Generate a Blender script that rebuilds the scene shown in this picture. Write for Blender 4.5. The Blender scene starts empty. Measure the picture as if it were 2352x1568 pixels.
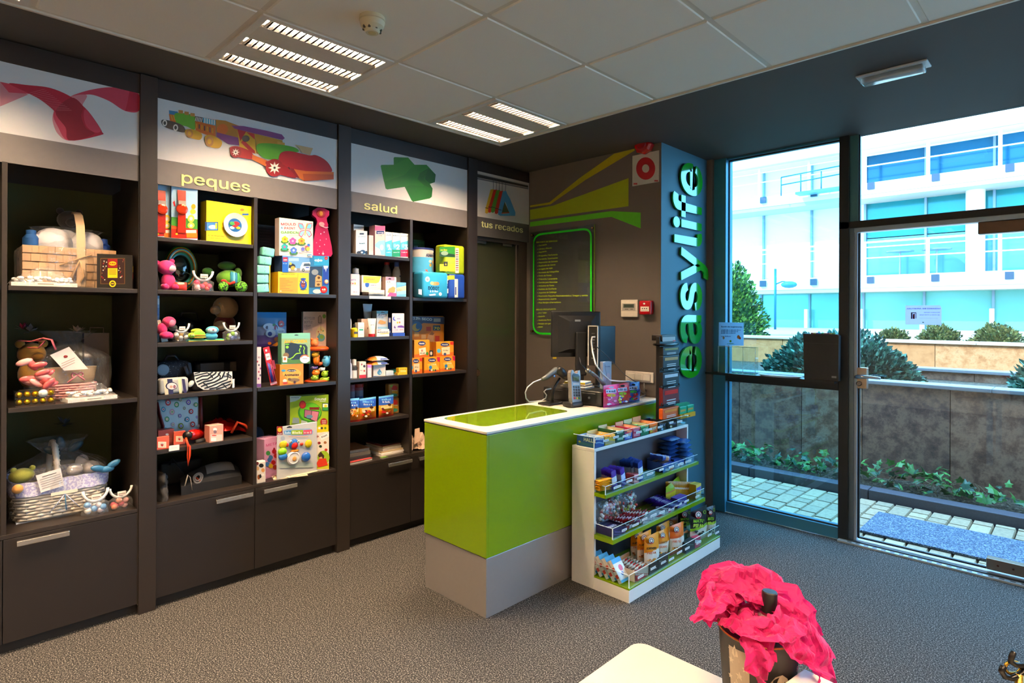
import bpy,math,random
import numpy as np
from mathutils import Matrix,Vector,noise as mnoise
random.seed(7)
SC=bpy.context.scene
COL=SC.collection
# ------------------------------------------------------------------ camera, sky, sun, exposure
EYE=np.array([0.0,0.0,1.55]);YAW,ROLL,FPX,VCY,UCX=0.77706,-0.0038056,1357.5,721.36,1176.0
_f=np.array([-math.sin(YAW),math.cos(YAW),0.0]);_r0=np.array([math.cos(YAW),math.sin(YAW),0.0]);_d0=np.array([0,0,-1.0])
_r=math.cos(ROLL)*_r0+math.sin(ROLL)*_d0;_d=-math.sin(ROLL)*_r0+math.cos(ROLL)*_d0
cam=bpy.data.cameras.new('camera');cam.sensor_width=36;cam.lens=FPX/2352*36
cam.shift_y=-(784-VCY)/2352;cam.clip_start=0.02;cam.clip_end=300
cam_ob=bpy.data.objects.new('camera',cam);COL.objects.link(cam_ob)
cam_ob.matrix_world=Matrix(((_r[0],-_d[0],-_f[0],EYE[0]),(_r[1],-_d[1],-_f[1],EYE[1]),(_r[2],-_d[2],-_f[2],EYE[2]),(0,0,0,1)))
SC.camera=cam_ob
W=bpy.data.worlds.new('world');SC.world=W;W.use_nodes=True
W.node_tree.nodes['Background'].inputs[0].default_value=(0.30,0.60,1.0,1)
W.node_tree.nodes['Background'].inputs[1].default_value=12.0
sun=bpy.data.lights.new('sun','SUN');sun.energy=6.0;sun.angle=0.01;sun.color=(1.0,0.93,0.82)
sun_ob=bpy.data.objects.new('sun',sun);COL.objects.link(sun_ob)
sun_ob.rotation_euler=Vector((0.42,0.82,-0.80)).to_track_quat('-Z','Y').to_euler()
SC.view_settings.view_transform='Standard';SC.view_settings.look='None';SC.view_settings.gamma=1
SC.view_settings.use_curve_mapping=False;SC.view_settings.exposure=0.0
SC.cycles.transparent_max_bounces=24;SC.cycles.max_bounces=8;SC.cycles.diffuse_bounces=5
SC.cycles.caustics_reflective=False;SC.cycles.caustics_refractive=False;SC.cycles.sample_clamp_indirect=6
LAMP_POWER=530.0
# ------------------------------------------------------------------ materials
_M={}
def lin(h):
 c=[int(h[i:i+2],16)/255 for i in(0,2,4)]
 return tuple(x/12.92 if x<=.04045 else((x+.055)/1.055)**2.4 for x in c)+(1,)
def M(col,rough=.5,metal=0,var=0.06,scale=30,bump=0,bscale=200,coat=0,emit=0,sheen=0,tr=0):
 """procedural principled material; a noise gives slight tone variation, optional fine bump"""
 k=(col,rough,metal,var,scale,bump,bscale,coat,emit,sheen,tr)
 if k in _M:return _M[k]
 m=bpy.data.materials.new('paint_'+col);m.use_nodes=True;nt=m.node_tree;b=nt.nodes['Principled BSDF']
 c=lin(col);b.inputs['Base Color'].default_value=c;b.inputs['Roughness'].default_value=rough
 b.inputs['Metallic'].default_value=metal;b.inputs['Coat Weight'].default_value=coat
 b.inputs['Coat Roughness'].default_value=.06
 if tr:b.inputs['Transmission Weight'].default_value=tr
 if sheen:b.inputs['Sheen Weight'].default_value=sheen
 if emit:
  b.inputs['Emission Color'].default_value=c;b.inputs['Emission Strength'].default_value=emit
 if var or bump:
  tc=nt.nodes.new('ShaderNodeTexCoord')
 if var:
  n=nt.nodes.new('ShaderNodeTexNoise');n.inputs['Scale'].default_value=scale;n.inputs['Detail'].default_value=3
  mx=nt.nodes.new('ShaderNodeMix');mx.data_type='RGBA'
  mx.inputs['A'].default_value=tuple(x*(1-var)for x in c[:3])+(1,);mx.inputs['B'].default_value=tuple(min(1,x*(1+var))for x in c[:3])+(1,)
  nt.links.new(tc.outputs['Object'],n.inputs['Vector']);nt.links.new(n.outputs['Fac'],mx.inputs['Factor']);nt.links.new(mx.outputs['Result'],b.inputs['Base Color'])
 if bump:
  n2=nt.nodes.new('ShaderNodeTexNoise');n2.inputs['Scale'].default_value=bscale;n2.inputs['Detail'].default_value=4
  bp=nt.nodes.new('ShaderNodeBump');bp.inputs['Strength'].default_value=bump;bp.inputs['Distance'].default_value=.004
  nt.links.new(tc.outputs['Object'],n2.inputs['Vector']);nt.links.new(n2.outputs['Fac'],bp.inputs['Height']);nt.links.new(bp.outputs['Normal'],b.inputs['Normal'])
 _M[k]=m
 return m
def ramp_mat(name,cols,scale=8,detail=8,rough=.7,bump=0,voronoi=False,stops=None,dist=.01,nrough=.6):
 if name in _M:return _M[name]
 m=bpy.data.materials.new(name);m.use_nodes=True;nt=m.node_tree;b=nt.nodes['Principled BSDF'];b.inputs['Roughness'].default_value=rough
 tc=nt.nodes.new('ShaderNodeTexCoord')
 n=nt.nodes.new('ShaderNodeTexVoronoi' if voronoi else 'ShaderNodeTexNoise');n.inputs['Scale'].default_value=scale
 if not voronoi:n.inputs['Detail'].default_value=detail;n.inputs['Roughness'].default_value=nrough
 r=nt.nodes.new('ShaderNodeValToRGB');e=r.color_ramp
 stops=stops or[.3+.4*i/(len(cols)-1)for i in range(len(cols))]
 while len(e.elements)<len(cols):e.elements.new(.5)
 for i,c in enumerate(cols):e.elements[i].position=stops[i];e.elements[i].color=lin(c)
 nt.links.new(tc.outputs['Object'],n.inputs['Vector'])
 nt.links.new(n.outputs['Color' if voronoi else 'Fac'],r.inputs['Fac']);nt.links.new(r.outputs['Color'],b.inputs['Base Color'])
 if bump:
  bp=nt.nodes.new('ShaderNodeBump');bp.inputs['Strength'].default_value=bump;bp.inputs['Distance'].default_value=dist
  nt.links.new(n.outputs['Fac' if not voronoi else 'Distance'],bp.inputs['Height']);nt.links.new(bp.outputs['Normal'],b.inputs['Normal'])
 _M[name]=m
 return m
def clear(tint='ffffff',ior=1.45,rough=0.0,bump=0,bscale=25,haze=0,name=None):
 """thin clear sheet: tinted transparency with a fresnel reflection, optional crinkle and haze"""
 k=('clear',tint,ior,rough,bump,bscale,haze)
 if k in _M:return _M[k]
 m=bpy.data.materials.new(name or 'clear_'+tint);m.use_nodes=True;nt=m.node_tree;nt.nodes.remove(nt.nodes['Principled BSDF'])
 out=nt.nodes['Material Output'];t=nt.nodes.new('ShaderNodeBsdfTransparent');t.inputs[0].default_value=lin(tint)
 g=nt.nodes.new('ShaderNodeBsdfGlossy');g.inputs['Roughness'].default_value=rough;g.inputs[0].default_value=(1,1,1,1)
 lw=nt.nodes.new('ShaderNodeLayerWeight');lw.inputs['Blend'].default_value=.5
 pw=nt.nodes.new('ShaderNodeMath');pw.operation='POWER';pw.inputs[1].default_value=4.5;nt.links.new(lw.outputs['Facing'],pw.inputs[0])
 fr=nt.nodes.new('ShaderNodeMath');fr.operation='MULTIPLY_ADD';r0=((ior-1)/(ior+1))**2;fr.inputs[1].default_value=1-r0;fr.inputs[2].default_value=r0;nt.links.new(pw.outputs[0],fr.inputs[0])
 mx=nt.nodes.new('ShaderNodeMixShader')
 nt.links.new(fr.outputs[0],mx.inputs[0]);nt.links.new(g.outputs[0],mx.inputs[2])
 if haze:
  d=nt.nodes.new('ShaderNodeBsdfDiffuse');d.inputs[0].default_value=lin(tint);mh=nt.nodes.new('ShaderNodeMixShader');mh.inputs[0].default_value=haze
  nt.links.new(t.outputs[0],mh.inputs[1]);nt.links.new(d.outputs[0],mh.inputs[2]);nt.links.new(mh.outputs[0],mx.inputs[1])
 else:nt.links.new(t.outputs[0],mx.inputs[1])
 if bump:
  tc=nt.nodes.new('ShaderNodeTexCoord');n2=nt.nodes.new('ShaderNodeTexNoise');n2.inputs['Scale'].default_value=bscale;n2.inputs['Detail'].default_value=3
  bp=nt.nodes.new('ShaderNodeBump');bp.inputs['Strength'].default_value=bump;bp.inputs['Distance'].default_value=.02
  nt.links.new(tc.outputs['Object'],n2.inputs['Vector']);nt.links.new(n2.outputs['Fac'],bp.inputs['Height'])
  nt.links.new(bp.outputs['Normal'],g.inputs['Normal']);nt.links.new(bp.outputs['Normal'],lw.inputs['Normal'])
 nt.links.new(mx.outputs[0],out.inputs[0]);_M[k]=m
 return m
def thin_paper(col):
 """paper that lets light through"""
 k=('paper',col)
 if k in _M:return _M[k]
 m=bpy.data.materials.new('paper_'+col);m.use_nodes=True;nt=m.node_tree;b=nt.nodes['Principled BSDF'];b.inputs['Base Color'].default_value=lin(col);b.inputs['Roughness'].default_value=.5
 t=nt.nodes.new('ShaderNodeBsdfTranslucent');t.inputs[0].default_value=lin(col);mx=nt.nodes.new('ShaderNodeMixShader');mx.inputs[0].default_value=.6
 nt.links.new(b.outputs[0],mx.inputs[1]);nt.links.new(t.outputs[0],mx.inputs[2]);nt.links.new(mx.outputs[0],nt.nodes['Material Output'].inputs[0]);_M[k]=m
 return m
 # ------------------------------------------------------------------ objects
def tag(o,label=None,cat=None,group=None,kind=None):
 for k,v in(('label',label),('category',cat),('group',group),('kind',kind)):
  if v:o[k]=v
 return o
def thing(name,label,cat,loc,rz=0.0,group=None):
 o=bpy.data.objects.new(name,None);COL.objects.link(o);o.location=loc;o.rotation_euler=(0,0,rz);o.empty_display_size=.05
 o['_m']=[x for row in(Matrix.Translation(loc)@Matrix.Rotation(rz,4,'Z'))for x in row]
 return tag(o,label,cat,group)
def copy_thing(src,loc=None,rz=None,label=None,group=None):
 def cp(o,par):
  c=o.copy();COL.objects.link(c)
  if par:c.parent=par
  for ch in list(o.children):cp(ch,c)
  return c
 r=cp(src,src.parent)
 if loc is not None:r.location=loc
 if rz is not None:r.rotation_euler=(0,0,rz)
 return tag(r,label,None,group)
_text={}
try:
 import os
 FONT=bpy.data.fonts.load(os.path.join(bpy.utils.system_resource('DATAFILES',path='fonts'),'Inter.woff2'))
except Exception:FONT=None
def text_mesh(s,bold=0):
 k=(s,bold)
 if k not in _text:
  c=bpy.data.curves.new('lettering','FONT');c.body=s;c.size=1;c.resolution_u=3
  if FONT:c.font=FONT
  o=bpy.data.objects.new('lettering',c);me=o.to_mesh()
  v=[(p.co.x,p.co.y)for p in me.vertices];f=[tuple(p.vertices)for p in me.polygons]
  o.to_mesh_clear();bpy.data.objects.remove(o);bpy.data.curves.remove(c)
  if bold:
   E={(a,b)for q in f for a,b in zip(q,q[1:]+q[:1])};nn=[[0,0]for _ in v]
   for a,b in E:
    if(b,a)not in E:
     dx,dy=v[b][0]-v[a][0],v[b][1]-v[a][1];L=math.hypot(dx,dy)or 1
     for i in(a,b):nn[i][0]+=dy/L;nn[i][1]-=dx/L
   v=[(p[0]+bold*n[0]/(math.hypot(*n)or 1),p[1]+bold*n[1]/(math.hypot(*n)or 1))for p,n in zip(v,nn)]
  _text[k]=(v,f)
 return _text[k]
class G:
 """collects shapes; build() links them as ONE mesh object"""
 def __init__(s):s.v=[];s.f=[];s.mi=[];s.ms=[];s.sm=[];s.T=None;s.layer=0
 def m(s,mat):
  if isinstance(mat,str):mat=M(mat)
  if mat not in s.ms:s.ms.append(mat)
  return s.ms.index(mat)
 def add(s,vs,fs,mat,smooth=False):
  n=len(s.v);i=s.m(mat)
  if s.T is not None:vs=[tuple(s.T@Vector(p))for p in vs]
  s.v+=[tuple(p)for p in vs]
  for f in fs:s.f.append(tuple(n+a for a in f));s.mi.append(i);s.sm.append(smooth)
  return s
 def box(s,x0,x1,y0,y1,z0,z1,mat,faces=None):
  vs=[(x,y,z)for z in(z0,z1)for y in(y0,y1)for x in(x0,x1)]
  fs=[(0,2,3,1),(4,5,7,6),(0,1,5,4),(1,3,7,5),(3,2,6,7),(2,0,4,6)]
  if faces is None:return s.add(vs,fs,mat)
  for f,mm in zip(fs,faces):
   if mm:s.add([vs[i]for i in f],[(0,1,2,3)],mm)
  return s
 def rbox(s,x0,x1,y0,y1,z0,z1,mat,r=.004,n=2):
  """box with rounded vertical and horizontal edges"""
  cx,cy,cz=(x0+x1)/2,(y0+y1)/2,(z0+z1)/2;hx,hy,hz=(x1-x0)/2,(y1-y0)/2,(z1-z0)/2
  r=min(r,hx*.99,hy*.99,hz*.99)
  rings=[]
  prof=[(r*(1-math.sin(a)),r*(1-math.cos(a)))for a in[math.pi/2*i/n for i in range(n+1)]][::-1]
  # prof: (inset, dz) from bottom cap edge up to full
  lv=[(hz,i,d)for i,d in prof]
  vs=[];fs=[]
  def ring(ins,z):
   pts=[]
   for qx,qy,a0 in((1,1,0),(-1,1,90),(-1,-1,180),(1,-1,270)):
    for k in range(n+1):
     a=math.radians(a0+90*k/n)
     pts.append((cx+qx*(hx-r)+(r-ins)*math.cos(a),cy+qy*(hy-r)+(r-ins)*math.sin(a),z))
   return pts
  L=[]
  for k in range(n+1):
   a=math.pi/2*k/n;L.append(ring(r*(1-math.sin(a)),cz-hz+r*(1-math.cos(a))))
  for k in range(n,-1,-1):
   a=math.pi/2*k/n;L.append(ring(r*(1-math.sin(a)),cz+hz-r*(1-math.cos(a))))
  k=len(L[0])
  for l in L:vs+=l
  for j in range(len(L)-1):
   for i in range(k):fs.append((j*k+i,j*k+(i+1)%k,(j+1)*k+(i+1)%k,(j+1)*k+i))
  fs.append(tuple(range(k))[::-1]);fs.append(tuple((len(L)-1)*k+i for i in range(k)))
  return s.add(vs,fs,mat,n>2)
 def prism(s,pts,y0,y1,mat,side=None):
  """polygon in local x,z extruded along y"""
  n=len(pts);vs=[(x,y0,z)for x,z in pts]+[(x,y1,z)for x,z in pts]
  s.add(vs,[tuple(range(n)),tuple(range(2*n-1,n-1,-1))],mat)
  return s.add(vs,[(i,i+n,(i+1)%n+n,(i+1)%n)for i in range(n)],side or mat)
 def prismz(s,pts,z0,z1,mat,side=None):
  n=len(pts);vs=[(x,y,z0)for x,y in pts]+[(x,y,z1)for x,y in pts]
  s.add(vs,[tuple(range(n-1,-1,-1)),tuple(range(n,2*n))],mat)
  return s.add(vs,[(i,(i+1)%n,(i+1)%n+n,i+n)for i in range(n)],side or mat)
 def lathe(s,prof,mat,c=(0,0,0),n=16,sx=1,sy=1,smooth=True,bands=None,caps=True):
  """prof: (radius, z) from bottom to top around z; bands: material per profile step"""
  vs=[];
  for r,z in prof:
   for i in range(n):
    a=2*math.pi*i/n;vs.append((c[0]+sx*r*math.cos(a),c[1]+sy*r*math.sin(a),c[2]+z))
  for j in range(len(prof)-1):
   mm=bands[j]if bands else mat
   q=vs[j*n:(j+2)*n]
   s.add(q,[(i,(i+1)%n,n+(i+1)%n,n+i)for i in range(n)],mm,smooth)
  if not caps:return s
  if prof[0][0]>0:s.add(vs[:n],[tuple(range(n))[::-1]],bands[0]if bands else mat)
  if prof[-1][0]>0:s.add(vs[-n:],[tuple(range(n))],bands[-1]if bands else mat)
  return s
 def ell(s,c,r,mat,n=14,k=8,rot=None):
  """ellipsoid"""
  R=rot or Matrix.Identity(3)
  vs=[];fs=[]
  for j in range(k+1):
   t=math.pi*j/k
   for i in range(n):
    a=2*math.pi*i/n;p=R@Vector((r[0]*math.sin(t)*math.cos(a),r[1]*math.sin(t)*math.sin(a),-r[2]*math.cos(t)))
    vs.append((c[0]+p.x,c[1]+p.y,c[2]+p.z))
  for j in range(k):
   for i in range(n):fs.append((j*n+i,j*n+(i+1)%n,(j+1)*n+(i+1)%n,(j+1)*n+i))
  return s.add(vs,fs,mat,True)
 def tube(s,pts,r,mat,n=8,closed=False,flat=1.0):
  """tube along a polyline; r number or list; flat squashes it across"""
  P=[Vector(p)for p in pts];m=len(P);rr=r if isinstance(r,(list,tuple))else[r]*m
  vs=[];fs=[];up=Vector((0,0,1))
  prev=None
  for i in range(m):
   a=P[(i-1)%m]if(closed or i>0)else P[i];b=P[(i+1)%m]if(closed or i<m-1)else P[i]
   t=(b-a);t=t.normalized()if t.length>1e-9 else Vector((0,0,1))
   if prev is None:
    x=t.cross(up if abs(t.z)<.95 else Vector((1,0,0))).normalized()
   else:
    x=prev-t*prev.dot(t);x=x.normalized()if x.length>1e-6 else t.orthogonal().normalized()
   prev=x;y=t.cross(x)
   for k in range(n):
    q=2*math.pi*k/n;vs.append(tuple(P[i]+x*rr[i]*math.cos(q)+y*rr[i]*flat*math.sin(q)))
  for i in range(m if closed else m-1):
   for k in range(n):
    j=(i+1)%m
    fs.append((i*n+k,i*n+(k+1)%n,j*n+(k+1)%n,j*n+k))
  if not closed:fs.append(tuple(range(n))[::-1]);fs.append(tuple((m-1)*n+k for k in range(n)))
  return s.add(vs,fs,mat,True)
 def grid(s,nu,nv,fn,mat,smooth=True,matfn=None):
  vs=[fn(i/nu,j/nv)for j in range(nv+1)for i in range(nu+1)]
  fs=[(j*(nu+1)+i,j*(nu+1)+i+1,(j+1)*(nu+1)+i+1,(j+1)*(nu+1)+i)for j in range(nv)for i in range(nu)]
  if not matfn:return s.add(vs,fs,mat,smooth)
  groups={}
  for idx,f in enumerate(fs):
   mm=matfn((idx%nu+.5)/nu,(idx//nu+.5)/nv);groups.setdefault(id(mm),(mm,[]))[1].append(f)
  n=len(s.v);s.v+=[tuple(s.T@Vector(p))if s.T is not None else tuple(p)for p in vs]
  for mm,fl in groups.values():
   i=s.m(mm)
   for f in fl:s.f.append(tuple(n+a for a in f));s.mi.append(i);s.sm.append(smooth)
  return s
 def pillow(s,w,h,t,mats,x0=0,z0=0,y0=0,nu=8,nv=8,seal=.08,crimp=True,sag=0):
  """filled pouch standing up: width w, height h, thickness t; mats=(print fn or material)"""
  def side(sg):
   def fn(u,v):
    b=(max(0,math.sin(math.pi*min(1,max(0,(v-seal)/(1-2*seal)))))**.6)*(max(0,1-(2*u-1)**4))
    x=x0+(u-.5)*w*(1-.07*b);z=z0+v*h
    wob=.004*math.sin(u*23+v*7)if crimp else 0
    return(x,y0+sg*(t/2*b*(1+sag*(.5-v)))+wob*b,z)
   return fn
  mf=mats if callable(mats)else None
  s.grid(nu,nv,side(-1),None if mf else mats,True,mf)
  s.grid(nu,nv,lambda u,v:side(1)(1-u,v),None if mf else mats,True,mf)
  return s
 def text(s,str_,x,z,h,mat,w=None,y=0.0,rot=0,bold=0,depth=0,align='l',T=None):
  """lettering in the local x,z plane facing -y; h = cap height, w = fit width"""
  v,f=text_mesh(str_,bold)
  if not v:return s
  xs=[p[0]for p in v];x0,x1=min(xs),max(xs);k=h/.72
  kx=(w/(x1-x0))if w else k;tw=(x1-x0)*kx
  off={'l':0,'c':-tw/2,'r':-tw}[align]
  c,sn=math.cos(rot),math.sin(rot)
  def tr(p,yy):
   a,b=(p[0]-x0)*kx+off,p[1]*k
   return(x+a*c-b*sn,yy,z+a*sn+b*c)
  vs=[tr(p,y)for p in v]
  if not depth:return s.add(vs,f,mat)
  n=len(v);vs2=vs+[tr(p,y+depth)for p in v]
  ed={}
  for q in f:
   for a,b in zip(q,q[1:]+q[:1]):ed[(a,b)]=1
  sf=[(a,a+n,b+n,b)for(a,b)in ed if(b,a)not in ed]
  return s.add(vs2,list(f)+sf,mat)
 def build(s,name,parent=None,label=None,bevel=0,loc=None):
  me=bpy.data.meshes.new(name);me.from_pydata(s.v,[],s.f)
  for x in s.ms:me.materials.append(x)
  me.polygons.foreach_set('material_index',s.mi);me.polygons.foreach_set('use_smooth',s.sm);me.update()
  o=bpy.data.objects.new(name,me);COL.objects.link(o)
  if parent is not None:o.parent=parent
  if loc:o.location=loc
  if label:o['label']=label
  if bevel:
   b=o.modifiers.new('edge','BEVEL');b.width=bevel;b.segments=2;b.limit_method='ANGLE';b.harden_normals=False
  return o
def struct(g,name,parent=None,bevel=0):
 o=g.build(name,parent,bevel=bevel)
 if parent is None:o['kind']='structure'
 return o
 # ------------------------------------------------------------------ from a point of the photograph to a point of a known plane
ZOOM={'p':(0,0,1),'1':(0,350,3.4833),'2':(0,650,2.6139),'3':(340,400,5.113),'4':(340,660,5.113),'5':(340,880,5.113),'6':(780,480,5.228),'7':(780,680,3.734),'a':(0,100,2.94),'b':(780,300,5.113),'c':(1190,300,3.0156),'d':(1180,680,5.113),'8':(1300,900,6.032),'9':(1300,1100,5.226),'e':(1620,680,2.306),'f':(1600,220,2.7035),'t':(1500,1360,2.7606)}
def pix(z,X,Y):a=ZOOM[z];return a[0]+X/a[2],a[1]+Y/a[2]
def on(ax,val,z,X,Y):
 u,v=pix(z,X,Y);d=_f+_r*(u-UCX)/FPX+_d*(v-VCY)/FPX;i='xyz'.index(ax)
 return EYE+d*(val-EYE[i])/d[i]
class Face:
 """a flat face (local y = off) of a thing, drawn on in real size"""
 def __init__(s,root,zoom,off=0.0,g=None):
  s.M=Matrix([root['_m'][i*4:i*4+4]for i in range(4)]);s.I=s.M.inverted();s.z=zoom;s.off=off;s.g=g or G();s.k=0
 def pt(s,X,Y):
  u,v=pix(s.z,X,Y);d=_f+_r*(u-UCX)/FPX+_d*(v-VCY)/FPX
  o=s.I@Vector(EYE);dd=s.I.to_3x3()@Vector(d);t=(s.off-o.y)/dd.y
  p=o+dd*t;return p.x,p.z
 def lay(s):s.k+=1;return s.off-.0003-.00012*s.k
 def poly(s,pts,mat):
  y=s.lay();s.g.add([(a,y,b)for a,b in(s.pt(*p)for p in pts)],[tuple(range(len(pts)))],mat);return s
 def rect(s,x0,y0,x1,y1,mat):
  return s.poly([(x0,y1),(x1,y1),(x1,y0),(x0,y0)],mat)
 def ell(s,cx,cy,rx,ry,mat,n=16,a0=0,a1=360):
  full=a1-a0>=360;return s.poly([(cx+rx*math.cos(math.radians(a0+(a1-a0)*i/(n if full else n-1))),cy+ry*math.sin(math.radians(a0+(a1-a0)*i/(n if full else n-1))))for i in range(n)][::-1],mat)
 def line(s,pts,w,mat):
  y=s.lay();q=[Vector(s.pt(*p))for p in pts]
  a=Vector(s.pt(0,0));b=Vector(s.pt(1,0));ww=w*(b-a).length/2;vs=[]
  for i,p in enumerate(q):
   t=(q[min(i+1,len(q)-1)]-q[max(i-1,0)]).normalized();n=Vector((-t.y,t.x))*ww
   vs+=[(p.x+n.x,y,p.y+n.y),(p.x-n.x,y,p.y-n.y)]
  s.g.add(vs,[(2*i,2*i+1,2*i+3,2*i+2)for i in range(len(q)-1)],mat);return s
 def text(s,t,x0,y0,x1,y1,h,mat,bold=0,depth=0):
  """lettering from (x0,y0) to (x1,y1) on its base line, h high, in zoom pixels"""
  a=Vector(s.pt(x0,y0));b=Vector(s.pt(x1,y1));c=Vector(s.pt(x0,y0-h))
  y=s.lay();s.g.text(t,a.x,a.y,(c-a).length,mat,w=(b-a).length,y=y-depth,rot=math.atan2(b.y-a.y,b.x-a.x),bold=bold,depth=depth);return s
 def scrib(s,x0,y,x1,h,mat,y1=None,seed=0):
  """print too small to read: a broken row of short strokes"""
  rs=random.Random(seed+int(x0));x=x0;y1=y if y1 is None else y1
  while x<x1-h*.3:
   w=min(rs.uniform(.35,.8)*h,x1-x);a=y+(y1-y)*(x-x0)/(x1-x0);b=a-h*rs.choice((.7,.7,1));s.poly([(x,a),(x+w,a),(x+w*.9,b),(x+w*.1,b)],mat);x+=w+h*rs.choice((.18,.18,.5))
  return s
 def done(s,name,parent,label=None):return s.g.build(name,parent,label)
R90=math.pi/2
SHELF={}
def place(zoom,rect,ax_x,z0,yaw=0.0):
 """front-base centre, width, height of an upright thing whose front shows in rect; ax_x is its front's x"""
 x0,y0,x1,y1=rect;c=on('x',ax_x,zoom,(x0+x1)/2,(y0+y1)/2)
 loc=Vector((ax_x,c[1],z0));I=(Matrix.Translation(loc)@Matrix.Rotation(R90+yaw,4,'Z')).inverted()
 def l(X,Y):
  u,v=pix(zoom,X,Y);d=_f+_r*(u-UCX)/FPX+_d*(v-VCY)/FPX;o=I@Vector(EYE);dd=I.to_3x3()@Vector(d);p=o+dd*(-o.y/dd.y);return p
 ym=(y0+y1)/2;a=l(x0,ym).x;b=l(x1,ym).x;h=l((x0+x1)/2,y0).z
 Mt=I.inverted()@Vector(((a+b)/2,0,0))
 return Vector((Mt.x,Mt.y,z0)),b-a,h
 # ------------------------------------------------------------------ room shell
XS,XB,YB,XC,YW,ZC=-3.494,-4.07,3.766,-2.211,4.51,2.785
LAM=M('28211d',.42,var=.05,scale=14)
LAM2=M('1f1917',.45,var=.05,scale=9)
OLIVE=M('3d4310',.6)
BAND=M('716b67',.5)
PAINT=M('5f5751',.62,var=.03,scale=6,bump=.08,bscale=160)
DARKC=M('3a3836',.75,var=.03,scale=5,bump=.06,bscale=140)
WHITEP=M('e9e4dc',.45,var=.02)
CREAM=M('dcd4c6',.32,var=.02)
ALU=M('c9ccd0',.28,1,var=.04,scale=60)
FRAME=M('35748c',.34,.2,var=.04,scale=20)
BLACK=M('0c0c0d',.35,var=.1)
RUBBER=M('08090a',.6)
GREEN=M('7c9a02',.22,var=.02,coat=.25)
GLASS=clear('f2fbfa',1.5)
GLASSB=clear('d3f1f4',1.52)
ACRYL=clear('f4fafa',1.42)
carpet=ramp_mat('carpet',['0a0a0b','272524','423f3d','8a8580'],scale=170,detail=2,rough=.95,bump=.4,stops=[.38,.47,.54,.64],dist=.004,nrough=.6)
g=G();g.box(-4.2,2.6,-2.7,4.50,-.06,0,carpet);struct(g,'floor')
CEILW=ramp_mat('ceiling_board',['f8eedd','fcf4e6'],scale=420,detail=1,rough=.85,bump=.25,dist=.002)
RUN=M('e6dccb',.4)
g=G();g.box(-4.2,2.6,-2.7,4.70,2.86,2.92,DARKC);ceil=struct(g,'ceiling')
GX=[-3.077+.642*i for i in range(9)];GY=[1.005+.665*i for i in range(-5,4)]
g=G()
g.box(-4.2,GX[0]-.012,-2.7,4.6,ZC,ZC+.07,DARKC);g.box(GX[0]-.012,2.6,GY[-1]+.012,4.6,ZC,ZC+.07,DARKC)
struct(g,'ceiling_border',ceil)
LIGHTS=[(0,6),(0,4),(0,8-0)if 0 else(0,2),(4,2),(4,4),(7,2),(7,4),(4,0),(7,6),(7,0),(0,0)]
LIGHTS=[(i,j)for i,j in LIGHTS if j<8]
# grid cells (i,j): x GX[i]..GX[i+1], y GY[j]..GY[j+1]; GY[5]=1.005
LIGHTS=[(0,7),(0,5),(0,3),(0,1),(4,3),(4,1),(6,5),(6,3),(6,1),(2,1),(4,0),(6,0)]  # the last few are unseen lights, added so their bounce brightens the ceiling
tm=None
for i in range(8):
 for j in range(8):
  if(i,j)in LIGHTS:continue
  if tm is None:
   g=G();g.T=None;w,d=.642-.022,.665-.022
   g.prismz([(0,0),(w,0),(w,d),(0,d)],.006,.03,CEILW)
   g.add([(0,0,.006),(w,0,.006),(w,d,.006),(0,d,.006),(.005,.005,0),(w-.005,.005,0),(w-.005,d-.005,0),(.005,d-.005,0)],[(0,1,5,4),(1,2,6,5),(2,3,7,6),(3,0,4,7),(7,6,5,4)],CEILW)
   o=g.build('ceiling_tile',ceil);tm=o.data
  else:
   o=bpy.data.objects.new('ceiling_tile',tm);COL.objects.link(o);o.parent=ceil
  o.location=(GX[i]+.011,GY[j]+.011,ZC-.002)
g=G()
for x in GX:g.box(x-.0115,x+.0115,GY[0],GY[-1]+.012,ZC+.003,ZC+.03,RUN)
struct(g,'ceiling_runner',ceil)
g=G()
for y in GY:g.box(GX[0],GX[-1],y-.0115,y+.0115,ZC+.0045,ZC+.03,RUN)
struct(g,'ceiling_runner',ceil)
g=G();g.box(GX[0]-.024,GX[0]-.010,GY[0],GY[-1]+.024,ZC-.006,ZC+.03,RUN);g.box(GX[0]-.024,GX[-1],GY[-1]+.010,GY[-1]+.024,ZC-.006,ZC+.03,RUN)
struct(g,'ceiling_edge_trim',ceil)
# walls
g=G();g.box(-4.2,XB-.02,-2.7,4.6,0,2.86,LAM2);struct(g,'wall_left')
g=G();g.prismz([(-4.07,YB),(XC,YB),(XC,4.46),(-2.16,4.46),(-2.16,4.7),(-4.07,4.7)],0,ZC,PAINT);wb=struct(g,'wall_back');g=G();g.box(XC,XC+.003,YB,4.46,0,ZC,M('3c6474',.6,var=.03,scale=6));g.build('column_face',wb)  # blue of the daylight on the column is painted into its face colour
g=G();g.box(-4.2,2.7,-2.8,-2.7,0,2.86,M('ece6dc',.7));struct(g,'wall_rear')
g=G();g.box(2.6,2.7,-2.8,4.6,0,2.86,M('ece6dc',.7));struct(g,'wall_right')
g=G();g.box(-4.5,9.0,-9,4.7,2.93,4.6,M('d8d8d6',.7));g.box(2.7,9,4.40,4.7,0,2.93,M('d8d8d6',.7));g.box(-12,-4.2,-9,4.7,0,4.6,M('d8d8d6',.7));struct(g,'roof')
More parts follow.
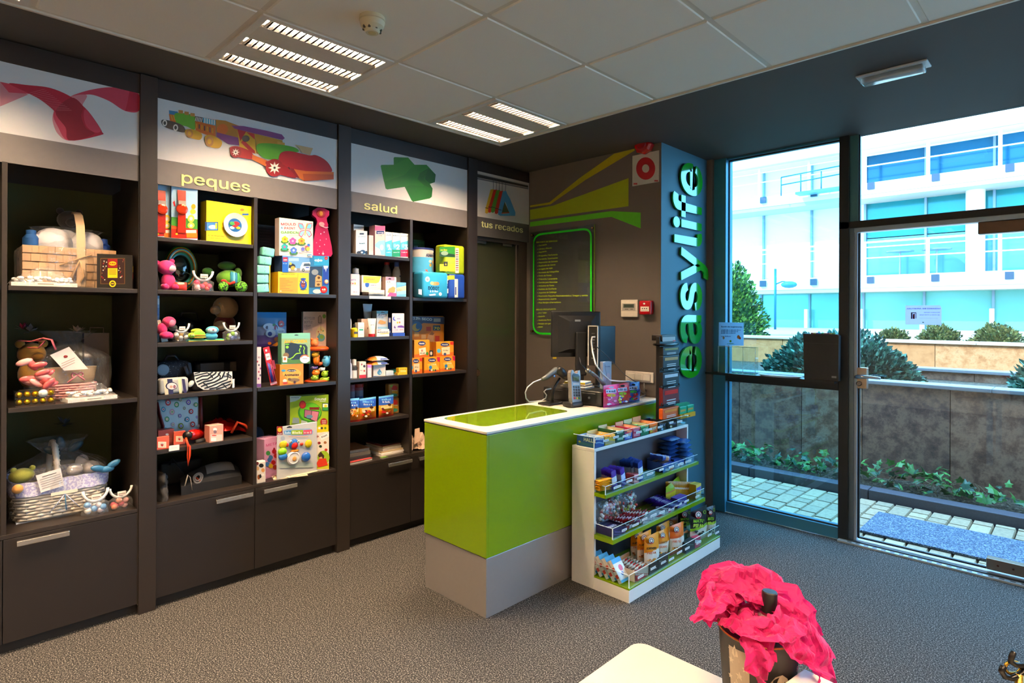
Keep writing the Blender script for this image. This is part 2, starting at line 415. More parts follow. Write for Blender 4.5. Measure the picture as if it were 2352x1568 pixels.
# mural stripes on the back wall (flat painted bands)
def wallpts(pts,z='c'):return[(on('y',YB,z,a,b)[0],on('y',YB,z,a,b)[2])for a,b in pts]
for pts,c in(([(84,531),(225,510),(470,340),(808,138),(806,126),(665,160),(425,330),(218,496),(84,519)],'bdb012'),([(84,617),(766,523),(766,329),(243,519),(84,548)],'a6b40c'),([(84,665),(647,597),(850,676),(850,567),(647,557),(84,633)],'62c81a')):
 q=wallpts(pts);g=G();g.add([(a,YB-.002,b)for a,b in q],[tuple(range(len(q)))],M(c,.55));g.build('painted_stripe',wb)
 # ------------------------------------------------------------------ window wall
g=G()
def bar(x0,x1,z0,z1,y0=YW,y1=YW+.10,m=FRAME):g.box(x0,x1,y0,y1,z0,z1,m)
w1=bpy.data.objects.new('window_1',None);COL.objects.link(w1);w1['kind']='structure'
bar(-2.16,-2.062,0,ZC,YW-.02);g.build('frame_post',w1)
g=G();bar(-1.257,-1.197,0,ZC,YW-.005,YW+.13,M('23272a',.4,.4));g.build('frame_post',w1)
g=G();bar(-2.062,-1.257,0,.078,YW+.005);g.build('bottom_rail',w1)
g=G();bar(-2.062,-1.257,1.035,1.09,YW-.012,YW+.1,M('191b1c',.4,.3));g.box(-2.19,-1.257,YW-.10,YW+.01,1.083,1.10,M('1d2021',.4,.3));g.build('ledge',w1)
g=G();bar(-2.062,-1.257,ZC-.012,ZC);g.build('top_rail',w1)
for z0,z1 in((.078,1.035),(1.09,ZC-.012)):
 g=G();g.box(-2.064,-1.255,YW+.045,YW+.052,z0,z1,GLASSB);g.build('pane',w1)
 g=G();[g.box(a,b,YW+.03,YW+.045,z0,z1,RUBBER)for a,b in((-2.064,-2.055),(-1.264,-1.255))];[g.box(-2.055,-1.264,YW+.03,YW+.045,a,b,RUBBER)for a,b in((z0,z0+.009),(z1-.009,z1))];g.build('gasket',w1)
w2=bpy.data.objects.new('window_2',None);COL.objects.link(w2);w2['kind']='structure'
g=G();bar(-1.257,-.2,2.147,2.192,YW-.005,YW+.13,M('17191a',.4,.4));g.build('transom',w2)
g=G();bar(-1.197,-1.146,2.192,ZC,YW+.02,YW+.1,M('4a7f86',.3,.4));g.build('frame_post',w2)
g=G();g.box(-1.146,-.24,YW+.045,YW+.052,2.192,ZC,GLASS);g.build('pane',w2)
g=G();g.box(-1.146,-1.137,YW+.03,YW+.045,2.192,ZC,RUBBER);g.build('gasket',w2)
g=G();bar(-.268,-.2,0,ZC,YW-.005,YW+.13,M('23272a',.4,.4));g.build('frame_post',w2)
w3=bpy.data.objects.new('window_3',None);COL.objects.link(w3);w3['kind']='structure'
g=G();bar(-.2,2.6,0,.078);bar(-.2,2.6,2.72,ZC);bar(1.1,1.17,.078,2.72);g.build('frame',w3)
for a,b in((-.2,1.1),(1.17,2.6)):g=G();g.box(a,b,YW+.045,YW+.052,.078,2.72,GLASS);g.build('pane',w3)
# glass door
d1=bpy.data.objects.new('door_1',None);COL.objects.link(d1);d1['kind']='structure'
AL2=M('b4c0c6',.35,.4,var=.05,scale=50)
g=G();bar(-1.197,-1.168,0,2.147,YW+.012,YW+.09,M('5f7078',.3,.6));bar(-1.168,-1.150,0,2.147,YW+.025,YW+.08,AL2);bar(-1.197,-.268,2.118,2.147,YW+.015,YW+.09,AL2);g.build('door_frame',d1)
g=G();g.box(-1.146,-.275,YW+.05,YW+.06,.035,2.115,GLASS);g.build('door_pane',d1)
g=G();bar(-1.150,-1.139,.03,2.115,YW+.044,YW+.064,RUBBER);bar(-1.146,-.275,.026,.036,YW+.044,YW+.064,RUBBER);g.build('gasket',d1)
g=G();g.box(-1.25,-.2,YW-.05,YW+.14,0,.012,AL2);g.box(-1.2,-.2,YW-.012,YW+.005,.012,.018,M('1b1d1f',.5));[g.box(-1.19+k*.05,-1.165+k*.05,YW-.04,YW-.025,.012,.0135,M('6f7477',.4,.8))for k in range(19)];g.build('threshold',d1)
g=G();g.rbox(-1.183,-1.092,YW+.030,YW+.075,1.052,1.195,M('a08f7c',.28,1),.004);lk=g.build('lock_plate',d1)
g=G();g.lathe([(.017,0),(.017,.012),(.012,.014)],M('6b6560',.2,1),n=14);o=g.build('lock_cylinder',lk);o.location=(-1.137,YW+.030,1.086);o.rotation_euler=(R90,0,0)
g=G();g.tube([(-1.145,YW+.03,1.135),(-1.145,YW-.012,1.135),(-1.13,YW-.022,1.136),(-1.06,YW-.026,1.139),(-1.0,YW-.024,1.136)],[.011,.011,.012,.011,.009],ALU,10);g.build('door_handle',lk)
BRNZ=M('8d8071',.3,.9)
g=G();g.rbox(-.455,-.275,YW+.025,YW+.085,.03,.098,BRNZ,.004);[g.lathe([(.006,0),(.006,.003)],M('3c3630',.4),(x,0,0))for x in[]];hp=g.build('hinge_plate',d1)
for x in(-.40,-.33):
 g=G();g.lathe([(.006,-.002),(.006,.002)],M('55301c',.4,.5),n=10);o=g.build('screw',hp);o.location=(x,YW+.024,.066);o.rotation_euler=(R90,0,0)
g=G();g.rbox(-.50,-.275,YW+.02,YW+.085,2.045,2.117,M('5a4a3e',.3,.9),.004);g.build('hinge_plate',d1)
# ------------------------------------------------------------------ luminaires
def luminaire(label,i,j):
 x0,y0=GX[i],GY[j];w,d=.642,.665
 t=thing('ceiling_light',label,'light',(x0+w/2,y0+d/2,ZC),0,'recessed louvre ceiling lights')
 g=G();H=w/2-.012;D=d/2-.012;fr=.03;FRM=M('e8e0d2',.35)
 g.box(-H,H,-D,-D+fr,-.004,.03,FRM);g.box(-H,H,D-fr,D,-.004,.03,FRM);g.box(-H,-H+fr,-D+fr,D-fr,-.004,.03,FRM);g.box(H-fr,H,-D+fr,D-fr,-.004,.03,FRM);g.build('frame',t)
 L=D-fr-.004;cs=(-.233,0,.233);hw=.043
 for a,b in((cs[0]+hw,cs[1]-hw),(cs[1]+hw,cs[2]-hw)):
  g=G();g.box(a+.002,b-.002,-L,L,.002,.02,M('dcd2c2',.4));g.build('cover_panel',t)
 for k,c in enumerate(cs):
  g=G();REF=M('f4f2f4',.12,1,var=0)
  g.box(c-hw,c+hw,-L,L,.062,.066,REF)
  for sg in(-1,1):g.add([(c+sg*hw,-L,.002),(c+sg*hw,L,.002),(c+sg*.032,L,.062),(c+sg*.032,-L,.062)],[(0,1,2,3)],REF)
  ch=g.build('reflector',t)
  g=G();g.box(c-.026,c+.026,-L+.03,L-.03,.034,.040,M('ffdcb2',.5,emit=LAMP_POWER,var=0));g.build('lamp_tube',ch)
  g=G()
  for q in range(19):
   y=-L+.02+q*(2*L-.04)/18
   g.add([(c-hw,y,.0),(c+hw,y,.0),(c+.038,y+.004,.018),(c-.038,y+.004,.018),(c-hw,y+.009,.0),(c+hw,y+.009,.0),(c,y+.0045,.009)],[(0,6,3),(0,1,6),(1,2,6),(6,2,3),(4,3,6),(5,4,6),(2,5,6)],M('0c0a0c',.5,1,var=0))
  g.build('louvre',ch)
 return t
LN={(0,7):'square louvre ceiling light near the back corner by the service list wall',(0,5):'square louvre ceiling light above the toy shelves beside the smoke detector',(0,3):'square louvre ceiling light cut off at the top left corner',(0,1):'square louvre ceiling light behind the viewer along the shelf side',(4,3):'square louvre ceiling light overhead in the middle of the room',(4,1):'square louvre ceiling light behind the viewer in the middle row',(6,5):'square louvre ceiling light near the window at the right',(6,3):'square louvre ceiling light at the right beside the viewer',(6,1):'square louvre ceiling light in the rear right corner',(2,1):'square louvre ceiling light behind the viewer beside the middle row',(4,0):'square louvre ceiling light along the rear wall',(6,0):'square louvre ceiling light at the right end of the rear wall'}
for ij in LIGHTS:luminaire(LN[ij],*ij)
# ------------------------------------------------------------------ outside
g=G();g.box(-9,6,4.62,30,-.3,-.05,M('6f6a64',.9));struct(g,'ground')
pav=bpy.data.objects.new('path',None);COL.objects.link(pav);pav['kind']='structure'
PV=[ramp_mat('paver_a',['9a8066','b89e7e'],40,rough=.85),ramp_mat('paver_b',['a48c6e','c0a886'],40,rough=.85),ramp_mat('paver_c',['8e7a64','ae9678'],40,rough=.85)]
rs=random.Random(3);pm={}
x=-2.95;n=0
while x<1.1 and n<296:
 y=4.645+rs.choice((0,.07,.1,.15))-.1;w=.128
 while y<5.70:
  l=rs.choice((.12,.19,.26))
  y1=min(y+l,5.705)
  a=max(y,4.64)
  if y1-a>.03:
   k=(round(y1-a,2),rs.randrange(3))
   if k not in pm:
    g=G();q=k[0]-.006;b=.006
    g.add([(0,0,-.02),(w-.007,0,-.02),(w-.007,q,-.02),(0,q,-.02),(b,b,0),(w-.007-b,b,0),(w-.007-b,q-b,0),(b,q-b,0),(0,0,-.05),(w-.007,0,-.05),(w-.007,q,-.05),(0,q,-.05)],[(4,5,6,7),(0,1,5,4),(1,2,6,5),(2,3,7,6),(3,0,4,7),(8,9,1,0),(9,10,2,1),(10,11,3,2),(11,8,0,3)],PV[k[1]])
    o=g.build('paving_stone',pav);pm[k]=o.data
   else:o=bpy.data.objects.new('paving_stone',pm[k]);COL.objects.link(o);o.parent=pav
   o.location=(x,a,-.006+rs.uniform(-.003,.002));n+=1
  y=y1
 x+=w
MATM=ramp_mat('doormat',['222a40','48546c','9ca4b4'],120,2,.95,.6)
g=G();g.rbox(-1.2,.35,4.78,5.34,-.004,.012,MATM,.004);om=g.build('door_mat');tag(om,'speckled blue grey doormat on the paving outside the glass door','doormat')
STONE=M('3d3740',.6,var=.25,scale=60);
for k in range(5):
 g=G();x0=-3.4+k*1.02;g.rbox(x0,x0+1.013,5.72,5.86,-.05,.068,M('4d4750',.55,var=.3,scale=90),.006);o=g.build('kerb_stone',pav)
 # ivy bed
SOIL=ramp_mat('leaf_litter',['2a241c','57493a','8b7d68'],45,6,.95,1,dist=.03)
g=G();rs=random.Random(5)
g.grid(60,8,lambda u,v:(-3.6+u*5.2,5.86+v*.55,-.02+.07*v+.03*mnoise.noise((u*30,v*5,1))),SOIL);struct(g,'planting_bed')
leafm=[M(c,.4,var=.2,scale=40)for c in('3f7a34','2e5f2c','579a4b','24503a')]
iv=thing('ivy_plant','creeping green ivy covering the bed behind the low kerb','plant',(-1.2,6.1,0))
def leafmesh(m):
 g=G();o=[(0,0),(.38,.05),(.30,.28),(.5,.45),(.2,.55),(0,1),(-.2,.55),(-.5,.45),(-.30,.28),(-.38,.05)]
 vs=[(a,b,-.25*abs(a)+.1*math.sin(b*3))for a,b in o]+[(0,.4,.12)]
 return g.add(vs,[(10,i,(i+1)%10)for i in range(10)],m)
lm=[]
for m in leafm:o=leafmesh(m).build('leaf',iv);lm.append(o.data);o.location=(0,0,.12);o.scale=(.09,)*3
for k in range(290):
 o=bpy.data.objects.new('leaf',lm[k%4]);COL.objects.link(o);o.parent=iv
 xx=rs.uniform(-1.7,1.1);o.location=(xx,(rs.random()**.8)*.33-.19,.06+rs.random()**2*.17)
 s=rs.uniform(.05,.11);o.scale=(s,s,s);o.rotation_euler=(rs.uniform(-.2,1.1),rs.uniform(-.5,.5),rs.uniform(0,6.3))
g=G()
for k in range(26):
 x=rs.uniform(-1.6,1.1);pts=[(x,rs.uniform(-.15,.2),.05)]
 for q in range(6):pts.append((pts[-1][0]+rs.uniform(-.03,.07),pts[-1][1]+rs.uniform(-.03,.03),.06+.08*math.sin(q*.7)+rs.uniform(0,.02)))
 g.tube(pts,.003,M('8a7a5c',.8),4)
g.build('stem',iv)
# stone clad planter walls
SL=[ramp_mat('slate_'+str(i),c,9,14,.75,.35,dist=.01,nrough=.72,stops=[.28,.45,.58,.74])for i,c in enumerate((['3a2420','7a5040','a87a62','5a3c3a'],['422a24','885a44','b08870','644844'],['342422','6a4a42','96705c','503a38']))]
CAP=M('8f8a8e',.7,var=.15,scale=20)
def clad(name,y,x0,x1,z0,z1,w,mats,capm,seed=0,d=.18):
 r=bpy.data.objects.new(name,None);COL.objects.link(r);r['kind']='structure'
 rs=random.Random(seed);x=x0;k=0
 while x<x1:
  ww=w*rs.uniform(.85,1.15);g=G();g.rbox(x,min(x+ww,x1)-.005,y+rs.uniform(0,.006),y+.05,z0,z1,mats[k%len(mats)],.004);g.build('stone_slab',r);x+=ww;k+=1
 g=G();g.box(x0,x1,y+.04,y+d,z0,z1,M('5b5552',.9));g.build('core',r)
 x=x0
 while x<x1:g=G();g.rbox(x,min(x+1.0,x1)-.004,y-.03,y+d+.02,z1,z1+.035,capm,.006);g.build('cap_stone',r);x+=1.0
 return r
clad('wall_planter',6.36,-4.6,2.6,-.02,.905,.62,SL,CAP,1)
ORG=[ramp_mat('stone_'+str(i),c,7,12,.8,.3,dist=.01,nrough=.75)for i,c in enumerate((['8a4c2c','b87848','d09a6a','945a38'],['9c6038','c88a58','b87a4a','84502c']))]
clad('wall_terrace',9.0,-7,3,.6,1.20,.9,ORG,M('d8c6b2',.7,var=.1),2,.25)
clad('wall_step',8.0,-1.55,3,.3,.93,.7,SL,CAP,4)
g=G();g.box(-7,3,6.5,9.0,.4,.84,SOIL);g.box(-12,6,9.2,22,.5,1.14,M('b9b2a6',.9,var=.1,scale=3));struct(g,'terrace_ground')
# bushes
def bush(name,label,c,r,cols,n,leaf,seed,cat='bush',group=None,flat=.0,spr=1.0):
 rs=random.Random(seed);t=thing(name,label,cat,(c[0],c[1],c[2]),0,group)
 g=G();ms=[M(x,.7,var=.2)for x in cols]
 for k in range(n):
  a=rs.uniform(0,6.283);u=rs.uniform(-.15,1);rad=rs.uniform(.72,1.03)
  s=math.sqrt(max(0,1-u*u));wob=1+.22*mnoise.noise((math.cos(a)*s*2.2+seed,math.sin(a)*s*2.2,u*2.2))
  p=Vector((r[0]*s*math.cos(a),r[1]*s*math.sin(a),r[2]*u))*rad*wob;p.z=max(p.z,0.01)
  d=(Vector((p.x/r[0],p.y/r[1],p.z/r[2]+.25))+Vector((rs.uniform(-.6,.6),rs.uniform(-.6,.6),rs.uniform(-.6,.6)))*spr).normalized()
  sd=d.cross(Vector((rs.uniform(-1,1),rs.uniform(-1,1),rs.uniform(-1,1)))).normalized();L=leaf*rs.uniform(.6,1.3)
  q=p+d*L;mm=ms[min(len(ms)-1,int(rad*0)+rs.randrange(len(ms)))]
  g.add([tuple(p-sd*L*.22),tuple(p+d*L*.5-sd*L*.3),tuple(q),tuple(p+d*L*.5+sd*L*.3),tuple(p+sd*L*.22)],[(0,1,2,3,4)],mm)
 o=g.build('foliage',t);o['kind']='stuff'
 g=G();g.ell((0,0,r[2]*.28),(r[0]*.72,r[1]*.72,r[2]*.5),M(cols[0],.9,var=.3),16,8);o=g.build('inner_foliage',t)
 return t
bush('juniper_bush','spreading blue green juniper bush behind the dark stone planter wall',(-2.02,7.3,.82),(.72,.5,.52),['2e5040','3f6a56','6a9a80','1c382c'],11000,.05,1)
bush('juniper_bush','juniper sprig at the right edge above the dark planter wall',(-.22,7.0,.85),(.33,.3,.34),['2e5040','3f6a56','6a9a80'],1800,.05,2)
for k,(X,w,l)in enumerate(((2052,.25,'leftmost of three small round bushes on the terrace wall'),(2157,.31,'middle one of three small round bushes on the terrace wall'),(2290,.34,'largest and rightmost of three small round bushes on the terrace wall'))):
 p=on('y',9.7,'p',X,783);bush('round_bush',l,(p[0],9.7,1.14),(w*.8,w*.8,w*.86),['3c4a1c','585e26','74703a','343c1a'],2600,.035,10+k,group='round bushes on the terrace')
p=on('y',11.5,'p',1672,700);bush('hedge_tree','tall light green rounded tree seen through the left pane',(p[0]-.15,11.5,1.13),(.85,.8,1.45),['33501a','567422','7a9234','243c14'],9000,.07,20,'tree')
# ------------------------------------------------------------------ building opposite
YF=20.0
bld=thing('office_building','white office block with teal glass and balconies across the terrace','building',(-4,21,1.0));bld['_m']=[1,0,0,0,0,1,0,0,0,0,1,0,0,0,0,1]
BW=M('f3f2ee',.6,var=.02);TEAL=M('0a7c80',.12,.25,var=.12,scale=.8);TEAL2=M('0c5a7c',.12,.3,var=.35,scale=.5);TEALG=M('74b4a6',.15,.2,var=.15,scale=.7);SOFF=M('b5ada2',.8);MUL=M('7d8a94',.4,.5);WPAN=M('f6f7f6',.3,var=.02);DK=M('263a4e',.5)
def bp(name,fn,label=None):
 g=G();g.T=Matrix.Translation((4,-21,-1.0));fn(g);return g.build(name,bld,label)
for z0,z1 in((2.38,2.74),(5.17,5.50),(8.0,8.4)):
 bp('floor_slab',lambda g:(g.box(-22,6,YF,YF+6,z0,z1,BW),g.box(-22,6,YF+.02,YF+6,z0-.12,z0-.001,SOFF)))
 for x in np.arange(-9.45,3,1.58):
  bp('drain_box',lambda g:g.box(x-.09,x+.09,YF-.1,YF+.02,z0+.12,z0+.32,DK))
bp('roof_fascia',lambda g:g.box(-22,6,YF-.05,YF+6,6.55,8.0,BW))
for z0,z1,rows in((1.14,2.26,0),(2.74,5.05,1),(5.5,6.55,2)):
 for i,x in enumerate(np.arange(-14.6,4,1.58)):
  left=x<-5.6
  mm=(TEALG,WPAN if left else TEAL,WPAN if left else TEAL2)[rows]
  if rows==1 and not left:
   bp('pane',lambda g:(g.box(x+.02,x+1.55,YF+1.1,YF+1.14,z0,3.95,M('5a98a8',.15,.2,var=.3,scale=.8))))
   bp('pane',lambda g:(g.box(x+.02,x+1.55,YF+1.1,YF+1.14,3.98,z1,TEAL)))
  else:bp('pane',lambda g:g.box(x+.02,x+1.55,YF+(.9 if rows==0 else 1.1),YF+(.94 if rows==0 else 1.14),z0,z1,mm))
  bp('mullion',lambda g:g.box(x-.03,x+.03,YF+.85 if rows==0 else YF+1.0,YF+1.1,z0,z1,MUL))
  if rows==0:bp('bollard',lambda g:g.box(x-.05,x+.05,YF+.5,YF+.62,1.1,1.75,BW))
bp('rear_wall',lambda g:g.box(-22,6,YF+3,YF+6,1,9,M('c9d4d2',.8)))
for z in(2.74,5.5):
 for x in np.arange(-14.4,4,1.58):
  bp('railing_post',lambda g:g.box(x-.04,x+.04,YF+.12,YF+.2,z,z+1.0,BW))
 for dz,th in((.98,.05),(.84,.03),(.52,.03)):
  bp('railing_bar',lambda g:g.box(-16,5,YF+.14,YF+.18,z+dz,z+dz+th,BW if z<5 or dz>.5 else WPAN))
for x in(-2.35,):
 for z0,z1 in((2.74,5.1),):bp('column',lambda g:g.lathe([(.22,z0),(.22,z1)],BW,(x,YF+.8,0),20))
for k,(x,zz)in enumerate(((-4.1,2.74),(-3.2,2.74))):
 def tb(g):
  g.lathe([(.36,.7),(.36,.73)],M('7d97a8',.3,.4),(x,YF+.6,zz),18);g.lathe([(.025,0),(.025,.7)],M('8a8f94',.3,.8),(x,YF+.6,zz));g.lathe([(.22,0),(.2,.02),(.03,.04)],M('8a8f94',.3,.8),(x,YF+.6,zz))
 bp('terrace_table',tb)
 # small stairs/landings rails behind left pane
def rail(g):
 for z in(5.75,6.0):g.tube([(-7.2,YF-.3,z),(-5.4,YF-.3,z+.08)],.02,M('3a6d92',.4,.5),6)
 for xx in(-7.2,-6.6,-6.0):g.tube([(xx,YF-.3,5.4),(xx,YF-.3,6.0)],.018,M('3a6d92',.4,.5),6)
 g.box(-6.7,-5.4,YF-.5,YF-.1,5.35,5.42,M('5b8fa8',.4))
bp('landing_rail',rail)
lp=thing('street_lamp','slim lamp post with drooping head before the white facade','lamp',(-6.55,17.5,1.14))
g=G();g.tube([(0,0,0),(0,0,1.75)],.035,M('2f6f8c',.4,.5),8);g.build('pole',lp)
g=G();g.ell((.38,0,1.28),(.22,.2,.1),M('3f7f9c',.4),12,6);g.tube([(0,0,1.3),(.2,0,1.38),(.38,0,1.35)],.02,M('2f6f8c',.4),6);g.build('lamp_head',lp)
# ------------------------------------------------------------------ shelving along the left wall
HANDLE=M('d9d2cc',.25,.9,var=.03,scale=80)
ZS=(.545,.828,1.115,1.392,1.672,1.950)
def unit(name,label,y0,y1,divs,bays,doors,header,poster=(2.358,2.677)):
 """y0..y1 opening; divs: divider (y0,y1); bays: list of (ya, yb, shelf heights); doors: (ya, yb, handle ya, handle yb)"""
 t=thing(name,label,'shelf unit',(XS,y0,0));t['_m']=[1,0,0,0,0,1,0,0,0,0,1,0,0,0,0,1];ox,oy=XS,y0
 def b(nm,x0,x1,ya,yb,z0,z1,m,par=t,bev=0):
  g=G();g.box(x0-ox,x1-ox,ya-oy,yb-oy,z0,z1,m);return g.build(nm,par,bevel=bev)
 b('back_panel',XB,XB+.012,y0,y1,.3,2.23,OLIVE)
 b('side_panel',XB,XS,y0,y0+.004,.05,2.23,LAM);b('side_panel',XB,XS,y1-.004,y1,.05,2.23,LAM)
 b('plinth',XS-.055,XS-.04,y0,y1,0,.052,M('15110f',.6))
 b('top_fascia',XS-.02,XS-.004,y0,y1,poster[1],2.776,LAM2)
 b('base_top',XB+.012,XS-.002,y0+.004,y1-.004,.525,.545,LAM,bev=.0015)
 for ya,yb in divs:b('divider',XB+.012,XS-.004,ya,yb,.545,2.228,LAM)
 for ya,yb,zs in bays:
  for z in zs:b('shelf',XB+.012,XS-.004,ya+.0045,yb-.0045,z-.022,z,LAM,bev=.0015)
 for ya,yb,ha,hb in doors:
  d=b('door',XS-.020,XS-.002,ya+.0015,yb-.0015,.054,.523,LAM2,bev=.0012)
  if ha:g=G();g.rbox(XS+.012-ox,XS+.026-ox,ha-oy,hb-oy,.488,.512,HANDLE,.003);g.box(XS-.002-ox,XS+.014-ox,ha+.01-oy,ha+.022-oy,.494,.506,HANDLE);g.box(XS-.002-ox,XS+.014-ox,hb-.022-oy,hb-.01-oy,.494,.506,HANDLE);g.build('handle',d)
 po=b('poster',XS-.012,XS-.006,y0+.001,y1-.001,poster[0],poster[1],M('d8d4d0',.35,var=.01))
 hb=b('header_panel',XS-.012,XS-.006,y0+.001,y1-.001,header[0],header[1],BAND)
 return t,po,hb
class YZ:
 """drawing on the plane x = val facing +x, for parts of a unit"""
 def __init__(s,root,zoom,x):
  s.o=root.location;s.z=zoom;s.x=x;s.g=G();s.k=0
 def pt(s,X,Y):p=on('x',s.x,s.z,X,Y);return p[1]-s.o.y,p[2]-s.o.z
 def poly(s,pts,mat):
  s.k+=1;x=s.x-s.o.x+.0003+.00012*s.k;s.g.add([(x,a,b)for a,b in(s.pt(*p)for p in pts)],[tuple(range(len(pts)))],mat);return s
 rect=Face.rect;ell=Face.ell
 def soft(s,pts,mat,n=5):
  """closed smooth outline through the points"""
  P_=[Vector(p)for p in pts];k=len(P_);out=[]
  for i in range(k):
   a,b,c,d=P_[i-1],P_[i],P_[(i+1)%k],P_[(i+2)%k]
   for j in range(n):t=j/n;out.append(tuple(.5*((2*b)+(c-a)*t+(2*a-5*b+4*c-d)*t*t+(3*b-a-3*c+d)*t**3)))
  return s.poly(out,mat)
 def line(s,pts,w,mat):
  q=[Vector(s.pt(*p))for p in pts];a=Vector(s.pt(*pts[0]));b=Vector(s.pt(pts[0][0]+1,pts[0][1]));ww=w*(b-a).length/2;s.k+=1;x=s.x-s.o.x+.0003+.00012*s.k;vs=[]
  for i,p in enumerate(q):
   t=(q[min(i+1,len(q)-1)]-q[max(i-1,0)]).normalized();n=Vector((-t.y,t.x))*ww;vs+=[(x,p.x+n.x,p.y+n.y),(x,p.x-n.x,p.y-n.y)]
  s.g.add(vs,[(2*i,2*i+1,2*i+3,2*i+2)for i in range(len(q)-1)],mat);return s
 def text(s,t,x0,y0,x1,y1,h,mat,bold=0,depth=.004,w=None):
  a=Vector(s.pt(x0,y0));b=Vector(s.pt(x1,y1));c=Vector(s.pt(x0,y0-h));sub=G()
  sub.text(t,0,0,(c-a).length,mat,w=(b-a).length,rot=0,bold=bold,depth=depth)
  s.k+=1;x=s.x-s.o.x+.0003+.00012*s.k+depth
  s.g.add([(x-p[1],a.x+p[0],a.y+p[2])for p in sub.v],sub.f,mat);return s
 def done(s,n,par,label=None):return s.g.build(n,par,label)
H1=(2.226,2.358)
u1,p1,h1=unit('gift_shelf_unit','dark brown shelf unit at the left edge with a red ribbon poster',-.22,.821,[(.285,.304)],[(-.22,.285,(1.115,1.672)),(.304,.821,(1.115,1.672))],[(-.22,.292,-.1,.1),(.292,.821,.338,.533)],H1)
u2,p2,h2=unit('toy_shelf_unit','dark brown shelf unit with a toy train poster and a peques header',.901,1.938,[(1.404,1.424)],[(.901,1.404,ZS[1:]),(1.424,1.938,(1.112,1.672))],[(.901,1.414,1.193,1.395),(1.414,1.938,1.458,1.662)],H1)
u3,p3,h3=unit('health_shelf_unit','dark brown shelf unit with a green cross poster and a salud header',2.030,3.054,[(2.511,2.533)],[(2.030,2.511,ZS[1:]),(2.533,3.054,(1.112,1.667))],[(2.030,2.522,2.321,2.519),(2.522,3.054,2.585,2.78)],H1)
for k,(a,b,l)in enumerate(((.821,.901,'dark wooden pillar between the gift basket shelves and the toy shelves'),(1.938,2.030,'dark wooden pillar between the toy shelves and the health shelves'),(3.054,3.150,'dark wooden pillar between the health shelves and the frosted door'),(-.30,-.22,'dark wooden pillar beyond the left edge of the frame'))):
 t=thing('pillar',l,'pillar',(XS,(a+b)/2,0));w=(b-a)/2-.0005
 g=G();g.box(-.4,.008,-w,w,0,2.776,LAM);g.build('pillar_panel',t,bevel=.0015)
YEL=M('e6e08c',.4,var=.02)
# print: red ribbon
def art(root,po,zoom):return YZ(root,zoom,XS-.006)
a=art(u1,p1,'a');RB=M('9c1230',.6);RB2=M('b93a50',.6);RB3=M('7d0a22',.6);RBL=M('c77f86',.6)
a.poly([(0,258),(190,345),(0,425)],RBL);a.poly([(0,258),(80,275),(200,340),(60,330)],RB2)
a.soft([(480,355),(600,315),(740,295),(860,310),(938,345),(938,455),(845,455),(740,390),(640,350),(580,345),(530,360)],RB2);a.poly([(875,315),(938,345),(938,455),(845,455),(860,400)],RB)
a.soft([(465,360),(585,348),(555,420),(548,500),(575,570),(640,612),(470,655),(395,615),(360,545),(357,480),(390,410)],RBL);a.soft([(360,480),(400,410),(465,360),(560,420),(545,480),(575,560),(630,612),(460,655),(390,560)],RB2)
a.soft([(60,270),(180,280),(340,300),(480,360),(580,440),(650,530),(688,595),(680,618),(470,655),(440,560),(370,460),(280,385),(190,335)],RB);a.soft([(480,365),(560,425),(548,490),(580,570),(635,612),(470,655),(445,570),(375,460)],RB3)
a.soft([(580,445),(648,530),(680,590),(640,600),(585,560),(565,490)],RB2)
for i in range(14):a.line([(200+i*14,335+i*9),(300+i*14,308+i*11)],1.5,RBL)
a.done('ribbon_print',p1)
# print: toy train
a=art(u2,p2,'a');cR,cG,cY,cO,cP,cK,cW,cT=[M(c,.45)for c in('a01616','4f9a1c','c99a1a','c4641a','6a3470','1a1a16','e4dccf','b07c3a')]
a.poly([(1140,450),(1200,460),(1215,520),(1145,515)],M('2f6f9c',.4));a.poly([(1140,475),(1215,490),(1215,550),(1150,535)],cO)
for i in range(4):a.poly([(1150+i*16,480),(1158+i*16,482),(1170+i*16,520),(1162+i*16,518)],cY)
a.soft([(1185,470),(1290,478),(1318,500),(1315,580),(1260,560),(1200,545),(1185,520)],cG)
for i in range(3):a.poly([(1205+i*40,448+i*10),(1235+i*40,452+i*10),(1235+i*40,474+i*10),(1205+i*40,470+i*10)],cT)
a.soft([(1095,515),(1180,530),(1240,560),(1245,600),(1170,585),(1100,555)],cK);a.ell(1112,537,16,22,cW);a.ell(1112,537,9,13,cK);a.ell(1185,568,17,23,cW);a.ell(1185,568,9,13,cK)
a.poly([(1316,490),(1455,515),(1455,640),(1320,590)],cO);a.poly([(1370,500),(1455,518),(1455,555),(1370,535)],M('4fa0b8',.4));a.poly([(1316,490),(1370,500),(1370,532),(1316,525)],cK)
for i in range(5):a.poly([(1322+i*10,495+i*2),(1327+i*10,496+i*2),(1320+i*10,524+i*2),(1315+i*10,523+i*2)],cW);a.poly([(1378+i*16,503+i*3),(1386+i*16,505+i*3),(1386+i*16,538+i*3),(1378+i*16,536+i*3)],cW)
for i in range(7):a.poly([(1322+i*18,540+i*5),(1330+i*18,542+i*5),(1330+i*18,572+i*6),(1322+i*18,570+i*6)],cK if i%2 else cY)
a.soft([(1250,585),(1300,580),(1360,610),(1350,650),(1290,640),(1255,620)],cY);a.ell(1278,608,24,30,cT);a.ell(1278,608,12,15,cY)
a.soft([(1385,625),(1430,620),(1495,660),(1480,705),(1420,700),(1385,665)],cY);a.ell(1412,662,28,36,cT);a.ell(1412,662,14,18,cY)
a.poly([(1455,515),(1520,522),(1620,560),(1620,650),(1540,640),(1460,600)],M('a4701e',.4));a.ell(1500,580,38,36,cO);a.poly([(1460,600),(1620,640),(1620,690),(1540,680),(1460,630)],cP)
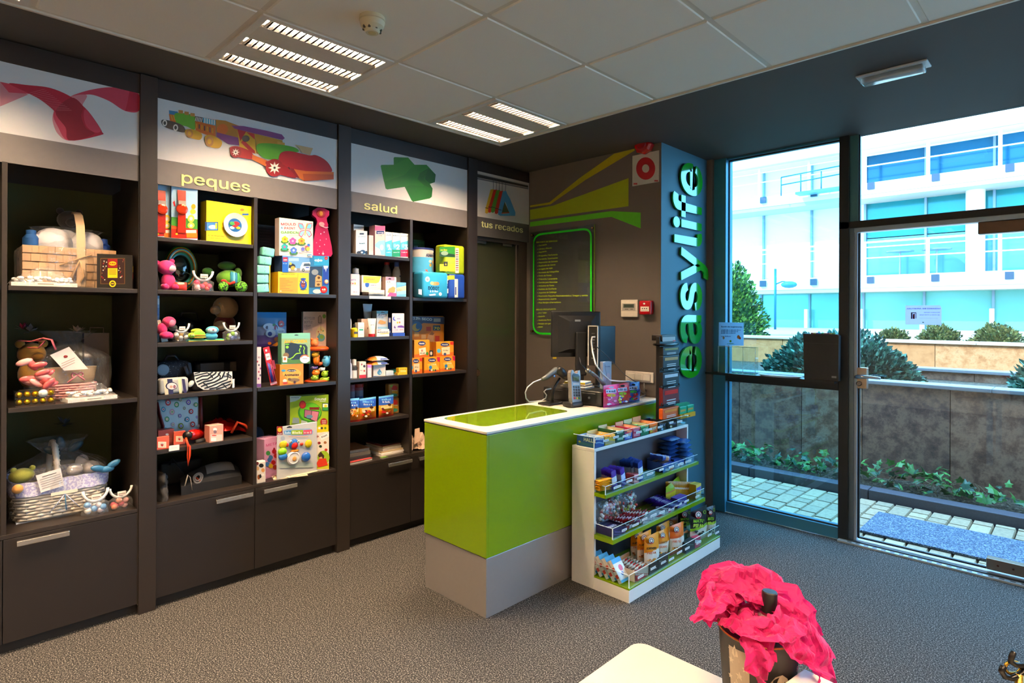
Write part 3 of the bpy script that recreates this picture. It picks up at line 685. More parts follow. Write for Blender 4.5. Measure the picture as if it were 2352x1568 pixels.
a.poly([(1600,580),(1720,610),(1725,745),(1615,700)],cY);a.poly([(1600,580),(1660,595),(1620,660)],cR);a.poly([(1660,598),(1715,610),(1718,650)],cR);a.poly([(1625,670),(1640,650),(1718,725),(1720,745),(1690,735)],cR);a.ell(1657,643,26,22,cK)
a.poly([(1720,610),(1905,655),(1905,700),(1920,720),(1730,745)],M('b5851c',.4));a.poly([(1560,555),(1640,558),(1800,590),(1900,615),(1920,640),(1905,652),(1700,605),(1580,575)],cP)
a.poly([(1870,660),(1920,672),(1920,700),(1870,695)],M('c9963c',.4));a.soft([(1730,690),(1760,675),(1850,678),(1980,700),(2015,730),(1960,740),(1890,770),(1860,785),(1780,775),(1735,730)],cG)
a.soft([(1550,705),(1600,695),(1690,730),(1710,780),(1640,775),(1570,755)],cR);a.poly([(1700,750),(1800,790),(1790,830),(1700,785)],cO)
a.poly([(1990,683),(2110,708),(2090,755),(2030,735),(2025,715)],M('c9a878',.5))
a.soft([(1880,770),(1900,735),(1960,728),(2080,755),(2130,755),(2190,785),(2228,830),(2230,870),(2110,875),(1980,850),(1890,810)],cR);a.poly([(1950,840),(2110,875),(2225,870),(2050,920),(1985,900)],M('7a0f0f',.4))
a.soft([(1790,800),(1840,795),(1930,830),(1985,890),(1985,910),(1870,880),(1810,840)],M('8a1010',.4))
a.poly([(1980,848),(2060,862),(2250,868),(2250,915),(2050,930),(2020,910)],cO);a.poly([(2040,880),(2250,885),(2250,918),(2050,930)],M('a84a12',.4))
for cx,cy,r in((1588,735,38),(1850,840,60)):
 a.ell(cx,cy,r,r*1.0,M('8a1212',.4),20);st=[]
 for i in range(16):rr=r*(.72 if i%2==0 else.34);t=i*math.pi/8;st.append((cx+rr*math.cos(t),cy+rr*math.sin(t)))
 a.poly(st[::-1],cW);a.ell(cx,cy,r*.14,r*.14,cK,8)
a.done('train_print',p2)
# print: green cross
a=art(u3,p3,'b');a.poly([(482,415),(490,402),(636,400),(634,320),(645,310),(805,316),(880,400),(1020,400),(1040,420),(1128,515),(1118,605),(1060,625),(1092,680),(1082,775),(1060,795),(865,835),(845,820),(765,660),(560,690),(540,680)],M('1f6f08',.4))
a.poly([(1045,440),(1128,515),(1118,605),(1060,625),(1000,570),(1010,520),(940,500)],M('145006',.4));a.poly([(940,500),(1010,470),(1040,445),(990,570),(1055,625),(1090,680),(1020,670),(915,570)],M('185a06',.4));a.poly([(765,660),(830,640),(1010,650),(1090,685),(1080,780),(860,835)],M('1a6406',.4));a.poly([(482,415),(636,402),(805,316),(870,400),(760,520),(640,560),(520,600)],M('2a7a0c',.4))
a.done('cross_print',p3)
b_=YZ(u2,'3',XS-.006);b_.text('peques',385,68,1195,162,0,YEL)if 0 else None
def lettering(root,hdr,zoom,txt,xa,ya,xb,yb,h):
 b=YZ(root,zoom,XS-.006);b.text(txt,xa,ya,xb,yb,h,YEL,bold=.012);b.done('lettering',hdr)
lettering(u2,h2,'a','peques',1224,938,1687,990,104)
lettering(u3,h3,'b','salud',285,920,672,966,135)
# ------------------------------------------------------------------ frosted door below the "tus recados" sign
zz=lambda X,Y:on('x',XS,'b',X,Y)[2]
u4=thing('errand_door_unit','dark frosted glass door bay with a clothes hanger poster and a tus recados header','door',(XS,3.15,0))
def b4(nm,x0,x1,ya,yb,z0,z1,m,par=u4,bev=0):
 g=G();g.box(x0-XS,x1-XS,ya-3.15,yb-3.15,z0,z1,m);return g.build(nm,par,bevel=bev)
ZP0,ZH0,ZP1=2.328,2.175,2.69
b4('top_fascia',XS-.02,XS-.004,3.1505,3.765,ZP1,2.776,LAM2)
p4=b4('poster',XS-.012,XS-.006,3.1505,3.764,ZP0,ZP1,M('c9c2ba',.4,var=.01));h4=b4('header_panel',XS-.012,XS-.006,3.1505,3.764,ZH0,ZP0,M('4c4947',.5))
fz=b4('door_pane',XS-.075,XS-.065,3.151,3.655,.01,2.14,M('33372a',.12,var=.08,scale=3,coat=.4))
b4('door_frame',XS-.09,XS-.03,3.663,3.764,0,2.174,M('352d28',.45));b4('door_frame',XS-.09,XS-.03,3.1505,3.663,2.145,2.174,M('352d28',.45));b4('door_frame',XS-.075,XS-.055,3.655,3.663,0,2.145,M('75695f',.4,.3))
b4('rear_panel',XS-.16,XS-.15,3.1505,3.764,0,2.2,M('1c1b18',.7))
for ya,yb in((3.152,3.30),(3.49,3.60)):b4('clamp_rail',XS-.064,XS-.05,ya,yb,2.125,2.147,M('6b6862',.35,.7))
g=G();g.lathe([(.012,0),(.012,.02),(.030,.026),(.034,.045),(.026,.056),(0.001,.058)],M('b59c84',.2,1),n=18);o=g.build('door_knob',u4);o.location=(-.065,.025,on('x',XS-.03,'p',1103,855)[2]);o.rotation_euler=(0,R90,0)
a=YZ(u4,'b',XS-.006);a.poly([(1616,500),(2215,640),(2215,668),(1616,548)],M('2c2a29',.4));a.poly([(1616,500),(2215,640),(2215,648),(1616,510)],M('9c9894',.4));a.poly([(1616,552),(2215,672),(2215,690),(1616,570)],M('6f6d70',.4))
HG=(('c29a1c',1790,1730,690,975),('b32014',1825,1765,695,965),('3f7f2a',1858,1800,700,965),('a8231a',1893,1842,710,980),('3f83b5',1932,1880,712,995))
for k,(c,xt,xb,yt,yb)in enumerate(HG):
 a.line([(xt+12,560+k*8),(xt+20,566+k*8),(xt+14,590),(xt+16,640),(xt+12,yt+20)],5,M('3a3a3c',.3))
 a.poly([(xt-18,yt),(xt+22,yt-4),(xt+34,yt+30),(xb+30,yb-20),(xb-2,yb),(xb-22,yb-10),(xb-18,yb-60)],M(c,.35))
 a.poly([(xb-20,yb-75),(xb+22,yb-65),(xb+20,yb-58),(xb-20,yb-66)],M('262018',.4))
a.poly([(1925,712),(1950,716),(2000,800),(2062,960),(2060,1000),(2040,1000),(1880,1000),(1878,975),(1990,965),(1945,840),(1930,800)],M('3f83b5',.35));a.poly([(1935,835),(1990,962),(1900,972)],M('35402a',.4));a.poly([(1902,965),(1990,955),(1992,968),(1900,976)],M('a0341c',.4))
a.done('hanger_print',p4)
b=YZ(u4,'b',XS-.006);b.text('tus recados',1662,1128,2150,1203,100,M('d9d494',.4),bold=.01);b.done('lettering',h4)
# ------------------------------------------------------------------ counter
ct=thing('service_counter','lime green service counter with a cream top and a grey plinth','counter',(-2.453,2.9,0));O=(-2.453,2.9)
def cb(nm,x0,x1,y0,y1,z0,z1,m,bev=.002,lab=None):
 g=G();g.box(x0-O[0],x1-O[0],y0-O[1],y1-O[1],z0,z1,m);return g.build(nm,ct,lab,bevel=bev)
cb('plinth',-2.705,-2.199,2.056,3.76,0,.304,M('a8a29f',.33,.5,var=.03,scale=60),lab='grey plinth')
cb('green_panel',-2.711,-2.193,2.05,2.066,.308,.934,GREEN);cb('green_panel',-2.209,-2.193,2.066,3.762,.308,.934,GREEN);cb('rear_panel',-2.711,-2.700,2.066,3.762,.308,.934,GREEN)
cb('core',-2.70,-2.21,2.066,3.76,.304,.933,M('3c3c3c',.6),0)
cb('edge_strip',-2.709,-2.195,2.052,3.762,.934,.938,M('2a2d33',.4),0)
tp=cb('worktop',-2.714,-2.190,2.047,3.763,.938,.952,CREAM,.003)
g=G()
def rr(x0,x1,y0,y1,r,n=5):
 q=[]
 for cx,cy,a0 in((x1-r,y1-r,0),(x0+r,y1-r,90),(x0+r,y0+r,180),(x1-r,y0+r,270)):
  for k in range(n+1):a=math.radians(a0+90*k/n);q.append((cx+r*math.cos(a),cy+r*math.sin(a)))
 return q
g.prismz([(a-O[0],b-O[1])for a,b in rr(-2.665,-2.30,2.13,2.86,.05)],.950,.9535,M('86a808',.05,var=.01,coat=1));g.build('glass_inlay',tp,'glossy green glass inlay')
# ------------------------------------------------------------------ snack rack against the counter
WLAM=M('ece7e0',.35,var=.015);RY0,RY1=2.705,3.79
rk=thing('snack_rack','white snack rack with lime shelves and clear guards against the counter','rack',(-2.08,RY0,0))
def rb(nm,x0,x1,y0,y1,z0,z1,m,bev=.0015,par=None):
 g=G();g.box(x0+2.08,x1+2.08,y0-RY0,y1-RY0,z0,z1,m);return g.build(nm,par or rk,bevel=bev)
rb('side_panel',-2.165,-2.005,RY0,RY0+.018,0,.772,WLAM);rb('side_panel',-2.165,-2.005,RY1-.018,RY1,0,.772,WLAM);rb('top_panel',-2.165,-2.005,RY0,RY1,.773,.79,WLAM)
rb('back_panel',-2.10,-2.085,RY0+.018,RY1-.018,.06,.772,M('4a4650',.5));rb('base',-2.004,-1.772,RY0,RY1,0,.068,WLAM);rb('base_shelf',-1.989,-1.770,RY0,RY1,.0685,.078,GREEN)
RSH=((.547,-1.926,.020),(.310,-1.877,.024))
for z,x,th in RSH+((.078,-1.99,.0095),):
 g=G();g.prismz([(a+2.08,b-RY0)for a,b in((-2.084,RY0+.019),(-2.0045,RY0+.019),(-2.0045,RY0),(x,RY0),(x,RY1),(-2.0045,RY1),(-2.0045,RY1-.019),(-2.084,RY1-.019))],z-th,z,GREEN);g.build('shelf',rk,bevel=.0015)
def guard(x0,x1,z0,z1,step):
 g=G();t=.003
 for a in(x1-.006,):g.box(a+2.08-t,a+2.08,.006,RY1-RY0-.006,z0,z1,ACRYL)
 g.box(x0+2.08,x1-.009+2.08,.006,.006+t,z0,z1,ACRYL);g.box(x0+2.08,x1-.009+2.08,RY1-RY0-.006-t,RY1-RY0-.006,z0,z1,ACRYL)
 g.box(x1-.0095+2.08,x1-.0055+2.08,.0055,RY1-RY0-.0055,z1,z1+.002,M('eef4f4',.2));g.box(x0+2.08,x1-.006+2.08,.0055,.0095,z1,z1+.002,M('eef4f4',.2));g.box(x1-.010+2.08,x1-.0055+2.08,.0055,.0098,z0,z1,M('f2f6f6',.2))
 o=g.build('clear_guard',rk);rs=random.Random(int(z0*100));y=.12
 pm=M('f4f2ee',.5,var=.02)
 while y<1.05:
  g2=G();q=G();w=rs.uniform(.05,.075);zz0=z0+(z1-z0)*rs.uniform(.3,.55)
  q.box(0,.0008,-w/2,w/2,0,.013,pm);q.box(.0009,.001,-w/2+.006,w/2-.006,.005,.0075,M('55555a',.6));oo=q.build('price_label',o);oo.location=(x1-.0055+2.08,y,zz0);y+=rs.uniform(.09,.15)
guard(-2.16,-2.005,.790,.853,1);guard(-2.07,RSH[0][1],.547,.592,1);guard(-2.07,RSH[1][1],.310,.370,1);guard(-2.07,-1.770,.078,.146,1)
# ------------------------------------------------------------------ on the back wall
def wall_thing(name,label,cat,z,rect,dep,gap=.0):
 a=on('y',YB-dep-gap,z,rect[0],rect[1]);b=on('y',YB-dep-gap,z,rect[2],rect[3]);x0,x1,z1,z0=a[0],b[0],a[2],b[2]
 t=thing(name,label,cat,((x0+x1)/2,YB-gap,z0));return t,(x1-x0)/2,z1-z0
 # service list board
t=thing('service_board','clear acrylic service price board with a green outline on standoffs','sign',(-3.124,YB,1.375))
g=G();g.box(-.345,.343,-.022,-.016,0,.880,ACRYL);g.box(.339,.343,-.0225,-.0155,0,.880,M('8fae2a',.3));bd=g.build('acrylic_panel',t)
for x in(-.325,.32):
 for z in(.03,.855):g=G();g.lathe([(.009,0),(.009,.024),(.006,.026)],M('b58a5a',.25,1),n=12);o=g.build('standoff',t);o.location=(x,0,z);o.rotation_euler=(R90,0,0)
F=Face(t,'c',-.0225);GL=M('22e01c',.4,var=.02);TX=M('d8ea22',.5,var=.02)
ring=[]
def rrpath(x0,y0,x1,y1,x2,y2,x3,y3,r):
 c=[Vector(p)for p in((x0,y0),(x1,y1),(x2,y2),(x3,y3))];out=[]
 for i in range(4):
  p=c[i];a=(c[i-1]-p).normalized();b=(c[(i+1)%4]-p).normalized()
  for k in range(7):
   th=k/6;q=p+a*r*(1-th)**2+b*r*th**2;out.append((q.x,q.y))
 return out+[out[0],out[1]]
F.line(rrpath(108,722,505,676,505,1411,106,1404,62),9,GL)
L=['SIN COSTE DE SERVICIO','• Farmacia','• Libros y Discos','• Papeleria','• Drogueria / Perfumeria','• Ferreteria / Iluminación','• Reparacion de Calzado','• Duplicado de Llaves','• Arreglos de ropa','• Revelado de Fotografias','• Envio de Flores','• Tintoreria / Lavanderia','• Comida para Mascotas','• Articulos de Fiesta','• Pedidos de Confiteria','• Juguetes de Catálogo','• Reparación Pequeño Electrodoméstico / Imagen y sonido','• Reparaciones Joyeria','• Pilas Relojes s/hermetismo','PREVIO PRESUPUESTO','• ITV / Taller','• Gestoria','• Gestiones Personales','• Relojes con garantia de hermetismo','• Otros']
XE=[272,198,233,197,273,275,275,259,239,283,232,272,273,250,266,267,484,266,298,262,200,186,265,345,172]
for i,s in enumerate(L):
 y=776+i*24.0 if i<19 else 1244+(i-19)*24.3
 if 0<i<19:y=800+(i-1)*23.3
 x0=127 if i in(0,19)else 134
 F.text(s,x0,y+2 if i<10 else y,XE[i],y-8 if i<10 else y-4,13,TX,bold=.02)
F.done('lettering',t)
# fire sign, siren, thermostat, alarm button, socket plate
t,w,h=wall_thing('fire_alarm_sign','square cream sign with a red ring high on the back wall','sign','c',(792,175,975,353),.004)
g=G();g.box(-w,w,-.004,0,0,h,M('e2dccb',.4));g.build('plate',t);F=Face(t,'c',-.004);RD=M('b0141c',.4)
F.ell(884,262,66,78,RD,28);F.ell(884,262,25,29,M('e2dccb',.4),20);F.rect(800,362,826,374,M('c4403a',.5));F.rect(944,342,970,352,M('c4403a',.5));F.done('print',t)
t,w,h=wall_thing('alarm_siren','round red alarm siren on the back wall under the ceiling','alarm','c',(800,56,922,150),.06)
g=G();RDG=M('a80d10',.25,coat=.5);c=Matrix.Translation((0,0,h/2))@Matrix.Rotation(R90,4,'X');g.T=c;g.lathe([(w*.8,0),(w*.95,.012),(w,.03),(w*.98,.055),(w*.8,.072),(.012,.078),(0.001,.078)],RDG,n=8,sy=.8,smooth=False);g.build('siren_body',t)
g=G();g.T=c;g.lathe([(w*.55,.074),(w*.5,.083),(.001,.084)],M('8a0a0c',.3),n=12,sy=.7);g.build('siren_cap',t)
t,w,h=wall_thing('thermostat','cream wall thermostat with a grey display left of the red alarm button','thermostat','d',(1256,42,1453,245),.022)
g=G();g.rbox(-w,w,-.022,0,0,h,M('e6dccb',.4),.006,3);g.build('housing',t);F=Face(t,'d',-.022);F.rect(1272,85,1430,168,M('a8a096',.4));F.rect(1288,92,1414,136,M('4f5a50',.25));F.rect(1300,102,1400,126,M('3c473f',.2));F.rect(1305,148,1345,158,M('6c655c',.4));F.rect(1370,148,1400,158,M('6c655c',.4));F.line([(1262,172),(1446,172)],3,M('b5aa98',.5));F.done('display',t)
t,w,h=wall_thing('alarm_button','red manual fire alarm call point right of the thermostat','alarm','d',(1468,52,1606,215),.05)
g=G();g.rbox(-w,w,-.05,0,0,h,M('b80f1a',.25,coat=.4),.01,3);g.build('housing',t);F=Face(t,'d',-.05);F.rect(1488,122,1588,178,M('e8ddd0',.4));[F.ell(1512+k*24,145,8,7,M('1a1512',.4),8)for k in range(3)];F.ell(1532,88,13,10,M('e8ddd0',.4),10);F.rect(1494,165,1582,170,M('8a7f74',.4));F.done('press_plate',t)
t,w,h=wall_thing('switch_plate','long cream three gang switch plate above the counter end','switch','d',(1310,872,1640,1025),.012)
g=G();g.rbox(-w,w,-.012,0,0,h,M('dfd3c6',.4),.005,2);pl=g.build('plate',t)
for k in range(3):g=G();x=-w+.02+k*(2*w-.04)/3;g.rbox(x+.004,x+(2*w-.04)/3-.004,-.017,-.010,.016,h-.016,M('e8ddd0',.35),.002);g.build('switch_rocker',t)
# big lettering on the column
t=thing('wall_lettering','big glossy green letters running up the blue lit column','sign',(XC+.003,4.15,1.069))
LG=M('12a312',.12,.0,var=.02,coat=1);s='easylife';v,f=text_mesh(s,.02);x0=min(p[0]for p in v);x1=max(p[0]for p in v);k=1.634/(x1-x0)
adv=0
def adv_of(txt):
 if not txt:return x0
 vv,_=text_mesh(txt+'|',.02);bar_=max(p[0]for p in vv)
 b0,_=text_mesh('|',.02);return bar_-max(p[0]for p in b0)
yb=on('x',XC,'c',1246,800)[1]-4.15;ya=on('x',XC,'c',1100,1350)[1]-4.15
xh=[p[1]for p in text_mesh('x',.02)[0]];ky=abs(yb-ya)/(max(xh)-min(xh))
for i,ch in enumerate(s):
 a=adv_of(s[:i])if i else 0;vv,ff=text_mesh(ch,.02);g=G();sub=G()
 pts=[((p[0]+a-x0)*k,p[1]*ky)for p in vv];n=len(pts)
 vs=[(.022,yb-q,p)for p,q in pts]+[(.010,yb-q,p)for p,q in pts];ed={}
 for q in ff:
  for A,B in zip(q,q[1:]+q[:1]):ed[(A,B)]=1
 g.add(vs,list(ff)+[(A,A+n,B+n,B)for(A,B)in ed if(B,A)not in ed],LG);g.add([(.004,p[1],p[2])for p in vs[:n]],list(ff),M('052505',.6))  # dark copy behind each letter is its painted shadow
 g.build('letter',t)
 # smoke detector, emergency light
p=on('z',ZC,'p',855,38);t=thing('smoke_detector','round cream smoke detector on the ceiling','smoke detector',(p[0],p[1],ZC-.003));CR=M('d8cba8',.4)
g=G();g.lathe([(.052,0),(.054,-.016),(.050,-.018)][::-1],CR,n=28);g.build('base',t)
g=G();g.lathe([(.026,-.066),(.030,-.062),(.032,-.054),(.047,-.040),(.052,-.020)],CR,n=28);g.build('cover',t)
g=G();[g.box(.030*math.cos(q)-.004,.030*math.cos(q)+.004,.038*math.sin(q)-.004,.038*math.sin(q)+.004,-.056,-.044,M('4c4434',.5))for q in np.arange(0,6.28,.785)];g.lathe([(.001,-.0675),(.016,-.067),(.018,-.064)],M('c9b87c',.4),n=16);g.build('sensor_vents',t)
a=on('z',ZC,'p',1970,180);b=on('z',ZC,'p',2136,143);t=thing('emergency_light','slim white emergency light on the dark ceiling near the window','light',((a[0]+b[0])/2,(a[1]+b[1])/2,ZC))
w=(b[0]-a[0])/2;g=G();g.rbox(-w,w,-.055,.055,-.010,.0,M('c9cdd0',.35),.004,2);g.build('base_plate',t);g=G();g.rbox(-w*.9,w*.9,-.038,.038,-.042,-.010,clear('eef2f2',1.4,.15,haze=.35),.012,3);g.build('diffuser',t)
g=G();g.tube([(-w*.7,0,-.022),(w*.7,0,-.022)],.009,M('f0f0f0',.3),8);g.box(-w*.78,-w*.7,-.02,.02,-.03,-.012,M('6b7074',.4));g.box(w*.7,w*.78,-.02,.02,-.03,-.012,M('6b7074',.4));g.build('lamp_tube',t)
# ------------------------------------------------------------------ goods: builders
WH,BK,RED,BLU,YLW,ORA,GRN,PNK,PUR,TEA='f2efe8','121214','c8141c','1f4fae','f2c60c','ee7a14','3f9a2a','ef5a9a','5a2f8c','3fb8b0'
def P(c,r=.35):return M(c,r,var=.02)
class It:pass
def C(name,label,cat,z,rect,db,th,z0,cols,yaw=0.0,group=None,x=None,rnd=0):
 """printed carton: cols = front [side [top]]"""
 cs=(cols.split()+[None,None])[:3];cs[1]=cs[1]or cs[0];cs[2]=cs[2]or cs[0]
 loc,w,h=place(z,rect,(XS if x is None else x)-db,z0,yaw)
 i=It();i.t=thing(name,label,cat,loc,R90+yaw,group);i.w,i.h,i.z1,i.z=w,h,z0+h,z
 g=G();f,s,tp=[P(c)for c in cs]
 if rnd:g.rbox(-w/2,w/2,0,th,0,h,f,rnd,2)
 else:g.box(-w/2,w/2,0,th,0,h,f,(s,tp,f,s,f,s));e=.0008;g.box(-w/2+.004,w/2-.004,th*.45,th*.5,h,h+e,s)
 i.body=g.build('carton',i.t);i.F=Face(i.t,z,0.0);i.th=th
 return i
def Z(i,name='print',lab=None):i.F.done(name,i.t,lab)
def PO(name,label,cat,z,rect,db,th,z0,fn,yaw=0.0,group=None,x=None,seal=.07,lean=0.0):
 """filled pouch; fn(u,v)->material"""
 loc,w,h=place(z,rect,(XS if x is None else x)-db,z0,yaw);i=It();i.t=thing(name,label,cat,loc,R90+yaw,group);i.w,i.h,i.z1=w,h,z0+h
 g=G()
 if lean:g.T=Matrix.Rotation(-lean,4,'X')
 g.pillow(w,h,th,fn,seal=seal,nu=10,nv=12);i.body=g.build('pouch',i.t);i.F=Face(i.t,z,-th/2);return i
def LA(name,label,cat,z,rect,db,z0,prof,mat,bands=None,n=18,group=None,x=None,cap=None,sy=1.0,part='bottle',up=False):
 """turned thing: prof in fractions (r of half width, z of height); cap = fraction of height above which it is a cap part"""
 loc,w,h=place(z,rect,(XS if x is None else x)-db,z0);i=It();i.t=thing(name,label,cat,loc,R90,group);i.w,i.h,i.z1=w,h,z0+h
 lo=[(r*w/2,q*h)for r,q in prof]
 if cap is None:g=G();g.lathe(lo,mat,(0,w/2*sy,0),n,1,sy,bands=bands);i.body=g.build(part,i.t)
 else:
  k,cm=cap;g=G();g.lathe(lo[:k+1],mat,(0,w/2*sy,0),n,1,sy,bands=bands);i.body=g.build(part,i.t);g=G();g.lathe(lo[k:],cm,(0,w/2*sy,0),n,1,sy);g.build('cap',i.t)
 return i
def bandfn(rows):
 """rows: [(v_upto, colour)] from bottom"""
 ms=[(v,P(c,.28))for v,c in rows]
 def fn(u,v):
  for a,m in ms:
   if v<=a:return m
  return ms[-1][1]
 return fn
CELLO=clear('fbfbfb',1.5,.03,bump=.9,bscale=22,haze=.06,name='cellophane')
def cello(t,r,h,zb=0.0,seed=0,neck=.3,y0=0.0,nu=26,nv=12,top=.10):
 """crinkled clear wrap gathered at the top"""
 g=G()
 def fn(u,v):
  a=2*math.pi*u;k=(1 if v<.62 else 1-(v-.62)/.2*(1-neck)if v<.82 else neck+(v-.82)/.18*top*4)
  k*=1+.10*mnoise.noise((math.cos(a)*2+seed,math.sin(a)*2,v*5))+(.05 if int(u*nu)%2 else-.05)
  return(r[0]*k*math.cos(a),y0+r[1]*k*math.sin(a),zb+v*h)
 g.grid(nu,nv,fn,CELLO,False);return g.build('cellophane_wrap',t)
def starbow(t,c,r,mat,seed=0):
 g=G();rs=random.Random(seed)
 for k in range(14):
  a=k*2*math.pi/14+rs.uniform(-.1,.1);el=rs.uniform(-.2,1.2);d=Vector((math.cos(a)*math.cos(el),math.sin(a)*math.cos(el),math.sin(el)));s=d.cross(Vector((0,0,1))).normalized()*r*.22
  C0=Vector(c);g.add([tuple(C0),tuple(C0+d*r*.55+s),tuple(C0+d*r),tuple(C0+d*r*.55-s)],[(0,1,2,3)],mat)
 return g.build('star_bow',t)
def weave(g,rx,ry,z0,z1,mat,flare=1.1,rows=8,n=40,y0=0.0,sq=4.0):
 """wicker rows: wavy strands round upright canes"""
 def rad(a):c,s=abs(math.cos(a)),abs(math.sin(a));return(c**sq+s**sq)**(-1/sq)
 for k in range(rows):
  z=z0+(k+.5)*(z1-z0)/rows;f=1+(flare-1)*(k/rows);pts=[]
  for i in range(n):
   a=2*math.pi*i/n;w=1+(.025 if(i+k)%2 else-.02);q=rad(a)*f*w;pts.append((rx*q*math.cos(a),y0+ry*q*math.sin(a),z))
  g.tube(pts,(z1-z0)/rows*.52,mat,5,True)
 for i in range(0,n,2):
  a=2*math.pi*i/n;q=rad(a)
  g.tube([(rx*q*math.cos(a),y0+ry*q*math.sin(a),z0),(rx*q*flare*math.cos(a),y0+ry*q*flare*math.sin(a),z1)],.004,mat,4)
def arch(rx,z0,z1,y,n=14):return[(rx*math.cos(math.pi*k/n),y,z0+(z1-z0)*math.sin(math.pi*k/n))for k in range(n+1)]
def plush(t,parts):
 """parts: (name, colour, [(centre, radii)...])"""
 for nm,c,bl in parts:
  g=G();m=M(c,.85,var=.08,scale=60,sheen=.3,bump=.2,bscale=300);[g.ell(a,r,m,14,9)for a,r in bl];g.build(nm,t)
def favour(label,z,rect,db,z0,body,name='favour_basket',x=None):
 """small clear favour basket with white bow handle and sweets in cellophane"""
 loc,w,h=place(z,rect,(XS if x is None else x)-db,z0);t=thing(name,label,'gift',loc,R90,'small wrapped favours')
 g=G();rs=random.Random(len(label));
 for k in range(9):g.ell((rs.uniform(-.3,.3)*w,.03+rs.uniform(-.012,.012),h*(.1+.3*rs.random())),(w*.13,w*.12,w*.13),P(body[k%len(body)]),8,6)
 g.build('sweets',t)
 g=G();g.tube([(-w*.42*math.cos(a),.03,h*.95-h*.45*math.sin(a))for a in np.linspace(0,math.pi,12)],w*.055,P('f4f1ee'),7);g.build('handle',t)
 g=G();g.box(-w*.16,w*.16,.012,.014,h*.62,h*.8,P('f3e6d6'));g.box(-w*.13,w*.13,.0115,.012,h*.68,h*.71,P('8a6a60'));g.build('tag',t)
 cello(t,(w*.45,.028),h*.66,0.002,len(label),.5,.03,14,8);return t
 # ================================================================== gift unit
Z1,Z2,Z3=1.672,1.115,.545
# --- top: woven basket
loc,w,h=place('1',(190,760,935,1060),XS-.13,Z1);t=thing('gift_basket','flat woven pale wooden basket with white bundles wrapped in cellophane on the top shelf','basket',loc,R90)
WOOD=M('c9a078',.6,var=.15,scale=14);g=G();cy=.15
for k in range(5):
 z0=.004+k*h*.2
 for i in range(12):
  x0=-w/2+i*w/12
  g.rbox(x0-.004,x0+w/12+.002,cy-.13+(.004 if(i+k)%2 else 0),cy-.124+(.004 if(i+k)%2 else 0),z0,z0+h*.185,WOOD,.002,1)
g.box(-w/2,-w/2+.006,cy-.125,cy+.12,.004,h,WOOD);g.box(w/2-.006,w/2,cy-.125,cy+.12,.004,h,WOOD);g.box(-w/2,w/2,cy+.115,cy+.12,.004,h,WOOD);g.box(-w/2,w/2,cy-.12,cy+.12,0,.006,WOOD)
g.build('woven_body',t)
g=G();hh=on('x',XS-.26,'1',580,470)[2]-Z1;hp_=[(0,.01),(0,hh*.3),(.03,hh*.62),(.1,hh*.8),(.27,hh*.94),(.5,hh),(.73,hh*.94),(.9,hh*.8),(1,hh*.5),(1,.02)];[g.grid(1,9,lambda u,v:(.02+.036*u,cy-.138+.27*hp_[round(v*9)][0]+o_,hp_[round(v*9)][1]),M('d9b48c',.5))for o_ in(0,.004)];g.build('handle',t)
g=G();LINEN=M('d9d3d6',.8,var=.06);[g.ell(c,r,LINEN,16,9)for c,r in(((-.06,cy-.02,h+.02),(.085,.08,.085)),((.085,cy-.01,h+.015),(.08,.08,.085)),((.0,cy+.05,h+.03),(.09,.05,.08)))];g.build('bundles',t)
g=G();g.lathe([(.03,0),(.034,.02),(.034,.06),(.02,.08),(.02,.10),(.001,.105)],P('2f5f9c'),(-.15,cy-.05,h-.02),14);g.lathe([(.026,0),(.03,.01),(.03,.04),(.02,.05),(.018,.075),(.001,.08)],P('23489c'),(w/2-.035,cy-.03,h-.01),14);g.build('toiletry_bottle',t)
plush(t,[('teddy','2a2624',[((.02,cy+.06,h+.16),(.055,.05,.05)),((.02,cy+.02,h+.145),(.024,.03,.022)),((-.02,cy+.06,h+.205),(.017,.012,.017)),((.06,cy+.06,h+.205),(.017,.012,.017))])])
g=G();g.tube([(-.05,cy-.138,h*.55),(.02,cy-.142,h*.72),(.08,cy-.138,h*.86)],.007,P('c8a070'),6,flat=.4);g.tube([(.03,cy-.14,h*.7),(0,cy-.142,h*.3),(-.02,cy-.14,.03)],.009,P('b98f60'),6,flat=.4);g.tube([(.03,cy-.14,h*.7),(.05,cy-.142,h*.3),(.035,cy-.14,.03)],.009,P('c49a68'),6,flat=.4);g.build('raffia_bow',t)
cello(t,(w*.53,.15),.30,.004,2,.5,cy-.005,34,12,.06)
# --- chocolate box
i=C('chocolate_box','black chocolate box with red and yellow label on the top gift shelf','box','1',(775,815,1060,1080),.03,.06,Z1,'14100e',yaw=-.30)
F=i.F;F.rect(803,845,1000,1052,P('6a4a1c'));F.rect(808,850,995,1048,P('2a0c0e'));F.rect(862,850,940,922,P('8f0f14'));F.ell(901,888,30,17,P('f0cc14'));F.ell(901,888,26,13,P('e8b810'));F.rect(862,926,940,1003,P('e8c018'));[F.rect(872,938+k*11,930,942+k*11,P('7a5a18'))for k in range(4)];F.ell(901,1050,27,27,P('e8c018'));F.ell(901,1050,17,17,P('241410'));F.rect(890,1044,912,1054,P('c8a020'))
rs=random.Random(4)
for k in range(26):
 X=rs.choice((rs.uniform(815,855),rs.uniform(946,990)));F.ell(X,rs.uniform(858,1035),4.5,4.5,P(rs.choice(('f3ead8','b3202a','8a5a3c'))),8)
F.scrib(876,893,926,10,P('8f0f14'));Z(i)
g=G();g.box(i.w/2+.0004,i.w/2+.001,.012,.045,i.h*.5,i.h*.68,P('e8c018'));g.box(i.w/2+.0004,i.w/2+.001,.012,.045,i.h*.3,i.h*.47,P('8f0f14'));g.build('side_label',i.t)
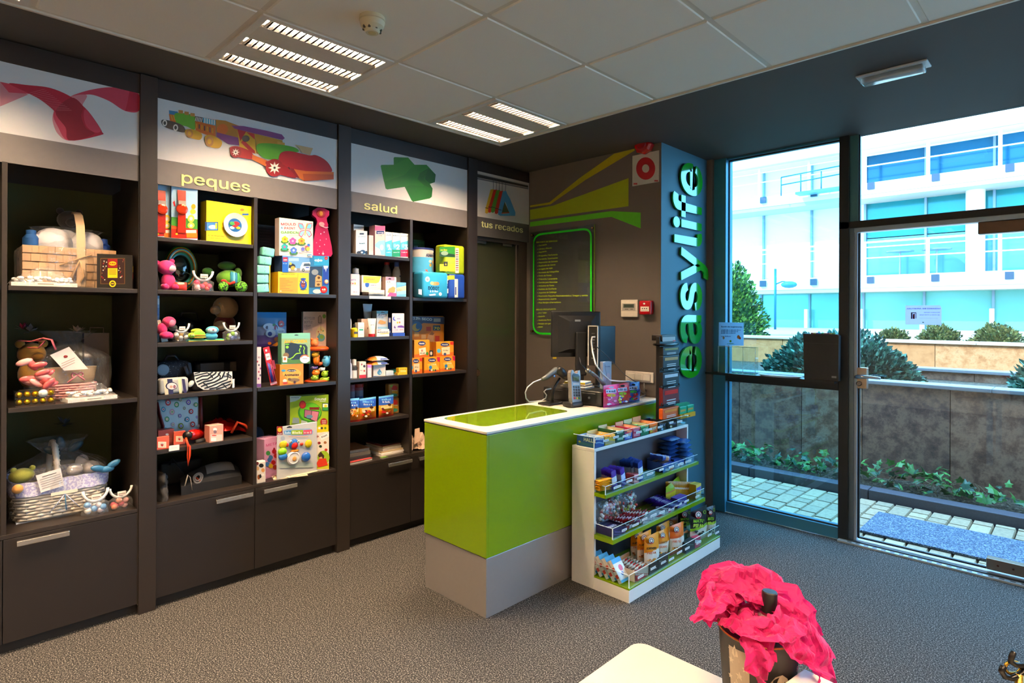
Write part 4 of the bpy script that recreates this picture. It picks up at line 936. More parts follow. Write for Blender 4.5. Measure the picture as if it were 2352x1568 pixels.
# --- sugared almond tray in cellophane
def almonds(label,z,rect,db,z0,cols,yaw=0):
 loc,w,h=place(z,rect,XS-db,z0,yaw);t=thing('sweet_tray',label,'sweets',loc,R90+yaw);g=G();g.box(-w*.45,w*.45,.01,.085,0,.018,P('dcd4ca'));g.build('tray',t);rs=random.Random(len(label));g=G()
 for k in range(36):g.ell((rs.uniform(-.4,.4)*w,.02+rs.random()*.055,.024+rs.random()*.02),(.011,.009,.008),P(rs.choice(cols)),7,5)
 g.build('sugared_almonds',t);g=G()
 g.grid(18,8,lambda u,v:((u-.5)*w*1.0,.0+v*.095,.006+(h*.95*(1-abs(2*u-1)**1.6)*(1-abs(2*v-1)**2)+.006*math.sin(u*40+v*9))),CELLO,False);g.build('cellophane_wrap',t)
 g=G();g.box(-.04,.04,-.004,-.003,.004,.02,P('f0e4cc'));g.box(-.03,.03,-.0045,-.004,.009,.013,P('7a6a5c'));g.build('label_card',t);return t
almonds('low tray of white sweets in shiny cellophane before the woven basket','1',(60,910,650,1070),.012,Z1,('f3f0ea','e6e0da','d6e0ea'))
# --- middle shelf
loc,w,h=place('2',(262,512,600,705),XS-.16,Z2);t=thing('gift_basket','pink and cream wicker basket with a pink bow and baby card','basket',loc,R90);PW=M('d58a86',.7,var=.1,scale=30);CWK=M('e0bf92',.7,var=.1,scale=30)
g=G();weave(g,w*.44,.085,.004,h*.5,PW,1.05,6,36,.09);g.box(-w*.44,w*.44,.02,.16,0,.006,PW);g.build('wicker_body',t)
g=G();g.lathe([(w*.44,h*.5),(w*.475,h*.62),(w*.5,h*.9),(w*.515,h),(w*.48,h*.97),(w*.45,h*.55)],CWK,(0,.09,0),36,1,.42/.9*1.0);g.build('lining',t)
g=G();g.tube([(w*.1*math.cos(a)+.02,.0,h*.78+w*.05*math.sin(2*a))for a in np.linspace(0,6.28,16)],.004,P('e58a92'),5);g.tube([(.02,0,h*.78),(-.02,-.002,h*.55)],.004,P('e58a92'),5);g.tube([(.02,0,h*.78),(.05,-.002,h*.6)],.004,P('e58a92'),5);g.build('ribbon_bow',t)
def pl_c(X,Y,db):p=on('x',XS-db,'2',X,Y);q=t_I@Vector(p);return q
t_I=Matrix([t['_m'][k*4:k*4+4]for k in range(4)]).inverted()
q=pl_c(190,425,.26);plush(t,[('teddy','b9822c',[((q.x,q.y,q.z),(.058,.05,.055)),((q.x-.045,q.y,q.z+.05),(.02,.014,.02)),((q.x+.045,q.y,q.z+.05),(.02,.014,.02)),((q.x+.02,q.y-.045,q.z-.012),(.025,.022,.02)),((q.x,q.y,q.z-.1),(.055,.05,.07))])])
g=G();PB=M('e0605e',.3,var=.1,scale=12,coat=.3);PB2=M('f0a09a',.35)
rs=random.Random(2)
for k in range(13):
 X=rs.uniform(140,300);Y=rs.uniform(470,610);q=pl_c(X,Y,rs.uniform(.05,.10));R=Matrix.Rotation(rs.uniform(-1,1),3,'Y')@Matrix.Rotation(rs.uniform(-.6,.6),3,'X');g.ell((q.x,q.y,q.z),(.034,.010,.016),(PB,PB2,PB)[k%3],10,6,R)
g.build('satin_bow',t,'big glossy salmon pink satin bow')
q0=pl_c(300,380,.12);Fc=[pl_c(*p)for p in((300,432,.14),(415,382,.14),(530,515,.14),(385,525,.14))];g=G();g.add([tuple(p)for p in Fc]+[(p.x,p.y+.002,p.z)for p in Fc],[(3,2,1,0),(4,5,6,7)],P('e9d9d4'));m1=(Fc[0]+Fc[1]+Fc[2]+Fc[3])/4;g.ell((m1.x-.01,m1.y-.002,m1.z+.02),(.009,.001,.007),P('8a2a2a'),8,4);d=(Fc[1]-Fc[0]).normalized();[g.add([tuple(m1+Vector((0,-.0015,-.012*k))-d*.03),tuple(m1+Vector((0,-.0015,-.012*k-.003))-d*.03),tuple(m1+Vector((0,-.0015,-.012*k-.003))+d*.03),tuple(m1+Vector((0,-.0015,-.012*k))+d*.03)],[(0,1,2,3)],P('a88a84'))for k in range(3)];g.build('greeting_card',t)
g=G();rb_=[pl_c(*p)for p in((120,345,.2),(190,350,.16),(260,330,.14),(310,340,.13),(335,400,.13))];g.tube([tuple(p)for p in rb_],.016,M('d9646c',.3),8,flat=.25);rb_=[pl_c(*p)for p in((170,385,.16),(230,390,.14),(270,350,.14),(210,345,.15))];g.tube([tuple(p)for p in rb_],.011,M('c9505c',.3),8,flat=.25);g.build('satin_ribbon',t)
q=pl_c(180,290,.2);starbow(t,q,.05,M('b8c4c8',.2,.7),1);q=pl_c(135,275,.22);starbow(t,q,.035,M('b32a44',.3),5);q=pl_c(462,292,.25);starbow(t,q,.042,M('c4a48c',.3,.3),3)
cello(t,(w*.75,.10),.34,.002,5,.22,.10,30,12,.12)
i=C('gift_bag','brown translucent gift bag standing behind the pink basket','bag','2',(505,300,655,700),.34,.05,Z2,'4a3a34');g=G();g.tube([(-.03,.0,i.h),(-.03,0,i.h+.03),(.03,0,i.h+.03),(.03,0,i.h)],.003,P('6a5248'),5);g.build('handle',i.t)
# gold chocolates
loc,w,h=place('2',(92,640,332,745),XS-.02,Z2);t=thing('chocolate_tray','clear box of gold foil chocolate balls on the middle gift shelf','chocolates',loc,R90);GOLD=M('d9a514',.25,.9,bump=.6,bscale=160)
n=5
for r in range(2):
 for k in range(n):
  if r==1 and k==3:continue
  g=G();g.ell((-w/2+(k+.5)*w/n,.022,h*.26+r*h*.46),(w/n*.46,.021,h*.2),GOLD,12,8);g.build('chocolate_ball',t)
g=G();g.ell((w*.2,.019,h*.72),(w*.13,.018,h*.24),P('efe6d6'),14,8);g.build('label',t);g=G();g.box(-w/2,w/2,0,.045,0,.006,P('3a2414'));g.box(-w/2,w/2,.02,.024,h*.46,h*.5,P('3a2414'));g.build('divider',t)
g=G();g.box(-w/2-.002,w/2+.002,-.002,.047,0,h,ACRYL);g.build('clear_box',t)
almonds('long cellophane cone of silver sweets on the edge of the middle gift shelf','2',(395,590,725,718),.02,Z2,('e9e2dc','cfd6dc','e0c8c0'),yaw=.15)
# --- bottom shelf
loc,w,h=place('2',(70,1175,665,1435),XS-.10,Z3);t=thing('gift_basket','white wicker basket with lilac lining and tall twisted handle on the lowest shelf','basket',loc,R90);WK=M('d8cdbf',.7,var=.12,scale=40);t_I=Matrix([t['_m'][k*4:k*4+4]for k in range(4)]).inverted()
g=G();weave(g,w*.45,.13,.006,h*.72,WK,1.08,9,56,.16,6);g.box(-w*.45,w*.45,.04,.28,0,.008,WK);g.build('wicker_body',t)
LIL=ramp_mat('gingham',['b9b4e0','e6e4f4'],90,1,.8,stops=[.45,.55]);g=G()
def rad6(a):return(abs(math.cos(a))**6+abs(math.sin(a))**6)**(-1/6)
g.grid(48,3,lambda u,v:(w*(.505+.012*math.sin(v*3))*rad6(6.2832*u)*math.cos(6.2832*u),.16+.15*rad6(6.2832*u)*math.sin(6.2832*u),h*(.66+.36*v)+.003*math.sin(u*150)),LIL);g.build('lining',t)
g=G();g.tube(arch(.0,0,0,.16)[:1]+[(-.02+.035*0,.16-.13*math.cos(a),h*.7+(on('x',XS-.2,'2',360,960)[2]-Z3-h*.7)*math.sin(a))for a in np.linspace(0,math.pi,16)][1:],.014,WK,7);g.build('handle',t)
g=G()
for k in range(11):a=.2+k*.13;H0=on('x',XS-.2,'2',360,960)[2]-Z3-h*.7;g.tube([(-.034,.16-.137*math.cos(a),h*.7+H0*math.sin(a)),(-.006,.16-.140*math.cos(a+.12),h*.7+H0*math.sin(a+.12))],.004,P('b9a890'),5)
g.build('handle_twist',t)
q=pl_c(130,1155,.16);plush(t,[('teddy','9c9a3a',[((q.x,q.y,q.z),(.05,.04,.035)),((q.x+.04,q.y,q.z+.03),(.013,.01,.013)),((q.x-.03,q.y,q.z+.03),(.013,.01,.013))]),('toy_ball','d99a4a',[((q.x-.02,q.y-.05,q.z-.05),(.022,.022,.022))]),('booties','dad0d0',[((.06,.1,h*1.08),(.035,.03,.03)),((.13,.12,h*1.05),(.04,.035,.035)),((.10,.16,h*1.2),(.03,.03,.035))])])
Fc=[pl_c(*p)for p in((215,1155,.10),(365,1110,.10),(385,1215,.10),(245,1258,.10))];g=G();g.add([tuple(p)for p in Fc]+[(p.x,p.y+.002,p.z)for p in Fc],[(3,2,1,0),(4,5,6,7)],P('efe6e0'));d=(Fc[1]-Fc[0]).normalized();up=(Fc[0]-Fc[3]).normalized();m1=(Fc[0]+Fc[1])/2
for k in range(6):a=m1-up*(.014+.011*k);wd=.028 if k<1 else.04;g.add([tuple(a+Vector((0,-.0015,0))-d*wd),tuple(a+Vector((0,-.0015,0))-d*wd-up*.003),tuple(a+Vector((0,-.0015,0))+d*wd-up*.003),tuple(a+Vector((0,-.0015,0))+d*wd)],[(0,1,2,3)],P('3a3634' if k<1 else 'a39a96'))
g.build('greeting_card',t)
g=G();BB=M('2f6f9c',.4);q=pl_c(640,1105,.1);[g.ell((q.x+a,q.y,q.z+b),(.035,.012,.017),BB,10,6,Matrix.Rotation(r,3,'Y'))for a,b,r in((-.035,0,.3),(.03,.012,-.5),(0,-.01,0))];g.build('ribbon_bow',t);g=G();q=pl_c(390,1300,.085);[g.tube([(q.x,q.y,q.z+.03),(q.x+a,q.y-.003,q.z-.05)],.006,M(c,.4),6,flat=.3)for a,c in((-.06,'a8b4d8'),(.005,'2f7fae'),(.06,'a8b4d8'))];g.build('ribbon_tail',t);g=G();g.box(q.x-.055,q.x+.05,q.y-.004,q.y-.003,q.z+.03,q.z+.045,P('e8dcc8'));g.build('paper_label',t)
q=pl_c(380,985,.22);g=G();[g.ell((q.x+a,q.y,q.z+b),(.04,.012,.02),M('16323f',.4),10,6,Matrix.Rotation(r,3,'Y'))for a,b,r in((-.045,-.01,.5),(.05,-.005,-.6),(-.01,.02,1.4))];g.build('dark_bow',t)
q=pl_c(385,845,.24);starbow(t,q,.05,M('8a8f94',.25,.6),7)
cello(t,(w*.52,.165),.36,.006,9,.28,.16,34,12,.08)
favour('small favour with blue and white sweets before the white wicker basket','2',(490,1240,670,1388),.03,Z3,['6a9ccc','e8e4e0','d8ccd4'])
favour('small favour with red and pink sweets at the right end of the lowest gift shelf','2',(655,1225,812,1352),.04,Z3,['b8505a','e0a09a','c87a5a'])
# ================================================================== toy unit, left column
# watch cards
for k,(rect,l,db,yaw)in enumerate((((80,118,268,735),'left of two carded red toy wristwatches on the top toy shelf',.05,0),((274,150,582,760),'right of two carded red toy wristwatches on the top toy shelf',.02,-.10))):
 i=C('toy_watch_pack',l,'toy','3',rect,db,.05,1.950,'9cc4e2 4f6f9c',yaw,'carded toy wristwatches');F=i.F;x0,y0,x1,y1=rect;w=x1-x0
 F.poly([(x0,500),(x0,620),(x1,660),(x1,500+30)],P('3f8a2c'));F.poly([(x0,600),(x0,y1-8),(x1,y1-6),(x1,650),(x0+w*.5,628)],P('c8230f'));F.poly([(x0,610),(x0+w*.5,632),(x0+w*.5,650),(x0,640)],P('e2561a'));F.rect(x0+w*.58,690,x1-4,745,P('ee7a1c'));F.rect(x0+w*.56,655,x0+w*.95,690,P('e8dccf'))
 F.ell(x0+w*.2,700,14,12,P('f2c21c'));F.ell(x0+w*.75,520,40,44,P('efd048'));F.ell(x0+w*.75,522,20,22,P('c9cfd0'));F.ell(x0+w*.75,600,40,36,P('efd048'));F.ell(x0+w*.75,604,18,17,P('c9cfd0'));F.poly([(x0+w*.05,330),(x0+w*.12,310),(x0+w*.16,380),(x0+w*.10,375)],P('b3202a'))
 if k:F.ell(x0+w*.82,440,34,30,P('f0c23c'));F.ell(x0+w*.84,380,26,30,P('e8a01c'))
 F.done('print',i.t);c=F.pt(x0+w*.38,415);L=F.pt(x0+w*.38,690)[1];T=F.pt(x0+w*.36,190)[1];g=G();SR=M('b8280f',.3,var=.3,scale=90,coat=.3)
 g.grid(4,18,lambda u,v:(c[0]+(u-.5)*(.036+.01*abs(v-.5)),-.006-.010*math.sin(math.pi*v),L+(T-L)*v),SR);ww=g.build('strap',i.t)
 g=G();g.T=Matrix.Translation((c[0],-.012,c[1]))@Matrix.Rotation(R90,4,'X');g.lathe([(.026,0),(.029,.006),(.026,.014),(.018,.017),(.001,.018)],M('d93a10',.2,.3,coat=.6),n=18);g.build('watch_case',i.t)
 g=G();g.box(c[0]-.018,c[0]+.018,-.022,-.016,c[1]+.022,c[1]+.045,M('e8cfc0',.2,.6));g.build('buckle',i.t)
 # yellow breakfast set box
i=C('breakfast_set_box','yellow toy breakfast set box with a round bowl window','box','3',(685,342,1212,815),.03,.08,1.950,'f2cf0a d8a80c',.06);F=i.F;W_,Bk=P(WH),P(BK)
F.rect(668,560,822,662,P('1c2f5c'));F.rect(690,566,815,655,P('3f7fc0'));F.ell(760,620,50,24,P('e8eef2'));F.rect(790,575,812,640,P('f2cf0a'))
F.ell(1105,418,24,15,P('ee6a14'));F.rect(1105,462,1180,482,P('2f5fae'));F.ell(1150,448,26,12,P('f7dc4a'))
F.text('SET DE DESAYUNO',698,722,893,736,16,P('3a2c06'),.02);F.scrib(735,752,855,9,P('7a640c'),760);F.ell(1020,590,142,130,P('b8940a'),30);Z(i)
c=F.pt(1015,600);r=(Vector(F.pt(1155,600))-Vector(c)).length;g=G();g.T=Matrix.Translation((c[0],-.006,c[1]))@Matrix.Rotation(R90,4,'X');g.lathe([(r*.52,-.0),(r*.54,-.0),(r*.86,.010),(r*.98,.014),(r,.010),(r*.98,.004)],M('e9e4da',.3),n=28,caps=False);bo=g.build('bowl',i.t)
g=G();g.T=Matrix.Translation((c[0],-.0075,c[1]))@Matrix.Rotation(R90,4,'X');g.lathe([(r*.56,0),(.001,.0005)],P('1f5fa0'),n=24);[g.ell((r*a,r*b,.001),(r*q,r*q*.6,.0012),P(cc),10,4)for a,b,q,cc in((-.2,.1,.3,'3f9a4c'),(.1,.15,.3,'c8201c'),(.25,-.2,.2,'e8c01c'),(-.25,-.25,.22,'a8d0e8'),(0,-.05,.25,'d8241c'))];g.build('bowl_picture',i.t)
# second shelf
def pt3(X,Y,db,t,z='3'):return Matrix([t['_m'][k*4:k*4+4]for k in range(4)]).inverted()@Vector(on('x',XS-db,z,X,Y))
loc,w,h=place('3',(105,1015,330,1355),XS-.08,1.672);t=thing('plush_bear','hot pink plush bear on a white card at the left of the second toy shelf','plush toy',loc,R90)
hd=pt3(215,1095,.07,t);bd_=pt3(235,1260,.07,t);mz=pt3(288,1108,.03,t)
plush(t,[('body','e0206e',[((bd_.x,bd_.y,h*.29),(.036,.034,h*.30)),((bd_.x+.03,bd_.y-.02,.018),(.02,.024,.018)),((bd_.x-.02,bd_.y-.02,.018),(.02,.024,.018))]),('head','e8307c',[((hd.x,hd.y,hd.z),(.046,.042,.04))]),('ear','d41c64',[((hd.x-.042,hd.y,hd.z+.022),(.014,.01,.014)),((hd.x+.03,hd.y+.01,hd.z+.036),(.014,.01,.014))]),('muzzle','f0b8c0',[((mz.x,mz.y+.008,mz.z),(.02,.014,.019))])])
g=G();g.add([(-.065,.05,0),(-.02,.012,0),(-.045,.03,h*.86),(-.075,.055,h*.86)],[(0,1,2,3)],P('efe8e0'));g.add([(-.065,.052,0),(-.02,.014,0),(-.045,.032,h*.86),(-.075,.057,h*.86)],[(3,2,1,0)],P('c8c0b8'));g.ell((-.06,.05,h*1.0),(.03,.006,.03),P('5fb8c0'),14,6);g.build('backing_card',t)
g=G();q=pt3(385,1320,.04,t);g.pillow(.06,.045,.016,P('e03a2a'),q.x,.0,q.y);g.build('sweet_bag',t)
# striped ring
loc,w,h=place('3',(185,840,580,1350),XS-.22,1.672);t=thing('swim_ring','striped oval ring in green red and turquoise leaning behind the pink bear','toy',loc,R90)
for a,b,c,m in((.40,.5,.030,'7a8a14'),):
 g=G();zc=h*.5
 for k,(r0,r1,cc)in enumerate(((1.0,.94,'2f7f3a'),(.94,.90,'d8b01c'),(.90,.86,'a82a1c'),(.86,.81,'4fb0b0'),(.81,.76,'d8b01c'),(.76,.72,'a82a1c'),(.72,.67,'3f9a4a'),(.67,.60,'4fb0b0'))):
  pr=lambda r:-.02*math.sin((1-r)/.4*math.pi)
  g.grid(40,1,lambda u,v:((r0+(r1-r0)*v)*w/2*math.cos(6.2832*u),pr(r0+(r1-r0)*v),zc+(r0+(r1-r0)*v)*h/2*math.sin(6.2832*u)),M(cc,.25,var=.05,coat=.4))
 g.build('ring',t);g=G();g.grid(40,1,lambda u,v:((1-.42*v)*w/2*math.cos(6.2832*u),.012,zc+(1-.42*v)*h/2*math.sin(6.2832*u)),P('2f5f2a'));g.build('ring_back',t)
 g=G();g.ell((0,.02,zc),(w*.3,.025,h*.3),M('16221a',.08,coat=1),20,10);g.build('dark_centre',t);g=G();[g.tube([(-w*.5,-.025,zc+a_),(w*.52,-.025,zc+a_-.07)],.0028,P('3a4a14'),5)for a_ in(.02,-.045)];g.build('cord',t)
favour('pink teddy favour with a white crescent handle on the second toy shelf','3',(530,1120,805,1372),.02,1.672,['e0406e','f0c0c8','d83a3a'])
# green frog
loc,w,h=place('3',(780,1015,1180,1375),XS-.06,1.672);t=thing('plush_frog','green patchwork plush frog sitting with checked feet on the second toy shelf','plush toy',loc,R90)
q=lambda X,Y,db:(lambda p:(p.x,p.y,p.z))(pt3(X,Y,db,t))
plush(t,[('head','2f6a14',[(q(925,1075,.16),(.05,.045,.026))]),('body','5f9a1c',[(q(950,1225,.13),(.070,.055,.05))]),('arm','3f7a1c',[(q(1055,1165,.12),(.022,.022,.034)),(q(700,1140,.15),(.03,.022,.022))])])
g=G();[g.ell(q(980+k*26,1220+k*6,.085-.004*k),(.012,.016,.04),M(c,.8),10,8)for k,c in enumerate(('2f8fae','6ab8d0','2f7fae','3fa04a'))];g.build('patch_stripes',t);g=G();g.tube([q(890,1260,.09),q(960,1290,.075),(q(1020,1262,.07))],.008,M('c8281c',.8),8);g.build('scarf',t)
CHK=ramp_mat('check',['17330c','5fb01c'],120,1,.8,stops=[.49,.51]);g=G();g.ell(q(885,1320,.02),(.028,.02,.03),CHK,14,8);g.ell(q(1095,1320,.02),(.036,.02,.032),CHK,14,8);g.build('checked_foot',t);g=G();g.ell(q(890,1252,.045),(.016,.01,.01),M('c8281c',.8),8,6);g.build('toe_patch',t)
# third shelf (1.392)
S3=1.392
loc,w,h=place('4',(115,340,330,650),XS-.05,S3);t=thing('plush_doll','hot pink plush with a dark scarf lying on a card on the third toy shelf','plush toy',loc,R90);q=lambda X,Y,db:(lambda p:(p.x,p.y,p.z))(pt3(X,Y,db,t,'4'))
plush(t,[('head','e8306e',[(q(245,405,.07),(.034,.034,.03))]),('face','e0708c',[(q(278,420,.045),(.018,.014,.02))]),('body','e2206a',[(q(165,490,.07),(.026,.028,.034)),(q(215,560,.05),(.034,.024,.020)),(q(265,570,.04),(.014,.016,.014))]),('scarf','141414',[(q(290,470,.06),(.022,.022,.018))])])
g=G();A,B,D=q(95,420,.1),q(190,645,.035),q(270,640,.035);g.prism([(A[0],h*.85),(A[0]+.015,h*.87),(D[0],.004),(B[0],.001)],.03,.034,P('e4dccf'));g.build('backing_card',t)
favour('white star favour with gold sweets beside the pink plush','4',(300,412,522,640),.03,S3,['d8d4d0','c89a3a','b8b8b8'])
loc,w,h=place('4',(478,455,895,632),XS-.03,S3);t=thing('bath_toys','green turtle and blue bird bath toys on a teal card','toy',loc,R90);q=lambda X,Y,db:(lambda p:(p.x,p.y,p.z))(pt3(X,Y,db,t,'4'))
g=G();g.rbox(-w/2,w/2,0,.05,0,.012,P('3fb08a'),.004,2);g.box(-w/2,w/2,-.001,.001,.002,.006,P('e8c83a'));g.build('tray_card',t)
plush(t,[('turtle_head','9ac81c',[(q(512,562,.03),(.018,.016,.016))]),('turtle_shell','6fae2a',[(q(600,560,.04),(.034,.022,.028))]),('turtle_back','a8b81c',[(q(570,510,.06),(.03,.02,.014))]),('bird','3fa8c8',[(q(740,570,.04),(.036,.022,.022)),(q(755,500,.05),(.036,.022,.022))]),('bird_face','a8d4dc',[(q(752,505,.025),(.026,.012,.017))]),('stripe','e89a1c',[(q(600,560,.035),(.035,.02,.006)),(q(605,585,.033),(.036,.02,.005))])])
g=G();[g.ell(q(X,Y,.012),(.004,.003,.004),P('f0f0e8'),8,5)for X,Y in((503,558),(530,560),(700,495),(720,500))];[g.ell(q(X,Y,.009),(.002,.002,.002),P(BK),6,4)for X,Y in((503,558),(530,560),(700,495),(720,500))];g.ell(q(768,498,.01),(.006,.004,.003),P('c8281c'),8,4);g.build('eyes',t)
favour('green frog favour with a white handle at the right of the third toy shelf','4',(892,400,1110,618),.02,S3,['7fae1c','e8e8e8','2f4f8c'])
loc,w,h=place('4',(760,108,1042,600),XS-.24,S3);t=thing('rag_doll','large beige rag doll in a dark red dress in the shadow','doll',loc,R90);q=lambda X,Y,db:(lambda p:(p.x,p.y,p.z))(pt3(X,Y,db,t,'4'))
plush(t,[('head','a8825a',[(q(910,240,.24),(.072,.07,.07))]),('nose','a07850',[(q(790,265,.20),(.03,.024,.026))]),('dress','5a1014',[(q(900,440,.25),(.062,.06,.07)),((q(890,440,.25)[0],q(890,440,.25)[1],h*.2),(.075,.06,h*.2))]),('arm','a07a54',[(q(850,450,.17),(.04,.02,.03))])]);g=G();g.ell(q(840,185,.175),(.004,.003,.005),P(BK),8,5);g.build('eye',t)
loc,w,h=place('4',(330,340,720,560),XS-.30,S3);t=thing('black_bag','glossy black bag lying at the back of the third toy shelf','bag',loc,R90);g=G();g.grid(14,10,lambda u,v:((u-.5)*w,.08-.07*math.sin(math.pi*u)*math.sin(math.pi*v)**.5*(1 if v<.6 else 1),h*(1-math.cos(math.pi*v))/2*(.9+.1*math.sin(6*u))),M('0d0d0e',.25,coat=.3));g.grid(14,10,lambda u,v:((.5-u)*w,.082+.05*math.sin(math.pi*u)*math.sin(math.pi*v)**.5,h*(1-math.cos(math.pi*v))/2*(.9+.1*math.sin(6-6*u))),M('0d0d0e',.25,coat=.3));g.build('bag_body',t);g=G();g.tube([(-.05,.075,h*.9),(-.04,.07,h*1.15),(.04,.07,h*1.15),(.05,.075,h*.9)],.005,P(BK),6);g.build('handle',t)
i=C('toy_package','pale blue toy package at the left edge of the third toy shelf','box','4',(60,95,135,380),.12,.05,S3,'8fb4d8 6a8cb8');i.F.rect(80,130,132,200,P('f0f4f8'));i.F.rect(80,240,132,330,P('5a88c0'));Z(i)
# fourth shelf (1.115)
S4=1.115
NV=ramp_mat('dotted_navy',['10151f','1a2230','9aa4b0'],160,1,.7,stops=[.4,.66,.72])
loc,w,h=place('4',(95,840,540,1180),XS-.17,S4);t=thing('changing_bag','navy speckled changing bag with a white round badge on the fourth toy shelf','bag',loc,R90)
g=G();g.rbox(-w/2,w/2,0,.16,0,h*.92,NV,.04,4);g.build('bag_body',t);q=pt3(175,968,.165,t,'4');g=G();g.T=Matrix.Translation((q.x,-.001,q.z))@Matrix.Rotation(R90,4,'X');g.lathe([(.031,0),(.031,.006),(.026,.009),(.001,.009)],M('8f9aa6',.4),n=22);g.build('badge',t);g=G();g.tube([(w*.25,-.006,h*.75),(w*.3,-.02,h*.5),(w*.42,-.01,h*.3),(w*.36,.0,h*.85)],.014,M('4a4e54',.5),7,flat=.4);g.build('strap',t);g=G();g.tube([(-w*.2,.08,h*.9),(-w*.1,.08,h*1.08),(w*.1,.08,h*1.08),(w*.2,.08,h*.9)],.008,P('12161e'),6);g.build('handle',t)
loc,w,h=place('4',(545,868,1045,1200),XS-.27,S4);t=thing('travel_bag','black and grey travel bag behind the zebra print bag','bag',loc,R90);g=G();g.rbox(-w/2,w/2,0,.12,0,h*.98,M('0f1114',.6),.03,3);g.build('bag_body',t);g=G();g.rbox(-w*.38,w*.18,-.006,.004,h*.62,h*.95,M('4c4c4e',.7),.004,2);g.build('front_pocket',t);g=G();g.rbox(w*.32,w*.48,-.006,.004,h*.55,h*.97,M('3a322c',.7),.004,2);g.build('side_pocket',t)
ZW,ZB=M('efe6d8',.5),M('14100f',.5)
loc,w,h=place('4',(535,985,990,1222),XS-.06,S4);t=thing('zebra_bag','zebra striped wash bag with a rounded flap on the fourth toy shelf','bag',loc,R90);g=G();g.rbox(-w/2-.004,w/2-.004,.006,.075,0,h*.96,M('141214',.5),.02,3);g.build('bag_body',t)
F=Face(t,'4',.004);out=[(535,995),(985,985),(990,1110),(960,1165),(900,1195),(650,1200),(580,1160),(550,1100)];fl=[F.pt(*p)for p in out];g=G();g.prism([(a,b)for a,b in fl][::-1],.0005,.008,ZW,M('5a5a8c',.5));g.build('flap',t);F.off=0
for pts,wd in(([(540,1040),(620,1020),(700,1000)],10),([(560,1075),(640,1040),(700,1035),(760,990)],12),([(570,1110),(640,1080),(700,1075),(790,1010),(800,990)],13),([(590,1140),(660,1105),(740,1090),(820,1040),(850,990)],12),([(620,1165),(700,1130),(780,1110),(870,1060),(900,990)],13),([(660,1185),(740,1160),(830,1120),(930,1080),(945,990)],12),([(720,1190),(800,1175),(880,1130),(975,1100)],12),([(800,1192),(880,1170),(970,1130)],11),([(545,1015),(580,1005),(610,995)],8),([(700,1005),(740,1030),(760,1060)],9),([(820,1010),(850,1040),(840,1070)],9),([(920,1010),(960,1030),(980,1050)],10),([(880,1040),(930,1040),(975,1065)],8),([(650,1120),(690,1150),(700,1180)],8),([(860,1130),(900,1150),(920,1180)],8)):F.line(pts,wd*1.7,ZB)
F.done('zebra_stripes',t);g=G();q=pt3(1003,1150,.045,t,'4');g.rbox(q.x-.006,q.x+.006,q.y,q.y+.003,.004,.055,P(WH),.001,1);g.build('price_tag',t)
loc,w,h=place('4',(130,1062,480,1268),XS-.03,S4);t=thing('pencil_case','small grey and navy striped case with an oval badge on the fourth toy shelf','case',loc,R90);g=G();g.rbox(-w/2,w/2,0,.05,0,h,M('a8a8a4',.6,var=.15,scale=200),.016,4);g.build('case_body',t)
F=Face(t,'4',0.0);F.poly([(225,1075),(285,1072),(300,1262),(245,1262)],M('23264f',.6));F.poly([(180,1085),(220,1078),(240,1260),(200,1262)],M('e0d0b0',.6));F.poly([(350,1070),(390,1068),(400,1256),(370,1258)],M('d8cfa0',.6));F.poly([(395,1070),(430,1075),(455,1240),(420,1250)],M('2a2450',.6));F.ell(275,1157,72,50,M('1c1f40',.5),10);F.ell(280,1158,60,40,M('d8d0d0',.5),12);F.ell(272,1165,18,16,M('c89a80',.5));F.ell(310,1165,16,22,M('8a5a6a',.5));F.done('print',t);q=pt3(505,1130,.05,t,'4');g=G();g.ell((q.x,q.y,q.z),(.014,.005,.02),M('dad6c8',.5),8,6,Matrix.Rotation(.6,3,'Y'));g.build('wrist_strap',t)
# fifth shelf (.828)
S5=.828
loc,w,h=place('5',(100,178,620,590),XS-.20,S5);t=thing('heart_backpack','white backpack with coloured heart dots and dark red trim','backpack',loc,R90);g=G();g.rbox(-w/2,w/2,0,.12,0,h,M('c8dce0',.6),.02,3);g.build('bag_body',t);g=G();g.tube([(-w*.5,.0,h*.95),(-w*.46,-.012,h*.7),(-w*.38,-.012,h*.4),(-w*.40,-.008,h*.1)],.02,M('6a1418',.5),8,flat=.4);g.build('shoulder_strap',t);g=G();g.tube([(w*.49,0,h*.98),(w*.5,-.006,h*.5),(w*.505,0,h*.05)],.01,M('5a1014',.5),8);g.build('trim',t)
F=Face(t,'5',0.0);cs='b3202a 4f9a6a 6a5aa8 3f8fae d8a0b0 8a9a2a'.split()
for k,(X,Y,r)in enumerate(((235,225,38),(335,250,34),(475,222,32),(180,305,32),(282,335,36),(425,292,18),(505,330,30),(222,420,32),(373,380,22),(458,422,32),(292,482,24),(385,500,36),(522,480,34),(560,250,28),(570,395,16),(200,540,26),(590,500,20),(375,190,22))):
 F.ell(X,Y,r*.85,r,M(cs[k%6],.5));F.ell(X,Y,r*.5,r*.55,M(('e8d8dc','e8e0a8','d8c8e8')[k%3],.5),10);F.poly([(X,Y+r*.3),(X-r*.3,Y-r*.05),(X-r*.15,Y-r*.25),(X,Y-r*.1),(X+r*.15,Y-r*.25),(X+r*.3,Y-r*.05)][::-1],M(cs[(k+3)%6],.5))
F.done('heart_print',t)
